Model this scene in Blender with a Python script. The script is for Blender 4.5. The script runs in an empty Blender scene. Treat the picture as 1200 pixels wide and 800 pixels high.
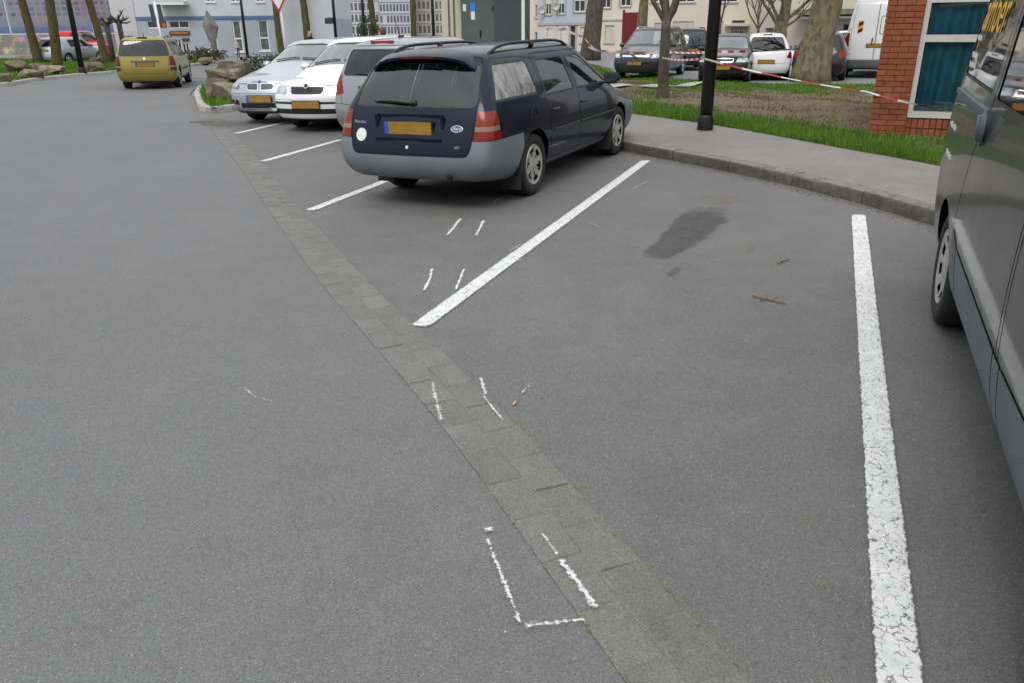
import bpy, bmesh, math, random
import numpy as np
from mathutils import Vector, Matrix, Euler
from mathutils.bvhtree import BVHTree
from mathutils.geometry import barycentric_transform

random.seed(7)
rng = np.random.default_rng(7)
scene = bpy.context.scene
COL = scene.collection
R = math.radians

# ------------------------------------------------------------------ camera
F_PX, PITCH, ROLL, EYE = 915.0, R(21.77), R(-0.5), 1.65
_f = Vector((0, math.cos(PITCH), -math.sin(PITCH)))
_u0 = Vector((0, math.sin(PITCH), math.cos(PITCH)))
_r0 = Vector((1, 0, 0))
CAM_R = _r0 * math.cos(ROLL) + _u0 * math.sin(ROLL)
CAM_U = -_r0 * math.sin(ROLL) + _u0 * math.cos(ROLL)
CAM_F = _f
cam_data = bpy.data.cameras.new('camera')
cam = bpy.data.objects.new('camera', cam_data)
COL.objects.link(cam)
m = Matrix((CAM_R, CAM_U, -CAM_F)).transposed().to_4x4()
m.translation = Vector((0, 0, EYE))
cam.matrix_world = m
cam_data.sensor_width = 36.0
cam_data.lens = F_PX / 1200.0 * 36.0
cam_data.clip_start = 0.05
cam_data.clip_end = 1500
scene.camera = cam

# ------------------------------------------------------------------ sky, sun, exposure
SUN_ELEV, SUN_AZ = R(52), R(200)      # azimuth clockwise from +Y
world = bpy.data.worlds.new('World')
scene.world = world
world.use_nodes = True
wn = world.node_tree.nodes
wl = world.node_tree.links
wn.clear()
w_out = wn.new('ShaderNodeOutputWorld')
w_bg = wn.new('ShaderNodeBackground')
w_sky = wn.new('ShaderNodeTexSky')
w_sky.sky_type = 'NISHITA'
w_sky.sun_disc = False
w_sky.sun_elevation = SUN_ELEV
w_sky.sun_rotation = SUN_AZ
w_sky.air_density = 1.2
w_sky.dust_density = 1.6
w_sky.ozone_density = 1.0
w_hsv = wn.new('ShaderNodeHueSaturation')
w_hsv.inputs['Saturation'].default_value = 0.28
w_bg.inputs['Strength'].default_value = 0.15
wl.new(w_sky.outputs[0], w_hsv.inputs['Color'])
# a closed cloud deck under that sky: overcast luminance, brighter towards the zenith, softly mottled
w_tc = wn.new('ShaderNodeTexCoord')
w_sep = wn.new('ShaderNodeSeparateXYZ')
wl.new(w_tc.outputs['Generated'], w_sep.inputs[0])
w_grad = wn.new('ShaderNodeMath')
w_grad.operation = 'MULTIPLY_ADD'
w_grad.inputs[1].default_value = 5.6
w_grad.inputs[2].default_value = 2.8
w_clamp = wn.new('ShaderNodeMath')
w_clamp.operation = 'MAXIMUM'
w_clamp.inputs[1].default_value = 0.0
wl.new(w_sep.outputs[2], w_clamp.inputs[0])
wl.new(w_clamp.outputs[0], w_grad.inputs[0])
w_noise = wn.new('ShaderNodeTexNoise')
w_noise.inputs['Scale'].default_value = 2.6
w_noise.inputs['Detail'].default_value = 6
wl.new(w_tc.outputs['Generated'], w_noise.inputs['Vector'])
w_ramp = wn.new('ShaderNodeValToRGB')
w_ramp.color_ramp.elements[0].position = 0.3
w_ramp.color_ramp.elements[0].color = (0.72, 0.77, 0.85, 1)
w_ramp.color_ramp.elements[1].position = 0.7
w_ramp.color_ramp.elements[1].color = (1.22, 1.22, 1.20, 1)
wl.new(w_noise.outputs['Fac'], w_ramp.inputs[0])
w_mul = wn.new('ShaderNodeMix')
w_mul.data_type = 'RGBA'
w_mul.blend_type = 'MULTIPLY'
w_mul.inputs[0].default_value = 1.0
wl.new(w_grad.outputs[0], w_mul.inputs[6])
wl.new(w_ramp.outputs[0], w_mul.inputs[7])
w_mix = wn.new('ShaderNodeMix')
w_mix.data_type = 'RGBA'
w_mix.inputs[0].default_value = 0.85
wl.new(w_hsv.outputs[0], w_mix.inputs[6])
wl.new(w_mul.outputs[2], w_mix.inputs[7])
wl.new(w_mix.outputs[2], w_bg.inputs[0])
wl.new(w_bg.outputs[0], w_out.inputs[0])
sd = bpy.data.lights.new('sun', 'SUN')
sd.energy = 1.1
sd.angle = R(25)
sd.color = (1.0, 0.96, 0.9)
sun = bpy.data.objects.new('sun', sd)
COL.objects.link(sun)
sv = Vector((math.sin(SUN_AZ) * math.cos(SUN_ELEV), math.cos(SUN_AZ) * math.cos(SUN_ELEV), math.sin(SUN_ELEV)))
sun.rotation_euler = sv.to_track_quat('Z', 'Y').to_euler()
sun.location = sv * 40
scene.view_settings.view_transform = 'Standard'
scene.view_settings.look = 'None'
scene.view_settings.gamma = 1.0
scene.view_settings.use_curve_mapping = False
scene.view_settings.exposure = 0.48
scene.cycles.max_bounces = 8
scene.cycles.transparent_max_bounces = 12
scene.cycles.caustics_reflective = False
scene.cycles.caustics_refractive = False


def ray_dir(x, y):
    return CAM_F * F_PX + CAM_R * (x - 600) + CAM_U * (400 - y)


def px(x, y, z=0.0):
    """the point at height z under photograph pixel (x, y)"""
    d = ray_dir(x, y)
    t = (z - EYE) / d.z
    return Vector((d.x * t, d.y * t, z))


def px_at(x, y, dist):
    """the point at ground distance Y = dist under photograph pixel (x, y)"""
    d = ray_dir(x, y)
    t = dist / d.y
    return Vector((d.x * t, dist, EYE + d.z * t))


# ------------------------------------------------------------------ materials
def srgb(r, g, b):
    f = lambda c: (c / 255 / 12.92) if c / 255 <= 0.04045 else ((c / 255 + 0.055) / 1.055) ** 2.4
    return (f(r), f(g), f(b))


MATS = {}


def new_mat(name):
    m = bpy.data.materials.new(name)
    m.use_nodes = True
    nt = m.node_tree
    nt.nodes.clear()
    out = nt.nodes.new('ShaderNodeOutputMaterial')
    MATS[name] = m
    return m, nt, out


class N:
    """tiny node-graph helper"""
    def __init__(self, nt):
        self.nt = nt
        self.geo = nt.nodes.new('ShaderNodeNewGeometry')
        self.tc = nt.nodes.new('ShaderNodeTexCoord')

    def link(self, a, b):
        self.nt.links.new(a, b)

    def noise(self, scale, detail=4, rough=0.55, vec=None, dist=0.0):
        n = self.nt.nodes.new('ShaderNodeTexNoise')
        n.inputs['Scale'].default_value = scale
        n.inputs['Detail'].default_value = detail
        n.inputs['Roughness'].default_value = rough
        n.inputs['Distortion'].default_value = dist
        self.link(vec or self.geo.outputs['Position'], n.inputs['Vector'])
        return n.outputs['Fac']

    def vor(self, scale, feature='F1', out='Distance', vec=None, rand=1.0):
        n = self.nt.nodes.new('ShaderNodeTexVoronoi')
        n.feature = feature
        n.inputs['Scale'].default_value = scale
        n.inputs['Randomness'].default_value = rand
        self.link(vec or self.geo.outputs['Position'], n.inputs['Vector'])
        return n.outputs[out]

    def ramp(self, fac, stops, interp='LINEAR'):
        n = self.nt.nodes.new('ShaderNodeValToRGB')
        n.color_ramp.interpolation = interp
        els = n.color_ramp.elements
        while len(els) < len(stops):
            els.new(0.5)
        for e, (p, c) in zip(els, stops):
            e.position = p
            e.color = (c, c, c, 1) if not isinstance(c, (tuple, list)) else (*c[:3], 1)
        self.link(fac, n.inputs[0])
        return n.outputs[0]

    def mix(self, fac, a, b, mode='MIX'):
        n = self.nt.nodes.new('ShaderNodeMix')
        n.data_type = 'RGBA'
        n.blend_type = mode
        for k, v in ((0, fac), (6, a), (7, b)):
            sock = n.inputs[k]
            if isinstance(v, (int, float)):
                sock.default_value = v if k == 0 else (v, v, v, 1)
            elif isinstance(v, (tuple, list)):
                sock.default_value = (*v[:3], 1)
            else:
                self.link(v, sock)
        return n.outputs[2]

    def math(self, op, a, b=0.0):
        n = self.nt.nodes.new('ShaderNodeMath')
        n.operation = op
        for s, v in ((n.inputs[0], a), (n.inputs[1], b)):
            if isinstance(v, (int, float)):
                s.default_value = v
            else:
                self.link(v, s)
        return n.outputs[0]

    def sep(self, vec=None):
        n = self.nt.nodes.new('ShaderNodeSeparateXYZ')
        self.link(vec or self.geo.outputs['Position'], n.inputs[0])
        return n.outputs

    def mapping(self, scale=(1, 1, 1), loc=(0, 0, 0), rot=(0, 0, 0), vec=None):
        n = self.nt.nodes.new('ShaderNodeMapping')
        n.inputs['Scale'].default_value = scale
        n.inputs['Location'].default_value = loc
        n.inputs['Rotation'].default_value = rot
        self.link(vec or self.geo.outputs['Position'], n.inputs['Vector'])
        return n.outputs[0]

    def attr(self, name):
        n = self.nt.nodes.new('ShaderNodeAttribute')
        n.attribute_name = name
        return n.outputs

    def bump(self, h, strength=0.3, dist=0.01):
        n = self.nt.nodes.new('ShaderNodeBump')
        n.inputs['Strength'].default_value = strength
        n.inputs['Distance'].default_value = dist
        self.link(h, n.inputs['Height'])
        return n.outputs[0]

    def bsdf(self, color, rough=0.6, metallic=0.0, normal=None, coat=0.0, spec=0.5):
        n = self.nt.nodes.new('ShaderNodeBsdfPrincipled')
        for k, v in (('Base Color', color), ('Roughness', rough), ('Metallic', metallic), ('Coat Weight', coat), ('Specular IOR Level', spec)):
            s = n.inputs[k]
            if isinstance(v, (int, float)):
                if k == 'Base Color':
                    s.default_value = (v, v, v, 1)
                else:
                    s.default_value = v
            elif isinstance(v, (tuple, list)):
                s.default_value = (*v[:3], 1)
            else:
                self.link(v, s)
        if 'Coat Roughness' in n.inputs:
            n.inputs['Coat Roughness'].default_value = 0.04
        if normal:
            self.link(normal, n.inputs['Normal'])
        return n


def mat_simple(name, col, rough=0.6, metallic=0.0, coat=0.0, var=0.12, scale=6.0, bump=0.0, bscale=60, spec=0.5):
    if name in MATS:
        return MATS[name]
    m, nt, out = new_mat(name)
    g = N(nt)
    nz = g.noise(scale, 5)
    lo = tuple(c * (1 - var) for c in col)
    hi = tuple(min(1, c * (1 + var)) for c in col)
    c = g.ramp(nz, [(0.3, lo), (0.7, hi)])
    nrm = g.bump(g.noise(bscale, 4), bump, 0.01) if bump else None
    b = g.bsdf(c, rough, metallic, nrm, coat, spec)
    g.link(b.outputs[0], out.inputs[0])
    return m


def mat_asphalt(name, base, light=1.0, tint=(1, 1, 1), patch=0.10, gloss=0.75):
    m, nt, out = new_mat(name)
    g = N(nt)
    big = g.noise(0.35, 4)
    med = g.noise(3.0, 6, 0.65)
    fine = g.noise(210, 3, 0.7)
    vcol = g.vor(230, out='Color')
    sp = nt.nodes.new('ShaderNodeSeparateColor')
    g.link(vcol, sp.inputs[0])
    agg = g.ramp(sp.outputs[0], [(0.0, 0.72), (0.5, 0.98), (0.8, 1.06), (0.94, 1.18), (1.0, 1.6)])
    base_c = tuple(base * t for t in tint)
    c = g.mix(1.0, base_c, agg, 'MULTIPLY')
    c = g.mix(1.0, c, g.ramp(fine, [(0.25, 0.82), (0.75, 1.18)]), 'MULTIPLY')
    c = g.mix(1.0, c, g.ramp(med, [(0.3, 1 - patch * 0.8), (0.7, 1 + patch * 0.8)]), 'MULTIPLY')
    c = g.mix(1.0, c, g.ramp(big, [(0.3, 1 - patch), (0.7, 1 + patch)]), 'MULTIPLY')
    # sparse bright chips of stone and dark spots
    v2 = g.vor(30, out='Distance')
    v2c = g.vor(30, out='Color')
    s2 = nt.nodes.new('ShaderNodeSeparateColor')
    g.link(v2c, s2.inputs[0])
    chip = g.math('MULTIPLY', g.ramp(v2, [(0.06, 1.0), (0.09, 0.0)]), g.ramp(s2.outputs[1], [(0.88, 0.0), (0.9, 1.0)]))
    c = g.mix(g.math('MULTIPLY', chip, 0.8), c, (0.42, 0.41, 0.39))
    pit = g.math('MULTIPLY', g.ramp(v2, [(0.05, 1.0), (0.09, 0.0)]), g.ramp(s2.outputs[2], [(0.70, 0.0), (0.76, 1.0)]))
    c = g.mix(g.math('MULTIPLY', pit, 0.9), c, (0.02, 0.02, 0.02))
    v3 = g.vor(75, out='Distance')
    s3 = nt.nodes.new('ShaderNodeSeparateColor')
    g.link(g.vor(75, out='Color'), s3.inputs[0])
    spk = g.math('MULTIPLY', g.ramp(v3, [(0.12, 1.0), (0.2, 0.0)]), g.ramp(s3.outputs[0], [(0.90, 0.0), (0.93, 1.0)]))
    c = g.mix(g.math('MULTIPLY', spk, 0.6), c, (0.46, 0.45, 0.43))
    spk = g.math('MULTIPLY', g.ramp(v3, [(0.16, 1.0), (0.26, 0.0)]), g.ramp(s3.outputs[1], [(0.86, 0.0), (0.9, 1.0)]))
    c = g.mix(g.math('MULTIPLY', spk, 0.6), c, (0.035, 0.035, 0.035))
    h = g.math('ADD', g.vor(230), g.math('MULTIPLY', fine, 0.6))
    b = g.bsdf(c, gloss, 0, g.bump(h, 0.30, 0.004), spec=0.35)
    g.link(b.outputs[0], out.inputs[0])
    return m


def mat_paint_line(name):
    """worn road paint: the asphalt shows through cracks and pits"""
    m, nt, out = new_mat(name)
    g = N(nt)
    warp = nt.nodes.new('ShaderNodeVectorMath')
    warp.operation = 'MULTIPLY_ADD'
    nzv = nt.nodes.new('ShaderNodeTexNoise')
    nzv.inputs['Scale'].default_value = 45
    nzv.inputs['Detail'].default_value = 4
    g.link(g.geo.outputs['Position'], nzv.inputs['Vector'])
    g.link(nzv.outputs['Color'], warp.inputs[0])
    warp.inputs[1].default_value = (.022, .022, .022)
    g.link(g.geo.outputs['Position'], warp.inputs[2])
    a = g.vor(30, 'DISTANCE_TO_EDGE', vec=warp.outputs[0])
    a2 = g.noise(9, 5, 0.7)
    crack = g.math('MULTIPLY', g.ramp(a, [(0.01, 1), (0.06, 0)]), g.ramp(g.noise(30, 4, .7), [(0.46, 0), (0.56, 1)]))
    pits = g.ramp(g.noise(75, 4, 0.75), [(0.58, 0), (0.63, 1)])
    pits = g.math('MULTIPLY', pits, g.ramp(g.noise(2.2, 4), [(0.40, 0.15), (0.6, 1)]))
    edge = g.attr('edge')[2]
    er = g.math('ADD', edge, g.math('MULTIPLY', g.math('SUBTRACT', g.noise(38, 4, 0.7), 0.5), 0.55))
    wear_edge = g.ramp(er, [(0.88, 0), (0.95, 1)])
    k = g.math('MAXIMUM', g.math('MAXIMUM', crack, pits), wear_edge)
    col = g.mix(k, g.ramp(g.noise(14, 5), [(0.3, (0.56, 0.57, 0.57)), (0.7, (0.68, 0.68, 0.67))]), (0.09, 0.09, 0.09))
    b = g.bsdf(col, 0.7, 0, g.bump(g.math('SUBTRACT', g.noise(160, 3), k), 0.4, 0.004))
    g.link(b.outputs[0], out.inputs[0])
    return m


def mat_chalk(name, keep=0.5):
    """sprayed chalk: broken up, so the paving shows between the grains"""
    m, nt, out = new_mat(name)
    g = N(nt)
    edge = g.attr('edge')[2]
    n = g.noise(95, 5, 0.8)
    k = g.math('SUBTRACT', g.math('ADD', n, g.math('MULTIPLY', g.noise(16, 3), 0.35)), g.math('MULTIPLY', edge, 0.38))
    k = g.math('MULTIPLY', g.ramp(k, [(keep - .03, 0), (keep + 0.06, 1)]), .9)
    b = g.bsdf(g.ramp(n, [(0.4, 0.62), (0.7, 0.74)]), 0.9)
    t = nt.nodes.new('ShaderNodeBsdfTransparent')
    mx = nt.nodes.new('ShaderNodeMixShader')
    g.link(k, mx.inputs[0])
    g.link(t.outputs[0], mx.inputs[1])
    g.link(b.outputs[0], mx.inputs[2])
    g.link(mx.outputs[0], out.inputs[0])
    return m


def mat_stain(name, col, keep=0.5, amount=0.8, scale=5, rag=1.3):
    m, nt, out = new_mat(name)
    g = N(nt)
    edge = g.attr('edge')[2]
    k = g.math('ADD', g.math('SUBTRACT', 1.0, edge), g.math('MULTIPLY', g.math('SUBTRACT', g.noise(scale, 6, 0.65), 0.5), rag))
    k = g.ramp(k, [(keep, 0), (keep + 0.16, 1)])
    k = g.math('MULTIPLY', k, g.ramp(g.noise(60, 4), [(0.3, amount * 0.75), (0.7, amount)]))
    k = g.math('MULTIPLY', k, g.ramp(g.noise(7, 4), [(0.3, 0.7), (0.65, 1.0)]))
    b = g.bsdf(col, 0.55)
    t = nt.nodes.new('ShaderNodeBsdfTransparent')
    mx = nt.nodes.new('ShaderNodeMixShader')
    g.link(k, mx.inputs[0])
    g.link(t.outputs[0], mx.inputs[1])
    g.link(b.outputs[0], mx.inputs[2])
    g.link(mx.outputs[0], out.inputs[0])
    return m


def mat_stone(name, col, var=0.25, scale=3.0, grain=150, bump=0.5, dirt=(0.05, 0.045, 0.035), dirt_amt=0.5, upright_amt=0.0):
    m, nt, out = new_mat(name)
    g = N(nt)
    oi = nt.nodes.new('ShaderNodeObjectInfo')
    nz = g.noise(scale, 7, 0.65)
    c = g.ramp(nz, [(0.25, tuple(x * (1 - var) for x in col)), (0.75, tuple(min(1, x * (1 + var)) for x in col))])
    c = g.mix(1.0, c, g.ramp(g.noise(grain, 3, 0.7), [(0.25, 0.6), (0.5, 1.0), (0.78, 1.5)]), 'MULTIPLY')
    c = g.mix(1.0, c, g.ramp(oi.outputs['Random'], [(0, 0.93), (1, 1.07)]), 'MULTIPLY')
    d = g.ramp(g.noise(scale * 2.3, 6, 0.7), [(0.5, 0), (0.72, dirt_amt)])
    if upright_amt:  # upright faces take more of the dark colour, broken up by noise
        up = g.ramp(g.sep(g.geo.outputs['Normal'])[2], [(0.2, upright_amt), (0.8, 0)])
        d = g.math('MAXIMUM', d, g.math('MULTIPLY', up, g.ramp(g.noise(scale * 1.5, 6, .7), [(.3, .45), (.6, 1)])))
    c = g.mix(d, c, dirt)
    b = g.bsdf(c, 0.82, 0, g.bump(g.math('ADD', g.noise(grain, 3), g.noise(scale * 6, 6)), bump, 0.012), spec=0.3)
    g.link(b.outputs[0], out.inputs[0])
    return m


def mat_paint(name, col, metallic=0.0, rough=0.38, flake=0.0, dust=0.12, coat_rough=0.05, coat=0.8):
    """car paint under a clear coat with a film of road dust; bare dark trim on the inside"""
    m, nt, out = new_mat(name)
    g = N(nt)
    z = g.sep(g.tc.outputs['Object'])[2]
    nz = g.noise(2.5, 6, 0.65)
    dz = g.math('MULTIPLY', g.ramp(z, [(0.15, 1.0), (0.8, 0.25)]), g.ramp(nz, [(0.3, 0.4), (0.7, 1.3)]))
    dz = g.math('MULTIPLY', dz, dust)
    c = g.mix(dz, col, (0.20, 0.19, 0.17))
    if flake:
        c = g.mix(1.0, c, g.ramp(g.noise(900, 2), [(0.35, 1 - flake), (0.65, 1 + flake)]), 'MULTIPLY')
    rg = g.ramp(nz, [(0.3, rough * 0.85), (0.7, min(1, rough * 1.25))])
    b = g.bsdf(c, rg, metallic, None, coat, 0.12)
    b.inputs['Coat Roughness'].default_value = coat_rough
    b.inputs['Coat IOR'].default_value = 1.42
    b2 = g.bsdf((0.03, 0.03, 0.032), 0.8)
    mx = nt.nodes.new('ShaderNodeMixShader')
    g.link(g.geo.outputs['Backfacing'], mx.inputs[0])
    g.link(b.outputs[0], mx.inputs[1])
    g.link(b2.outputs[0], mx.inputs[2])
    g.link(mx.outputs[0], out.inputs[0])
    return m


def mat_glass(name, tint=(0.55, 0.62, 0.60), film=0.03, streak=0.0, refl=1.0):
    m, nt, out = new_mat(name)
    g = N(nt)
    t = nt.nodes.new('ShaderNodeBsdfTransparent')
    t.inputs[0].default_value = (*tint, 1)
    gl = nt.nodes.new('ShaderNodeBsdfGlossy')
    gl.inputs['Roughness'].default_value = 0.03
    gl.inputs['Color'].default_value = (0.95, 0.97, 1.0, 1)
    fr = nt.nodes.new('ShaderNodeFresnel')
    fr.inputs[0].default_value = 1.55
    mx = nt.nodes.new('ShaderNodeMixShader')
    g.link(g.math('MULTIPLY', fr.outputs[0], refl), mx.inputs[0])
    g.link(t.outputs[0], mx.inputs[1])
    g.link(gl.outputs[0], mx.inputs[2])
    last = mx.outputs[0]
    d = nt.nodes.new('ShaderNodeBsdfDiffuse')
    d.inputs[0].default_value = (0.45, 0.45, 0.43, 1)
    mx2 = nt.nodes.new('ShaderNodeMixShader')
    if streak:
        f = g.ramp(g.noise(6, 6, 0.7, g.mapping((1, 1, 0.3), vec=g.tc.outputs['Object']), 1.5), [(0.35, film), (0.7, streak)])
    else:
        f = g.ramp(g.noise(4, 5), [(0.3, film * 0.5), (0.7, film * 1.5)])
    g.link(f, mx2.inputs[0])
    g.link(last, mx2.inputs[1])
    g.link(d.outputs[0], mx2.inputs[2])
    g.link(mx2.outputs[0], out.inputs[0])
    return m


def mat_brick_far(name, col):
    return mat_simple(name, col, 0.85, var=0.25, scale=30, bump=0.3, bscale=40)


def mat_grass(name, c1, c2, c3):
    m, nt, out = new_mat(name)
    g = N(nt)
    a = g.attr('rnd')[2]
    c = g.ramp(a, [(0.0, c1), (0.55, c2), (1.0, c3)])
    c = g.mix(1.0, c, g.ramp(g.noise(1.3, 4), [(0.3, 0.75), (0.7, 1.2)]), 'MULTIPLY')
    d = nt.nodes.new('ShaderNodeBsdfDiffuse')
    tr = nt.nodes.new('ShaderNodeBsdfTranslucent')
    g.link(c, d.inputs[0])
    g.link(c, tr.inputs[0])
    mx = nt.nodes.new('ShaderNodeMixShader')
    mx.inputs[0].default_value = 0.35
    g.link(d.outputs[0], mx.inputs[1])
    g.link(tr.outputs[0], mx.inputs[2])
    g.link(mx.outputs[0], out.inputs[0])
    return m


def mat_bark(name, c_dark, c_light, plates=False):
    m, nt, out = new_mat(name)
    g = N(nt)
    v = g.mapping((1, 1, 0.35), vec=g.tc.outputs['Object'])
    n1 = g.noise(9, 7, 0.7, v)
    if plates:
        n2 = g.vor(9.0, 'F1', 'Color', vec=g.mapping((1, 1, 0.55), vec=g.tc.outputs['Object']))
        s = nt.nodes.new('ShaderNodeSeparateColor')
        g.link(n2, s.inputs[0])
        k = g.math('ADD', g.math('MULTIPLY', s.outputs[0], 0.6), g.math('MULTIPLY', n1, 0.5))
        c = g.ramp(k, [(0.2, c_dark), (0.45, tuple((a + b) / 2 for a, b in zip(c_dark, c_light))), (0.62, c_light), (0.85, tuple(x * 0.75 for x in c_light))])
    else:
        c = g.ramp(n1, [(0.3, c_dark), (0.7, c_light)])
    b = g.bsdf(c, 0.9, 0, g.bump(g.noise(22, 6, 0.7, v), 0.8, 0.03), spec=0.2)
    g.link(b.outputs[0], out.inputs[0])
    return m


mat_asphalt('asphalt_road', 0.142, tint=(1.0, 1.0, 1.0), patch=0.07)
mat_asphalt('asphalt_bay', 0.132, tint=(1.02, 1.0, 0.975), patch=0.10)
mat_asphalt('asphalt_path', 0.185, tint=(1.06, 1.0, 0.91), patch=0.13)
mat_asphalt('asphalt_far', 0.20, tint=(1.0, 1.0, 1.02), patch=0.10)
mat_paint_line('line_paint')
mat_chalk('chalk', 0.605)
mat_chalk('chalk_dense', 0.54)
mat_stain('oil_stain', (0.030, 0.029, 0.028), 0.20, 0.50, 3.0, 0.9)
mat_stain('faint_stain', (0.035, 0.033, 0.03), 0.40, 0.34, 12)
mat_stain('dust_stain', (0.21, 0.17, 0.12), 0.62, 0.45, 9)
mat_stone('granite_sett', (0.158, 0.157, 0.149), 0.14, 4.0, 120, 0.45, (0.12, 0.115, 0.105), 0.25)
mat_stone('joint_sand', (0.182, 0.175, 0.155), 0.2, 8, 160, 0.5)
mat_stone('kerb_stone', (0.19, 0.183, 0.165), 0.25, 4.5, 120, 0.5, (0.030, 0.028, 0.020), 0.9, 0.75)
mat_stone('concrete_kerb', (0.36, 0.35, 0.33), 0.2, 4, 90, 0.35)
mat_stone('boulder', (0.150, 0.125, 0.085), 0.5, 2.6, 30, 1.0, (0.040, 0.045, 0.022), 0.85)
mat_stone('boulder_pale', (0.215, 0.185, 0.135), 0.45, 2.2, 30, 1.0, (0.05, 0.045, 0.025), 0.85)
mat_grass('grass_blade', (0.052, 0.135, 0.015), (0.10, 0.22, 0.027), (0.20, 0.28, 0.07))
mat_grass('grass_dry', (0.07, 0.085, 0.022), (0.13, 0.115, 0.05), (0.20, 0.165, 0.09))
mat_bark('bark_grey', (0.035, 0.03, 0.024), (0.14, 0.125, 0.10))
mat_bark('bark_moss', (0.035, 0.032, 0.014), (0.13, 0.11, 0.05))
mat_bark('bark_plane', (0.085, 0.075, 0.045), (0.20, 0.175, 0.105), True)
mat_simple('tyre_rubber', (0.018, 0.018, 0.019), 0.85, var=0.3, scale=12, bump=0.2)
mat_simple('wheel_silver', (0.42, 0.41, 0.38), 0.42, 0.35, var=0.12, scale=14)
mat_simple('wheel_alloy', (0.55, 0.56, 0.57), 0.3, 0.8, var=0.1)
mat_simple('black_trim', (0.018, 0.018, 0.019), 0.5, var=0.25, scale=9)
mat_simple('seam', (0.006, 0.006, 0.006), 0.8, var=0.1)
mat_simple('underbody', (0.010, 0.010, 0.010), 0.9, var=0.2)
mat_simple('grey_bumper', (0.150, 0.176, 0.200), 0.48, var=0.10, scale=4, bump=0.08, bscale=300)
mat_simple('grey_moulding', (0.10, 0.115, 0.13), 0.5, var=0.12, scale=5, bump=0.1, bscale=250)
mat_simple('lens_red', (0.20, 0.004, 0.004), 0.25, 0, 0.25, spec=0.25, var=0.2, scale=25)
mat_simple('lens_dark_red', (0.10, 0.003, 0.003), 0.25, 0, 0.25, spec=0.25, var=0.2, scale=25)
mat_simple('lens_amber', (0.20, 0.022, 0.005), 0.25, 0, 0.25, spec=0.25, var=0.2, scale=25)
mat_simple('lens_white', (0.24, 0.15, 0.125), 0.25, 0, 0.25, spec=0.25, var=0.15, scale=25)
mat_simple('headlamp', (0.42, 0.44, 0.46), 0.12, 0.55, 1.0, var=0.45, scale=16)
mat_simple('headlamp_dark', (0.08, 0.085, 0.09), 0.12, 0.4, 1.0, var=0.5, scale=12)
mat_simple('grille_grey', (0.11, 0.115, 0.12), 0.4, 0.3, var=0.3, scale=40)
mat_simple('chrome', (0.72, 0.73, 0.74), 0.18, 1.0, var=0.05)
mat_simple('plate_amber', (0.30, 0.165, 0.022), 0.45, var=0.14, scale=12)
mat_simple('plate_blue', (0.03, 0.09, 0.50), 0.4, var=0.1)
mat_simple('seat_cloth', (0.06, 0.065, 0.07), 0.95, var=0.2, scale=15)
mat_simple('seat_pale', (0.20, 0.21, 0.21), 0.95, var=0.2, scale=15)
mat_simple('white_vinyl', (0.75, 0.75, 0.73), 0.5, var=0.05)
mat_simple('yellow_vinyl', (0.72, 0.40, 0.02), 0.45, var=0.06)
mat_simple('badge_blue', (0.02, 0.05, 0.20), 0.25, 0, 0.8, var=0.1)
mat_glass('glass_clear', (0.74, 0.84, 0.79), 0.012)
mat_glass('glass_screen', (0.72, 0.80, 0.78), 0.05, 0.0, 2.4)
mat_glass('glass_room', (0.90, 0.93, 0.92), 0.01)
mat_glass('glass_tinted', (0.46, 0.57, 0.56), 0.010, 0.0, 1.5)
mat_glass('glass_dusty', (0.45, 0.48, 0.5), 0.15, 0.9)
mat_glass('glass_dark', (0.06, 0.065, 0.07), 0.02)
mat_paint('paint_navy', (0.0010, 0.0062, 0.020), 0.0, 0.30, 0.0, 0.010, 0.05, 0.5)
mat_paint('paint_olive', (0.25, 0.205, 0.045), 0.45, 0.38, 0.0, 0.08)
mat_paint('paint_silver', (0.42, 0.45, 0.50), 0.6, 0.34, 0.1, 0.08)
mat_paint('paint_grey', (0.27, 0.29, 0.31), 0.6, 0.36, 0.1, 0.08)
mat_paint('paint_white', (0.72, 0.73, 0.74), 0.0, 0.4, 0.0, 0.05)
mat_paint('paint_anthracite', (0.030, 0.032, 0.038), 0.45, 0.34, 0.1, 0.10)
mat_paint('paint_black', (0.008, 0.009, 0.012), 0.3, 0.3, 0.0, 0.08)
mat_paint('paint_maroon', (0.012, 0.005, 0.007), 0.3, 0.32, 0.0, 0.08)
mat_paint('paint_red', (0.50, 0.012, 0.015), 0.0, 0.38, 0.0, 0.06)
mat_paint('paint_van', (0.052, 0.054, 0.052), 0.0, 0.3, 0.0, 0.12, 0.055, 0.6)
mat_simple('metal_black', (0.012, 0.012, 0.014), 0.42, 0.3, var=0.3, scale=7)
mat_simple('metal_grey', (0.35, 0.36, 0.37), 0.45, 0.6, var=0.15)
mat_simple('white_enamel', (0.72, 0.73, 0.73), 0.45, var=0.06)
mat_simple('red_enamel', (0.50, 0.015, 0.02), 0.45, var=0.08)
mat_simple('sign_back', (0.045, 0.055, 0.065), 0.6, var=0.15)
mat_simple('soil_twig', (0.17, 0.115, 0.06), 0.95, var=0.4, scale=60)


# ------------------------------------------------------------------ object helpers
def link(name, mesh, mat=None, parent=None, smooth=False, **props):
    o = bpy.data.objects.new(name, mesh)
    COL.objects.link(o)
    if mat is not None:
        if isinstance(mat, str):
            mat = MATS[mat]
        if mesh is not None and not len(mesh.materials):
            mesh.materials.append(mat)
    if parent is not None:
        o.parent = parent
    for k, v in props.items():
        o[k] = v
    if smooth and mesh is not None:
        mesh.polygons.foreach_set('use_smooth', [True] * len(mesh.polygons))
    return o


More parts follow.
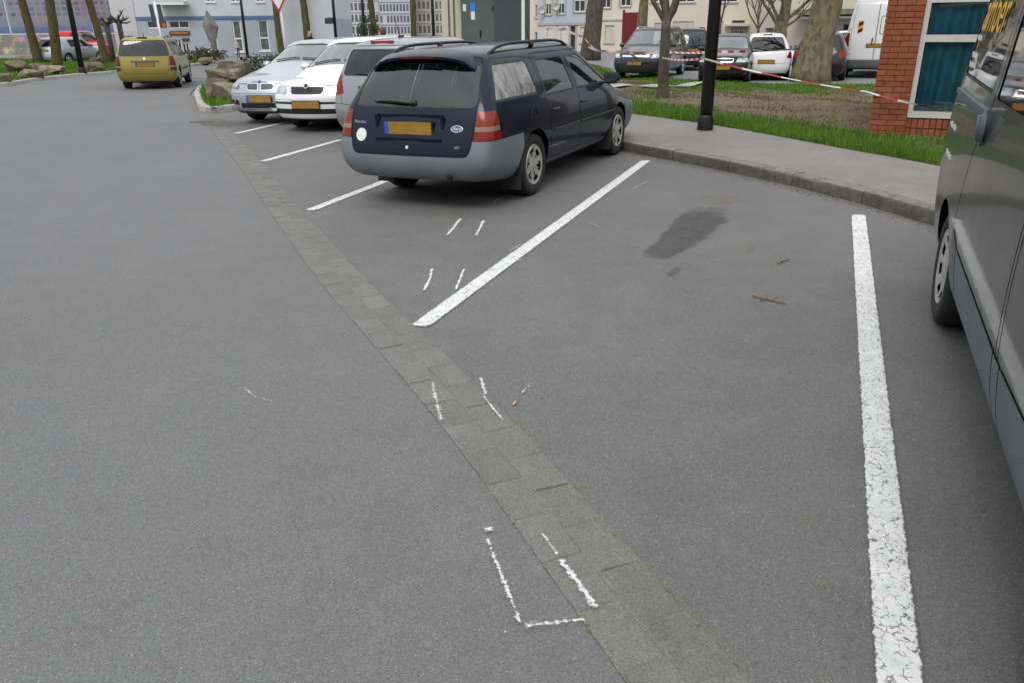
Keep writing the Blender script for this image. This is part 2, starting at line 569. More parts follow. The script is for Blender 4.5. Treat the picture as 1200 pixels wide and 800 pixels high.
def empty(name, loc=(0, 0, 0), rz=0.0, **props):
    o = bpy.data.objects.new(name, None)
    COL.objects.link(o)
    o.empty_display_size = 0.1
    o.location = loc
    o.rotation_euler = (0, 0, rz)
    for k, v in props.items():
        o[k] = v
    return o


class MB:
    """collects faces for one mesh"""
    def __init__(self):
        self.v, self.f = [], []

    def add(self, vs, fs):
        n = len(self.v)
        self.v += [tuple(p) for p in vs]
        self.f += [tuple(i + n for i in f) for f in fs]
        return self

    def box(self, c, s, mat=None):
        x, y, z = (q / 2 for q in s)
        vs = [Vector((sx * x, sy * y, sz * z)) for sz in (-1, 1) for sy in (-1, 1) for sx in (-1, 1)]
        if mat is not None:
            vs = [mat @ v for v in vs]
        vs = [v + Vector(c) for v in vs]
        return self.add(vs, [(0, 2, 3, 1), (4, 5, 7, 6), (0, 1, 5, 4), (2, 6, 7, 3), (0, 4, 6, 2), (1, 3, 7, 5)])

    def tube(self, pts, rad, seg=8, caps=True):
        pts = [Vector(p) for p in pts]
        rads = rad if isinstance(rad, (list, tuple)) else [rad] * len(pts)
        rings = []
        up = None
        for i, p in enumerate(pts):
            t = (pts[min(i + 1, len(pts) - 1)] - pts[max(i - 1, 0)]).normalized()
            if up is None:
                up = Vector((0, 0, 1)) if abs(t.z) < 0.9 else Vector((1, 0, 0))
            a = t.cross(up).normalized()
            b = a.cross(t).normalized()
            up = b
            rings.append([p + (a * math.cos(2 * math.pi * k / seg) + b * math.sin(2 * math.pi * k / seg)) * rads[i] for k in range(seg)])
        vs = [v for r in rings for v in r]
        fs = []
        for i in range(len(pts) - 1):
            for k in range(seg):
                a, b = i * seg + k, i * seg + (k + 1) % seg
                fs.append((a, b, b + seg, a + seg))
        if caps:
            fs.append(tuple(range(seg - 1, -1, -1)))
            fs.append(tuple(range((len(pts) - 1) * seg, len(pts) * seg)))
        return self.add(vs, fs)

    def lathe(self, prof, seg=24, axis='z', loc=(0, 0, 0)):
        """profile of (radius, height) turned about an axis"""
        vs = []
        for r, h in prof:
            for k in range(seg):
                a = 2 * math.pi * k / seg
                if axis == 'z':
                    vs.append((loc[0] + r * math.cos(a), loc[1] + r * math.sin(a), loc[2] + h))
                else:
                    vs.append((loc[0] + r * math.cos(a), loc[1] + h, loc[2] + r * math.sin(a)))
        fs = []
        for i in range(len(prof) - 1):
            for k in range(seg):
                a, b = i * seg + k, i * seg + (k + 1) % seg
                fs.append((a, b, b + seg, a + seg))
        return self.add(vs, fs)

    def prism(self, poly, h0, h1, fn=lambda x, y, h: (x, y, h)):
        n = len(poly)
        vs = [fn(x, y, h0) for x, y in poly] + [fn(x, y, h1) for x, y in poly]
        fs = [tuple(range(n - 1, -1, -1)), tuple(range(n, 2 * n))]
        fs += [(i, (i + 1) % n, (i + 1) % n + n, i + n) for i in range(n)]
        return self.add(vs, fs)

    def mesh(self, name='mesh'):
        me = bpy.data.meshes.new(name)
        me.from_pydata(self.v, [], self.f)
        me.validate()
        bm = bmesh.new()
        bm.from_mesh(me)
        bmesh.ops.recalc_face_normals(bm, faces=bm.faces)
        bm.to_mesh(me)
        bm.free()
        return me

    def build(self, name, mat, parent=None, smooth=False, raw=False, **props):
        if raw:
            me = bpy.data.meshes.new(name)
            me.from_pydata(self.v, [], self.f)
        else:
            me = self.mesh(name)
        return link(name, me, mat, parent, smooth, **props)


def smooth_by_angle(me, ang=35):
    bm = bmesh.new()
    bm.from_mesh(me)
    for f in bm.faces:
        f.smooth = True
    for e in bm.edges:
        if len(e.link_faces) == 2 and e.calc_face_angle(0) > R(ang):
            e.smooth = False
    bm.to_mesh(me)
    bm.free()


SCRATCH = bpy.data.scenes.new('scratch')


def evaluated_mesh(o):
    SCRATCH.collection.objects.link(o)
    vl = SCRATCH.view_layers[0]
    vl.update()
    dg = vl.depsgraph
    me = bpy.data.meshes.new_from_object(o.evaluated_get(dg), depsgraph=dg)
    SCRATCH.collection.objects.unlink(o)
    return me


def copy_tree(o, parent=None):
    c = o.copy()
    COL.objects.link(c)
    if parent is not None:
        c.parent = parent
    for ch in o.children:
        copy_tree(ch, c)
    return c


def resample(pts, step):
    P = [Vector((p[0], p[1])) for p in pts]
    L = [0]
    for a, b in zip(P[:-1], P[1:]):
        L.append(L[-1] + (b - a).length)
    n = max(1, round(L[-1] / step))
    out = []
    j = 0
    for i in range(n + 1):
        s = L[-1] * i / n
        while j < len(P) - 2 and L[j + 1] < s:
            j += 1
        t = (s - L[j]) / max(1e-9, L[j + 1] - L[j])
        out.append(P[j].lerp(P[j + 1], t))
    return out


def smooth_line(pts, step):
    """Catmull-Rom through the points, resampled evenly"""
    P = [Vector((p[0], p[1])) for p in pts]
    P = [P[0] * 2 - P[1]] + P + [P[-1] * 2 - P[-2]]
    out = []
    for i in range(1, len(P) - 2):
        a, b, c, d = P[i - 1:i + 3]
        for k in range(10):
            t = k / 10
            out.append(0.5 * ((2 * b) + (c - a) * t + (2 * a - 5 * b + 4 * c - d) * t * t + (3 * b - a - 3 * c + d) * t ** 3))
    out.append(P[-2])
    return resample(out, step)


def offset_line(pts, d):
    """d > 0 moves to the right of the direction of travel"""
    out = []
    for i, p in enumerate(pts):
        t = (pts[min(i + 1, len(pts) - 1)] - pts[max(i - 1, 0)]).normalized()
        out.append(p + Vector((t.y, -t.x)) * d)
    return out

# ------------------------------------------------------------------ lie of the land
GUT_R = smooth_line([(9.5, -20), (6, -11), (3.6, -5.3), (2.0, -1.6), (1.2, 0.3), (0.62, 1.67), (-0.0, 3.16), (-0.49, 4.2), (-1.12, 5.52), (-2.17, 7.93),
                     (-3.62, 11.30), (-5.55, 15.6), (-6.4, 17.45), (-7.5, 20.0), (-8.75, 23.2), (-9.7, 26.5), (-9.9, 30)], 0.26)
GUT_ARR = np.array([(p.x, p.y) for p in GUT_R])
GUT_TAN = np.gradient(GUT_ARR, axis=0)


def sdist(x, y):
    """signed distance to the right of the gutter's edge"""
    d = GUT_ARR - np.array((x, y))
    k = int(np.argmin((d * d).sum(1)))
    t = GUT_TAN[k]
    t = t / np.hypot(*t)
    r = -d[k]
    return float(t[1] * r[0] - t[0] * r[1])


def bay_z(x, y):
    return 0.022 * min(max(sdist(x, y), 0.0), 5.3)


def sstep(a, b, x):
    t = min(1, max(0, (x - a) / (b - a)))
    return t * t * (3 - 2 * t)


def lawn_z(x, y):
    s = sdist(x, y)
    return 0.237 - 0.235 * sstep(8.8, 14.5, s)


def ground_pt(x, y, fn):
    z = 0
    for _ in range(6):
        p = px(x, y, z)
        z = fn(p.x, p.y)
    p.z = z
    return p


def ruled(A, B, n, zfn, name, mat, flip=False, **props):
    """a sheet between two lines of equally many points"""
    v, f = [], []
    for a, b in zip(A, B):
        for k in range(n + 1):
            p = a.lerp(b, k / n)
            v.append((p.x, p.y, zfn(p.x, p.y)))
    w = n + 1
    for i in range(len(A) - 1):
        for k in range(n):
            f.append((i * w + k, i * w + k + 1, (i + 1) * w + k + 1, (i + 1) * w + k))
    me = bpy.data.meshes.new(name)
    me.from_pydata(v, [], f)
    if me.polygons[0].normal.z < 0:
        me.flip_normals()
    return link(name, me, mat, None, True, **props)


def nsample(pts, n):
    P = resample(pts, 0.05)
    return [P[round(i * (len(P) - 1) / (n - 1))] for i in range(n)]


MB().add([(-420, -300, -0.03), (420, -300, -0.03), (420, 700, -0.03), (-420, 700, -0.03)], [(0, 1, 2, 3)]).build('ground', 'asphalt_far', kind='structure')

# road, two rows of granite setts, parking bays
i_end = len(GUT_R)
GUT_L = offset_line(GUT_R, -0.31)
KERB_L = smooth_line([(-2, -20), (-6.5, -8), (-11, 3), (-14.3, 13), (-16.2, 21), (-16.9, 27), (-17.75, 32), (-17.2, 36.3), (-16.5, 42), (-17.2, 48), (-20, 53)], 1.0)
road_far = [(9.2, -20.1), (1.0, 0.0), (-5.8, 15.5), (-10, 26.5), (-10.2, 30)]
ruled(nsample(GUT_L, 120), nsample([p for p in KERB_L if p.y < 36.5], 120), 10, lambda x, y: 0.0, 'road', 'asphalt_road', kind='structure')
ruled(nsample([(-10.2, 30.0), (-8.5, 34), (-4, 38)], 30), nsample([(-17.2, 36.3), (-16.5, 42), (-17.2, 48), (-20, 53)], 30), 4, lambda x, y: 0.0, 'road_bend', 'asphalt_road', kind='structure')

KERB_R = smooth_line([(6.5, -6), (5.2, -0.5), (4.55, 2.2), (4.1, 4.2), (3.8, 5.4), (3.53, 6.38), (3.26, 7.35), (2.9, 8.28), (2.28, 9.49), (1.58, 10.75), (0.6, 12.5), (-0.6, 14.9),
                      (-1.8, 17.3), (-3.0, 20.0), (-4.3, 23.3)], 0.25)
bay_g = [p for p in GUT_R if -8 < p.y < 17.5]
ruled(nsample(bay_g, 110), nsample(KERB_R, 110), 10, bay_z, 'parking_area', 'asphalt_bay', kind='structure')

# gutter: bed of jointing sand and each sett an object of its own
mid_l = offset_line(GUT_R, -0.155)
g_near = [i for i, p in enumerate(GUT_R) if 0.2 < p.y < 23.0]
gi0, gi1 = g_near[0], g_near[-1]
gutter = ruled(GUT_R[gi0 - 60:gi1 + 1], GUT_L[gi0 - 60:gi1 + 1], 2, lambda x, y: 0.0028, 'gutter', 'joint_sand', kind='structure')


def sett_mesh(seed):
    r = random.Random(seed)
    L, W, H = 0.252, 0.148, 0.06
    b = 0.0035
    v = []
    for z, ins in ((-H, 0), (-b, 0), (0, b * 1.3)):
        for sx, sy in ((-1, -1), (1, -1), (1, 1), (-1, 1)):
            v.append((sx * (L / 2 - ins) + r.uniform(-.004, .004), sy * (W / 2 - ins) + r.uniform(-.003, .003), z + (r.uniform(-.002, .002) if z == 0 else 0)))
    f = []
    for i in (0, 4):
        for k in range(4):
            f.append((i + k, i + (k + 1) % 4, i + 4 + (k + 1) % 4, i + 4 + k))
    f.append((8, 9, 10, 11))
    me = bpy.data.meshes.new('sett')
    me.from_pydata(v, [], f)
    me.materials.append(MATS['granite_sett'])
    return me


SETTS = [sett_mesh(s) for s in range(8)]
for row, off in ((0, -0.078), (1, -0.232)):
    line = offset_line(GUT_R, off)
    for i in range(gi0, gi1):
        a, b = line[i], line[i + 1]
        if row:
            a, b = a.lerp(b, 0.45), b.lerp(line[i + 2] if i + 2 < len(line) else b, 0.45)
        c = (a + b) / 2
        o = link('sett', random.choice(SETTS), None, gutter)
        o.location = (c.x, c.y, 0.0062 + random.uniform(-0.0012, 0.0012))
        o.rotation_euler = (random.uniform(-.006, .006), random.uniform(-.006, .006), math.atan2(b.y - a.y, b.x - a.x) + random.uniform(-.012, .012))


# painted bay lines and chalk: thin sheets following the ground, 'edge' = 0 on the centre line, 1 at the rim
def strip(name, pts, width, zfn, lift, mat, step=0.06, cols=4, label=None, cat=None, ragged=0.0, **props):
    P = resample(pts, step)
    v, f, e = [], [], []
    n = len(P)
    wd = width if isinstance(width, (list, tuple)) else (width, width)
    for i, p in enumerate(P):
        t = (P[min(i + 1, n - 1)] - P[max(i - 1, 0)]).normalized()
        nn = Vector((t.y, -t.x))
        w = wd[0] + (wd[1] - wd[0]) * i / (n - 1)
        for k in range(cols + 1):
            s = k / cols * 2 - 1
            q = p + nn * s * w / 2 * (1 + random.uniform(-ragged, ragged))
            v.append((q.x, q.y, zfn(q.x, q.y) + lift))
            endd = min(i, n - 1 - i) * step
            e.append(max(abs(s), 1 - min(1, endd / (w * 0.35))))
    w_ = cols + 1
    for i in range(n - 1):
        for k in range(cols):
            f.append((i * w_ + k, i * w_ + k + 1, (i + 1) * w_ + k + 1, (i + 1) * w_ + k))
    me = bpy.data.meshes.new(name)
    me.from_pydata(v, [], f)
    if me.polygons[0].normal.z < 0:
        me.flip_normals()
    at = me.attributes.new('edge', 'FLOAT', 'POINT')
    at.data.foreach_set('value', e)
    return link(name, me, mat, None, True, **props)


def bp(x, y):
    p = ground_pt(x, y, bay_z)
    return (p.x, p.y)


for pts, w in (((bp(1006, 252), bp(1054, 800), (0.55, 0.40)), 0.125), ((bp(757, 188.5), bp(491, 383)), 0.125), ((bp(462, 208.5), bp(363, 247)), 0.12),
               ((bp(400, 164), bp(308, 189.5)), 0.12), ((bp(344, 141.5), bp(276, 157)), 0.12)):
    strip('bay_line_marking', pts, w, bay_z, 0.005, 'line_paint', kind='structure')


def zero_chalk(x, y):
    return max(bay_z(x, y), 0.006)


for pts, w, mt in (((bp(570, 632), bp(584, 668), bp(600, 708), bp(611, 736)), 0.026, 'chalk'), ((bp(611, 737), bp(645, 734), bp(690, 729)), 0.034, 'chalk'),
                   ((bp(566, 624), bp(580, 624)), 0.03, 'chalk_dense'), ((bp(634, 627), bp(655, 655)), 0.022, 'chalk'), ((bp(655, 657), bp(680, 690), bp(700, 718)), 0.03, 'chalk_dense'),
                   ((bp(507, 450), bp(511, 470), bp(518, 497)), 0.04, 'chalk'), ((bp(563, 444), bp(570, 466)), 0.032, 'chalk'), ((bp(566, 466), bp(577, 480), bp(590, 496)), 0.016, 'chalk_dense'),
                   ((bp(540, 257), bp(524, 277)), 0.042, 'chalk_dense'), ((bp(567, 259), bp(558, 277)), 0.042, 'chalk_dense'), ((bp(506, 316), bp(504, 328), bp(496, 342)), 0.034, 'chalk_dense'),
                   ((bp(544, 316), bp(534, 341)), 0.03, 'chalk_dense'), ((bp(590, 231), bp(578, 238)), 0.03, 'chalk'), ((bp(597, 295), bp(611, 287)), 0.02, 'chalk'),
                   ((bp(595, 312), bp(612, 304)), 0.02, 'chalk'), ((bp(610, 464), bp(624, 450)), 0.012, 'chalk'), ((bp(285, 456), bp(300, 468), bp(320, 473)), 0.010, 'chalk'),
                   ((bp(740, 223), bp(760, 213)), 0.02, 'chalk'), ((bp(690, 262), bp(708, 270)), 0.014, 'chalk'), ((bp(588, 743), bp(596, 744)), 0.02, 'chalk')):
    strip('chalk_marking', pts, w * 1.45, zero_chalk, 0.009, mt, step=0.012, cols=4, ragged=0.25, kind='structure')


def blob(name, pts_px, mat, lift, zfn=bay_z, **props):
    """a flat stain: outline from ground points, 'edge' = 1 on the rim"""
    P = [Vector(bp(*p)) for p in pts_px]
    c = sum(P, Vector((0, 0))) / len(P)
    n, rings = 48, 8
    C = smooth_line(P + [P[0]], 0.02)
    C = [C[round(i * (len(C) - 1) / n)] for i in range(n)]
    v = [(c.x, c.y, zfn(c.x, c.y) + lift)]
    e = [0.0]
    for k in range(1, rings + 1):
        for p in C:
            q = c.lerp(p, k / rings * 1.25)
            v.append((q.x, q.y, zfn(q.x, q.y) + lift))
            e.append(k / rings)
    f = [(0, 1 + i, 1 + (i + 1) % n) for i in range(n)]
    for k in range(rings - 1):
        for i in range(n):
            a = 1 + k * n + i
            b = 1 + k * n + (i + 1) % n
            f.append((a, a + n, b + n, b))
    me = bpy.data.meshes.new(name)
    me.from_pydata(v, [], f)
    if me.polygons[0].normal.z < 0:
        me.flip_normals()
    at = me.attributes.new('edge', 'FLOAT', 'POINT')
    at.data.foreach_set('value', e)
    return link(name, me, mat, None, True, kind='structure', **props)


blob('oil_stain_surface', [(770, 283), (785, 262), (800, 248), (825, 242), (850, 246), (857, 256), (840, 272), (815, 288), (790, 302), (765, 305), (750, 298)], 'oil_stain', 0.0035)
blob('oil_stain_surface', [(778, 322), (788, 314), (800, 312), (797, 320), (786, 326)], 'faint_stain', 0.0035)
blob('oil_stain_surface', [(220, 142), (250, 138), (300, 144), (270, 152), (235, 150)], 'faint_stain', 0.0105, lambda x, y: max(bay_z(x, y), 0.0))
blob('dust_stain_surface', [(866, 292), (880, 282), (896, 284), (884, 296), (872, 300)], 'dust_stain', 0.0035)
blob('dust_stain_surface', [(800, 232), (830, 222), (870, 228), (900, 240), (850, 246)], 'dust_stain', 0.0035)


# kerbs: each stone its own object, under one kerb
def kerb(name, line, width, height, zfn, mat, step, gap=0.014, tooth=0.15, **props):
    """line runs along the foot of the upstand; the stone lies to its right"""
    P = resample(line, step)
    root = MB()
    n = len(P)
    o_line = offset_line(P, width * 0.5)
    foot = []
    for i in range(n):
        foot.append((P[i], zfn(P[i].x, P[i].y)))
    v, f = [], []
    Pin, Pout = offset_line(P, 0.03), offset_line(P, width - 0.02)
    for a, b in zip(Pin, Pout):
        z = zfn(a.x, a.y)
        v += [(a.x, a.y, z - 0.2), (a.x, a.y, z + height * 0.75), (b.x, b.y, z + height * 0.75), (b.x, b.y, z - 0.2)]
    for i in range(n - 1):
        for k in range(3):
            f.append((i * 4 + k, i * 4 + k + 1, i * 4 + 5 + k, i * 4 + 4 + k))
    me = bpy.data.meshes.new(name)
    me.from_pydata(v, [], f)
    base = link(name, me, 'joint_sand', None, kind='structure', **props)
    O = offset_line(P, width)
    for i in range(n - 1):
        prof = [(0, -0.15), (0, height - 0.03), (0.012, height - 0.008), (0.035, height), (width, height + 0.003), (width, -0.15)]
        r = 4
        vs, fs = [], []
        jz = random.uniform(-0.004, 0.004)
        jo = random.uniform(-0.004, 0.004)
        for k in range(r + 1):
            t = k / r
            t = (gap / 2 + t * (step - gap)) / step
            p = P[i].lerp(P[i + 1], t)
            q = O[i].lerp(O[i + 1], t)
            d = (q - p).normalized()
            z = zfn(p.x, p.y)
            for (u, h) in prof:
                w = p + d * (u + jo + random.uniform(-.003, .003))
                vs.append((w.x, w.y, z + h + jz + random.uniform(-.002, .002)))
        m_ = len(prof)
        for k in range(r):
            for j in range(m_ - 1):
                fs.append((k * m_ + j, k * m_ + j + 1, (k + 1) * m_ + j + 1, (k + 1) * m_ + j))
        fs.append(tuple(range(m_)))
        fs.append(tuple(range((r + 1) * m_ - 1, r * m_ - 1, -1)))
        mb = MB().add(vs, fs)
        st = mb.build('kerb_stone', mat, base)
        smooth_by_angle(st.data, 40)
    return base


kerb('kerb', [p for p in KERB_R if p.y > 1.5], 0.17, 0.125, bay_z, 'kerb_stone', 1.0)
kerb('kerb', list(reversed(KERB_L)), 0.16, 0.11, lambda x, y: 0.0, 'concrete_kerb', 1.0)
# reversed so that the verge lies to the right of travel

ISL = [(-4.55, 22.6), (-5.35, 20.4), (-5.95, 18.6), (-6.32, 17.62), (-6.55, 17.55), (-6.95, 18.2), (-7.9, 20.5), (-9.0, 23.4), (-9.85, 26.6), (-10.0, 29.5), (-9.2, 31.5), (-7.0, 31.8)]
isl_line = smooth_line(list(ISL), 0.5)
ISL_K = kerb('kerb', isl_line, 0.16, 0.13, lambda x, y: max(0, bay_z(x, y)) if x > -6.4 else 0.0, 'concrete_kerb', 0.8)
isl_in = offset_line(isl_line, 0.15)
cx_, cy_ = -7.2, 25.5
mbi = MB()
nI = len(isl_in)
mbi.add([(cx_, cy_, 0.16)] + [(p.x, p.y, 0.118) for p in isl_in], [(0, i + 1, i + 2) for i in range(nI - 1)] + [(0, nI, 1)])
mat_simple('turf_soil', (0.055, 0.075, 0.022), 0.95, var=0.45, scale=3, bump=0.5, bscale=30)
mbi.build('island_ground', 'turf_soil', kind='structure')

# footpath
PATH_OUT = smooth_line([(7.0, -4), (6.4, 1.5), (5.6, 5.2), (4.66, 8.55), (4.22, 9.75), (3.68, 11.3), (3.1, 12.75), (2.2, 14.35), (1.2, 16.1), (0.0, 18.4), (-1.6, 21.4), (-2.9, 24.3)], 0.25)
kerb_back = offset_line(KERB_R, 0.165)
ruled(nsample(kerb_back, 110), nsample(PATH_OUT, 110), 6, lambda x, y: bay_z(x, y) + 0.118, 'footpath', 'asphalt_path', kind='structure')

# lawn with a bare patch
m, nt, out = new_mat('lawn_soil')
g = N(nt)
e = g.attr('earth')[2]
soil = g.ramp(g.noise(5, 7, 0.7), [(0.25, (0.11, 0.083, 0.052)), (0.5, (0.19, 0.148, 0.094)), (0.75, (0.26, 0.21, 0.14))])
soil = g.mix(1.0, soil, g.ramp(g.noise(45, 5, 0.75), [(0.3, 0.6), (0.7, 1.3)]), 'MULTIPLY')
turf = g.ramp(g.noise(9, 6, 0.7), [(0.3, (0.05, 0.085, 0.018)), (0.7, (0.12, 0.15, 0.04))])
k = g.ramp(g.math('ADD', e, g.math('MULTIPLY', g.math('SUBTRACT', g.noise(2.2, 6, 0.7), 0.5), 0.9)), [(0.4, 0), (0.6, 1)])
b = g.bsdf(g.mix(k, turf, soil), 0.95, 0, g.bump(g.math('ADD', g.noise(30, 6, 0.7), g.vor(40)), 0.9, 0.03), spec=0.2)
g.link(b.outputs[0], out.inputs[0])

LAWN_FAR = [(24, -3.5), (22, 6), (20, 16), (15, 22.5), (11.5, 24.6), (8.6, 25.6), (6.4, 27.6), (4.9, 31), (4.3, 36), (3.6, 45), (0.5, 47), (-2.5, 46), (-4, 40), (-5, 30)]


def earth_amount(x, y):
    s = sdist(x, y)
    d = s - 7.55                       # distance beyond the footpath
    bare = 1 - min(1, math.hypot((x - 6.2) / 3.6, (y - 16.4) / 5.2) ** 2)
    bare2 = 0.55 * (1 - min(1, math.hypot((x - 3.6) / 1.6, (y - 26) / 4.0) ** 2))
    v = 0.60 + 0.6 * max(0, bare) + 0.2 * max(0, bare2)
    v -= 0.9 * (1 - sstep(0.45, 0.75, d))
    v -= 0.55 * sstep(21.5, 23.5, y) * (1 if x > 4.6 else 0.0)
    v -= 0.65 * sstep(27.0, 30.5, y) * (1 if x <= 4.6 else 0)
    return min(1, max(0, v))


lA, lB = nsample(PATH_OUT, 150), nsample(smooth_line(LAWN_FAR, 0.5), 150)
lawn = ruled(lA, lB, 60, lawn_z, 'lawn', 'lawn_soil', kind='structure')
me = lawn.data
co = np.empty(len(me.vertices) * 3)
me.vertices.foreach_get('co', co)
co = co.reshape(-1, 3)
ev = np.array([earth_amount(x, y) for x, y, _ in co])
# a few centimetres of unevenness away from the path
for i in range(len(co)):
    x, y, z = co[i]
    d = sdist(x, y) - 7.55
    if d > 0.3:
        co[i, 2] += 0.05 * min(1, d) * (math.sin(x * 1.9 + y * 0.7) * math.sin(y * 1.3 - x * 0.4)) + 0.10 * max(0, 1 - math.hypot((x - 6.2) / 2.5, (y - 16) / 3.5)) * min(1, d)
me.vertices.foreach_set('co', co.ravel())
at = me.attributes.new('earth', 'FLOAT', 'POINT')
at.data.foreach_set('value', ev)
lawn_bvh = None


def mesh_bvh(o):
    bm = bmesh.new()
    bm.from_mesh(o.data)
    t = BVHTree.FromBMesh(bm)
    bm.free()
    return t


lawn_bvh = mesh_bvh(lawn)


def lawn_h(x, y):
    r = lawn_bvh.ray_cast(Vector((x, y, 5)), Vector((0, 0, -1)))
    return r[0].z if r[0] is not None else 0.0


# narrow concrete path over the lawn
tp = [px(690, 111.5, 0.16), px(727, 107.5, 0.13), px(780, 101.5, 0.1), px(830, 95.5, 0.05), px(848, 92, 0.03)]
strip('garden_path', [(p.x, p.y) for p in tp], 0.5, lawn_h, 0.055, 'concrete_kerb', step=0.15, cols=6, kind='structure')

# car park behind the lawn
cp = [(40, 12), (20.3, 16), (15.3, 22.4), (11.8, 24.5), (8.9, 25.5), (6.7, 27.5), (5.2, 31), (4.6, 36), (3.9, 46)]
ruled(nsample(smooth_line(cp, 0.5), 60), nsample([(60, 12), (60, 50), (4.2, 50)], 60), 4, lambda x, y: -0.012, 'car_park', 'asphalt_far', kind='structure')

# verge by the far kerb of the road
VB = offset_line(KERB_L, -0.15)
verge = ruled(nsample([p for p in VB if p.y > 8], 60), nsample([(-60, 10), (-60, 50), (-34, 53), (-21, 54)], 60), 16,
              lambda x, y: 0.105, 'verge', 'turf_soil', kind='structure')


# ------------------------------------------------------------------ grass
def grass(name, pts, hmin, hmax, width, mat, label=None):
    """one triangle per blade; pts = (x, y, z)"""
    pts = np.asarray(pts, float)
    n = len(pts)
    a = rng.uniform(0, 2 * np.pi, n)
    h = rng.uniform(hmin, hmax, n)
    lean = rng.normal(0, 0.35, (n, 2)) * h[:, None]
    dx = np.stack([np.cos(a), np.sin(a)], 1) * (width * rng.uniform(0.6, 1.4, n))[:, None] / 2
    v = np.zeros((n, 3, 3))
    v[:, 0, :2] = pts[:, :2] - dx
    v[:, 1, :2] = pts[:, :2] + dx
    v[:, 2, :2] = pts[:, :2] + lean
    v[:, :2, 2] = pts[:, None, 2] - 0.01
    v[:, 2, 2] = pts[:, 2] + h
    me = bpy.data.meshes.new(name)
    me.vertices.add(n * 3)
    me.vertices.foreach_set('co', v.ravel())
    me.loops.add(n * 3)
    me.loops.foreach_set('vertex_index', np.arange(n * 3, dtype=np.int32))
    me.polygons.add(n)
    me.polygons.foreach_set('loop_start', np.arange(0, n * 3, 3, dtype=np.int32))
    me.polygons.foreach_set('loop_total', np.full(n, 3, dtype=np.int32))
    me.update()
    me.validate()
    at = me.attributes.new('rnd', 'FLOAT', 'POINT')
    at.data.foreach_set('value', np.repeat(rng.uniform(0, 1, n), 3))
    return link(name, me, mat, None, kind='stuff')


tpl = resample([(p.x, p.y) for p in tp], .25)
# long grass along the footpath
po = [p for p in PATH_OUT if 4.5 < p.y < 23]
pts, dry, mid = [], [], []
for i in range(len(po) - 1):
    a, b = po[i], po[i + 1]
    t = (b - a).normalized()
    nn = Vector((t.y, -t.x))
    near = 1.0 if a.y < 13.5 else 0.5
    for _ in range(int(520 * near)):
        d = abs(random.gauss(0, 0.35)) if random.random() < 0.2 else random.uniform(-0.05, 0.68)
        q = a.lerp(b, random.random()) + nn * (d + 0.03)
        (dry if random.random() < .10 + .25 * (math.sin(q.y * 3.1) > .75) else pts).append((q.x, q.y, lawn_h(q.x, q.y)))
grass('grass', pts, 0.035, 0.10, 0.010, 'grass_blade')
pts = []
for _ in range(190000):
    x, y = random.uniform(-1, 16), random.uniform(10, 44)
    if y > 30 and x > 4:
        continue
    r = lawn_bvh.ray_cast(Vector((x, y, 5)), Vector((0, 0, -1)))
    if r[0] is None:
        continue
    if any((x - q.x) ** 2 + (y - q.y) ** 2 < .16 for q in tpl):
        continue
    e = earth_amount(x, y) + 0.45 * math.sin(x * 2.1 + 1.3 * y) * math.sin(1.7 * y - x) + random.gauss(0, 0.16)
    if e < 0.32:
        pts.append(tuple(r[0]))
    elif e < 0.95 and random.random() < 0.7:
        dry.append(tuple(r[0]))
grass('grass', pts, 0.04, 0.11, 0.022, 'grass_blade')
grass('grass', dry, 0.02, 0.06, 0.016, 'grass_dry')
pts = []
for _ in range(60000):
    x, y = random.uniform(-45, -16), random.uniform(20, 54)
    r = verge_r = None
    k = min(KERB_L, key=lambda p: abs(p.y - y))
    if x < k.x - 0.2:
        pts.append((x, y, 0.105))
grass('grass', pts, 0.06, 0.16, 0.05, 'grass_blade')
pts = []
isl_pts = [(p.x, p.y) for p in isl_in]


def inside(poly, x, y):
    c = False
    j = len(poly) - 1
    for i in range(len(poly)):
        xi, yi = poly[i]
        xj, yj = poly[j]
        if (yi > y) != (yj > y) and x < (xj - xi) * (y - yi) / (yj - yi) + xi:
            c = not c
        j = i
    return c


for _ in range(26000):
    x, y = random.uniform(-10, -4.4), random.uniform(17, 32)
    if inside(isl_pts, x, y):
        pts.append((x, y, 0.12))
grass('grass', pts, 0.06, 0.17, 0.022, 'grass_blade')

# leaf litter and grit along the kerb foot and the gutter joints
lit = MB()


def chip(x, y, z, s):
    a = random.uniform(0, 6.28)
    dx, dy = math.cos(a) * s, math.sin(a) * s
    w = random.uniform(0.3, 0.7)
    lit.add([(x - dx, y - dy, z + 0.001), (x + dy * w, y - dx * w, z + random.uniform(0.001, s * .5)), (x + dx, y + dy, z + 0.001), (x - dy * w, y + dx * w, z + random.uniform(0.001, s * .5))], [(0, 1, 2), (0, 2, 3)])


for i, p in enumerate(KERB_R[:-1]):
    if p.y < 4:
        continue
    for _ in range(34):
        q = p.lerp(KERB_R[i + 1], random.random())
        d = -abs(random.gauss(0, 0.10)) - 0.005
        t = (KERB_R[i + 1] - p).normalized()
        q = q + Vector((t.y, -t.x)) * d
        chip(q.x, q.y, bay_z(q.x, q.y) + 0.002, random.uniform(0.004, 0.016))
for i in range(gi0, gi1 - 1):
    for off in (0.0, -0.31):
        for _ in range(3):
            p = GUT_R[i].lerp(GUT_R[i + 1], random.random())
            t = (GUT_R[i + 1] - GUT_R[i]).normalized()
            q = p + Vector((t.y, -t.x)) * (off + random.gauss(0, 0.012))
            chip(q.x, q.y, 0.006, random.uniform(0.003, 0.009))
for _ in range(160):
    x, y = random.uniform(-1.0, 3.4), random.uniform(1.6, 9)
    if sdist(x, y) > 0.1:
        chip(x, y, bay_z(x, y) + 0.002, random.uniform(0.003, 0.010))
lit.build('leaf_litter', 'soil_twig', raw=True, kind='stuff')


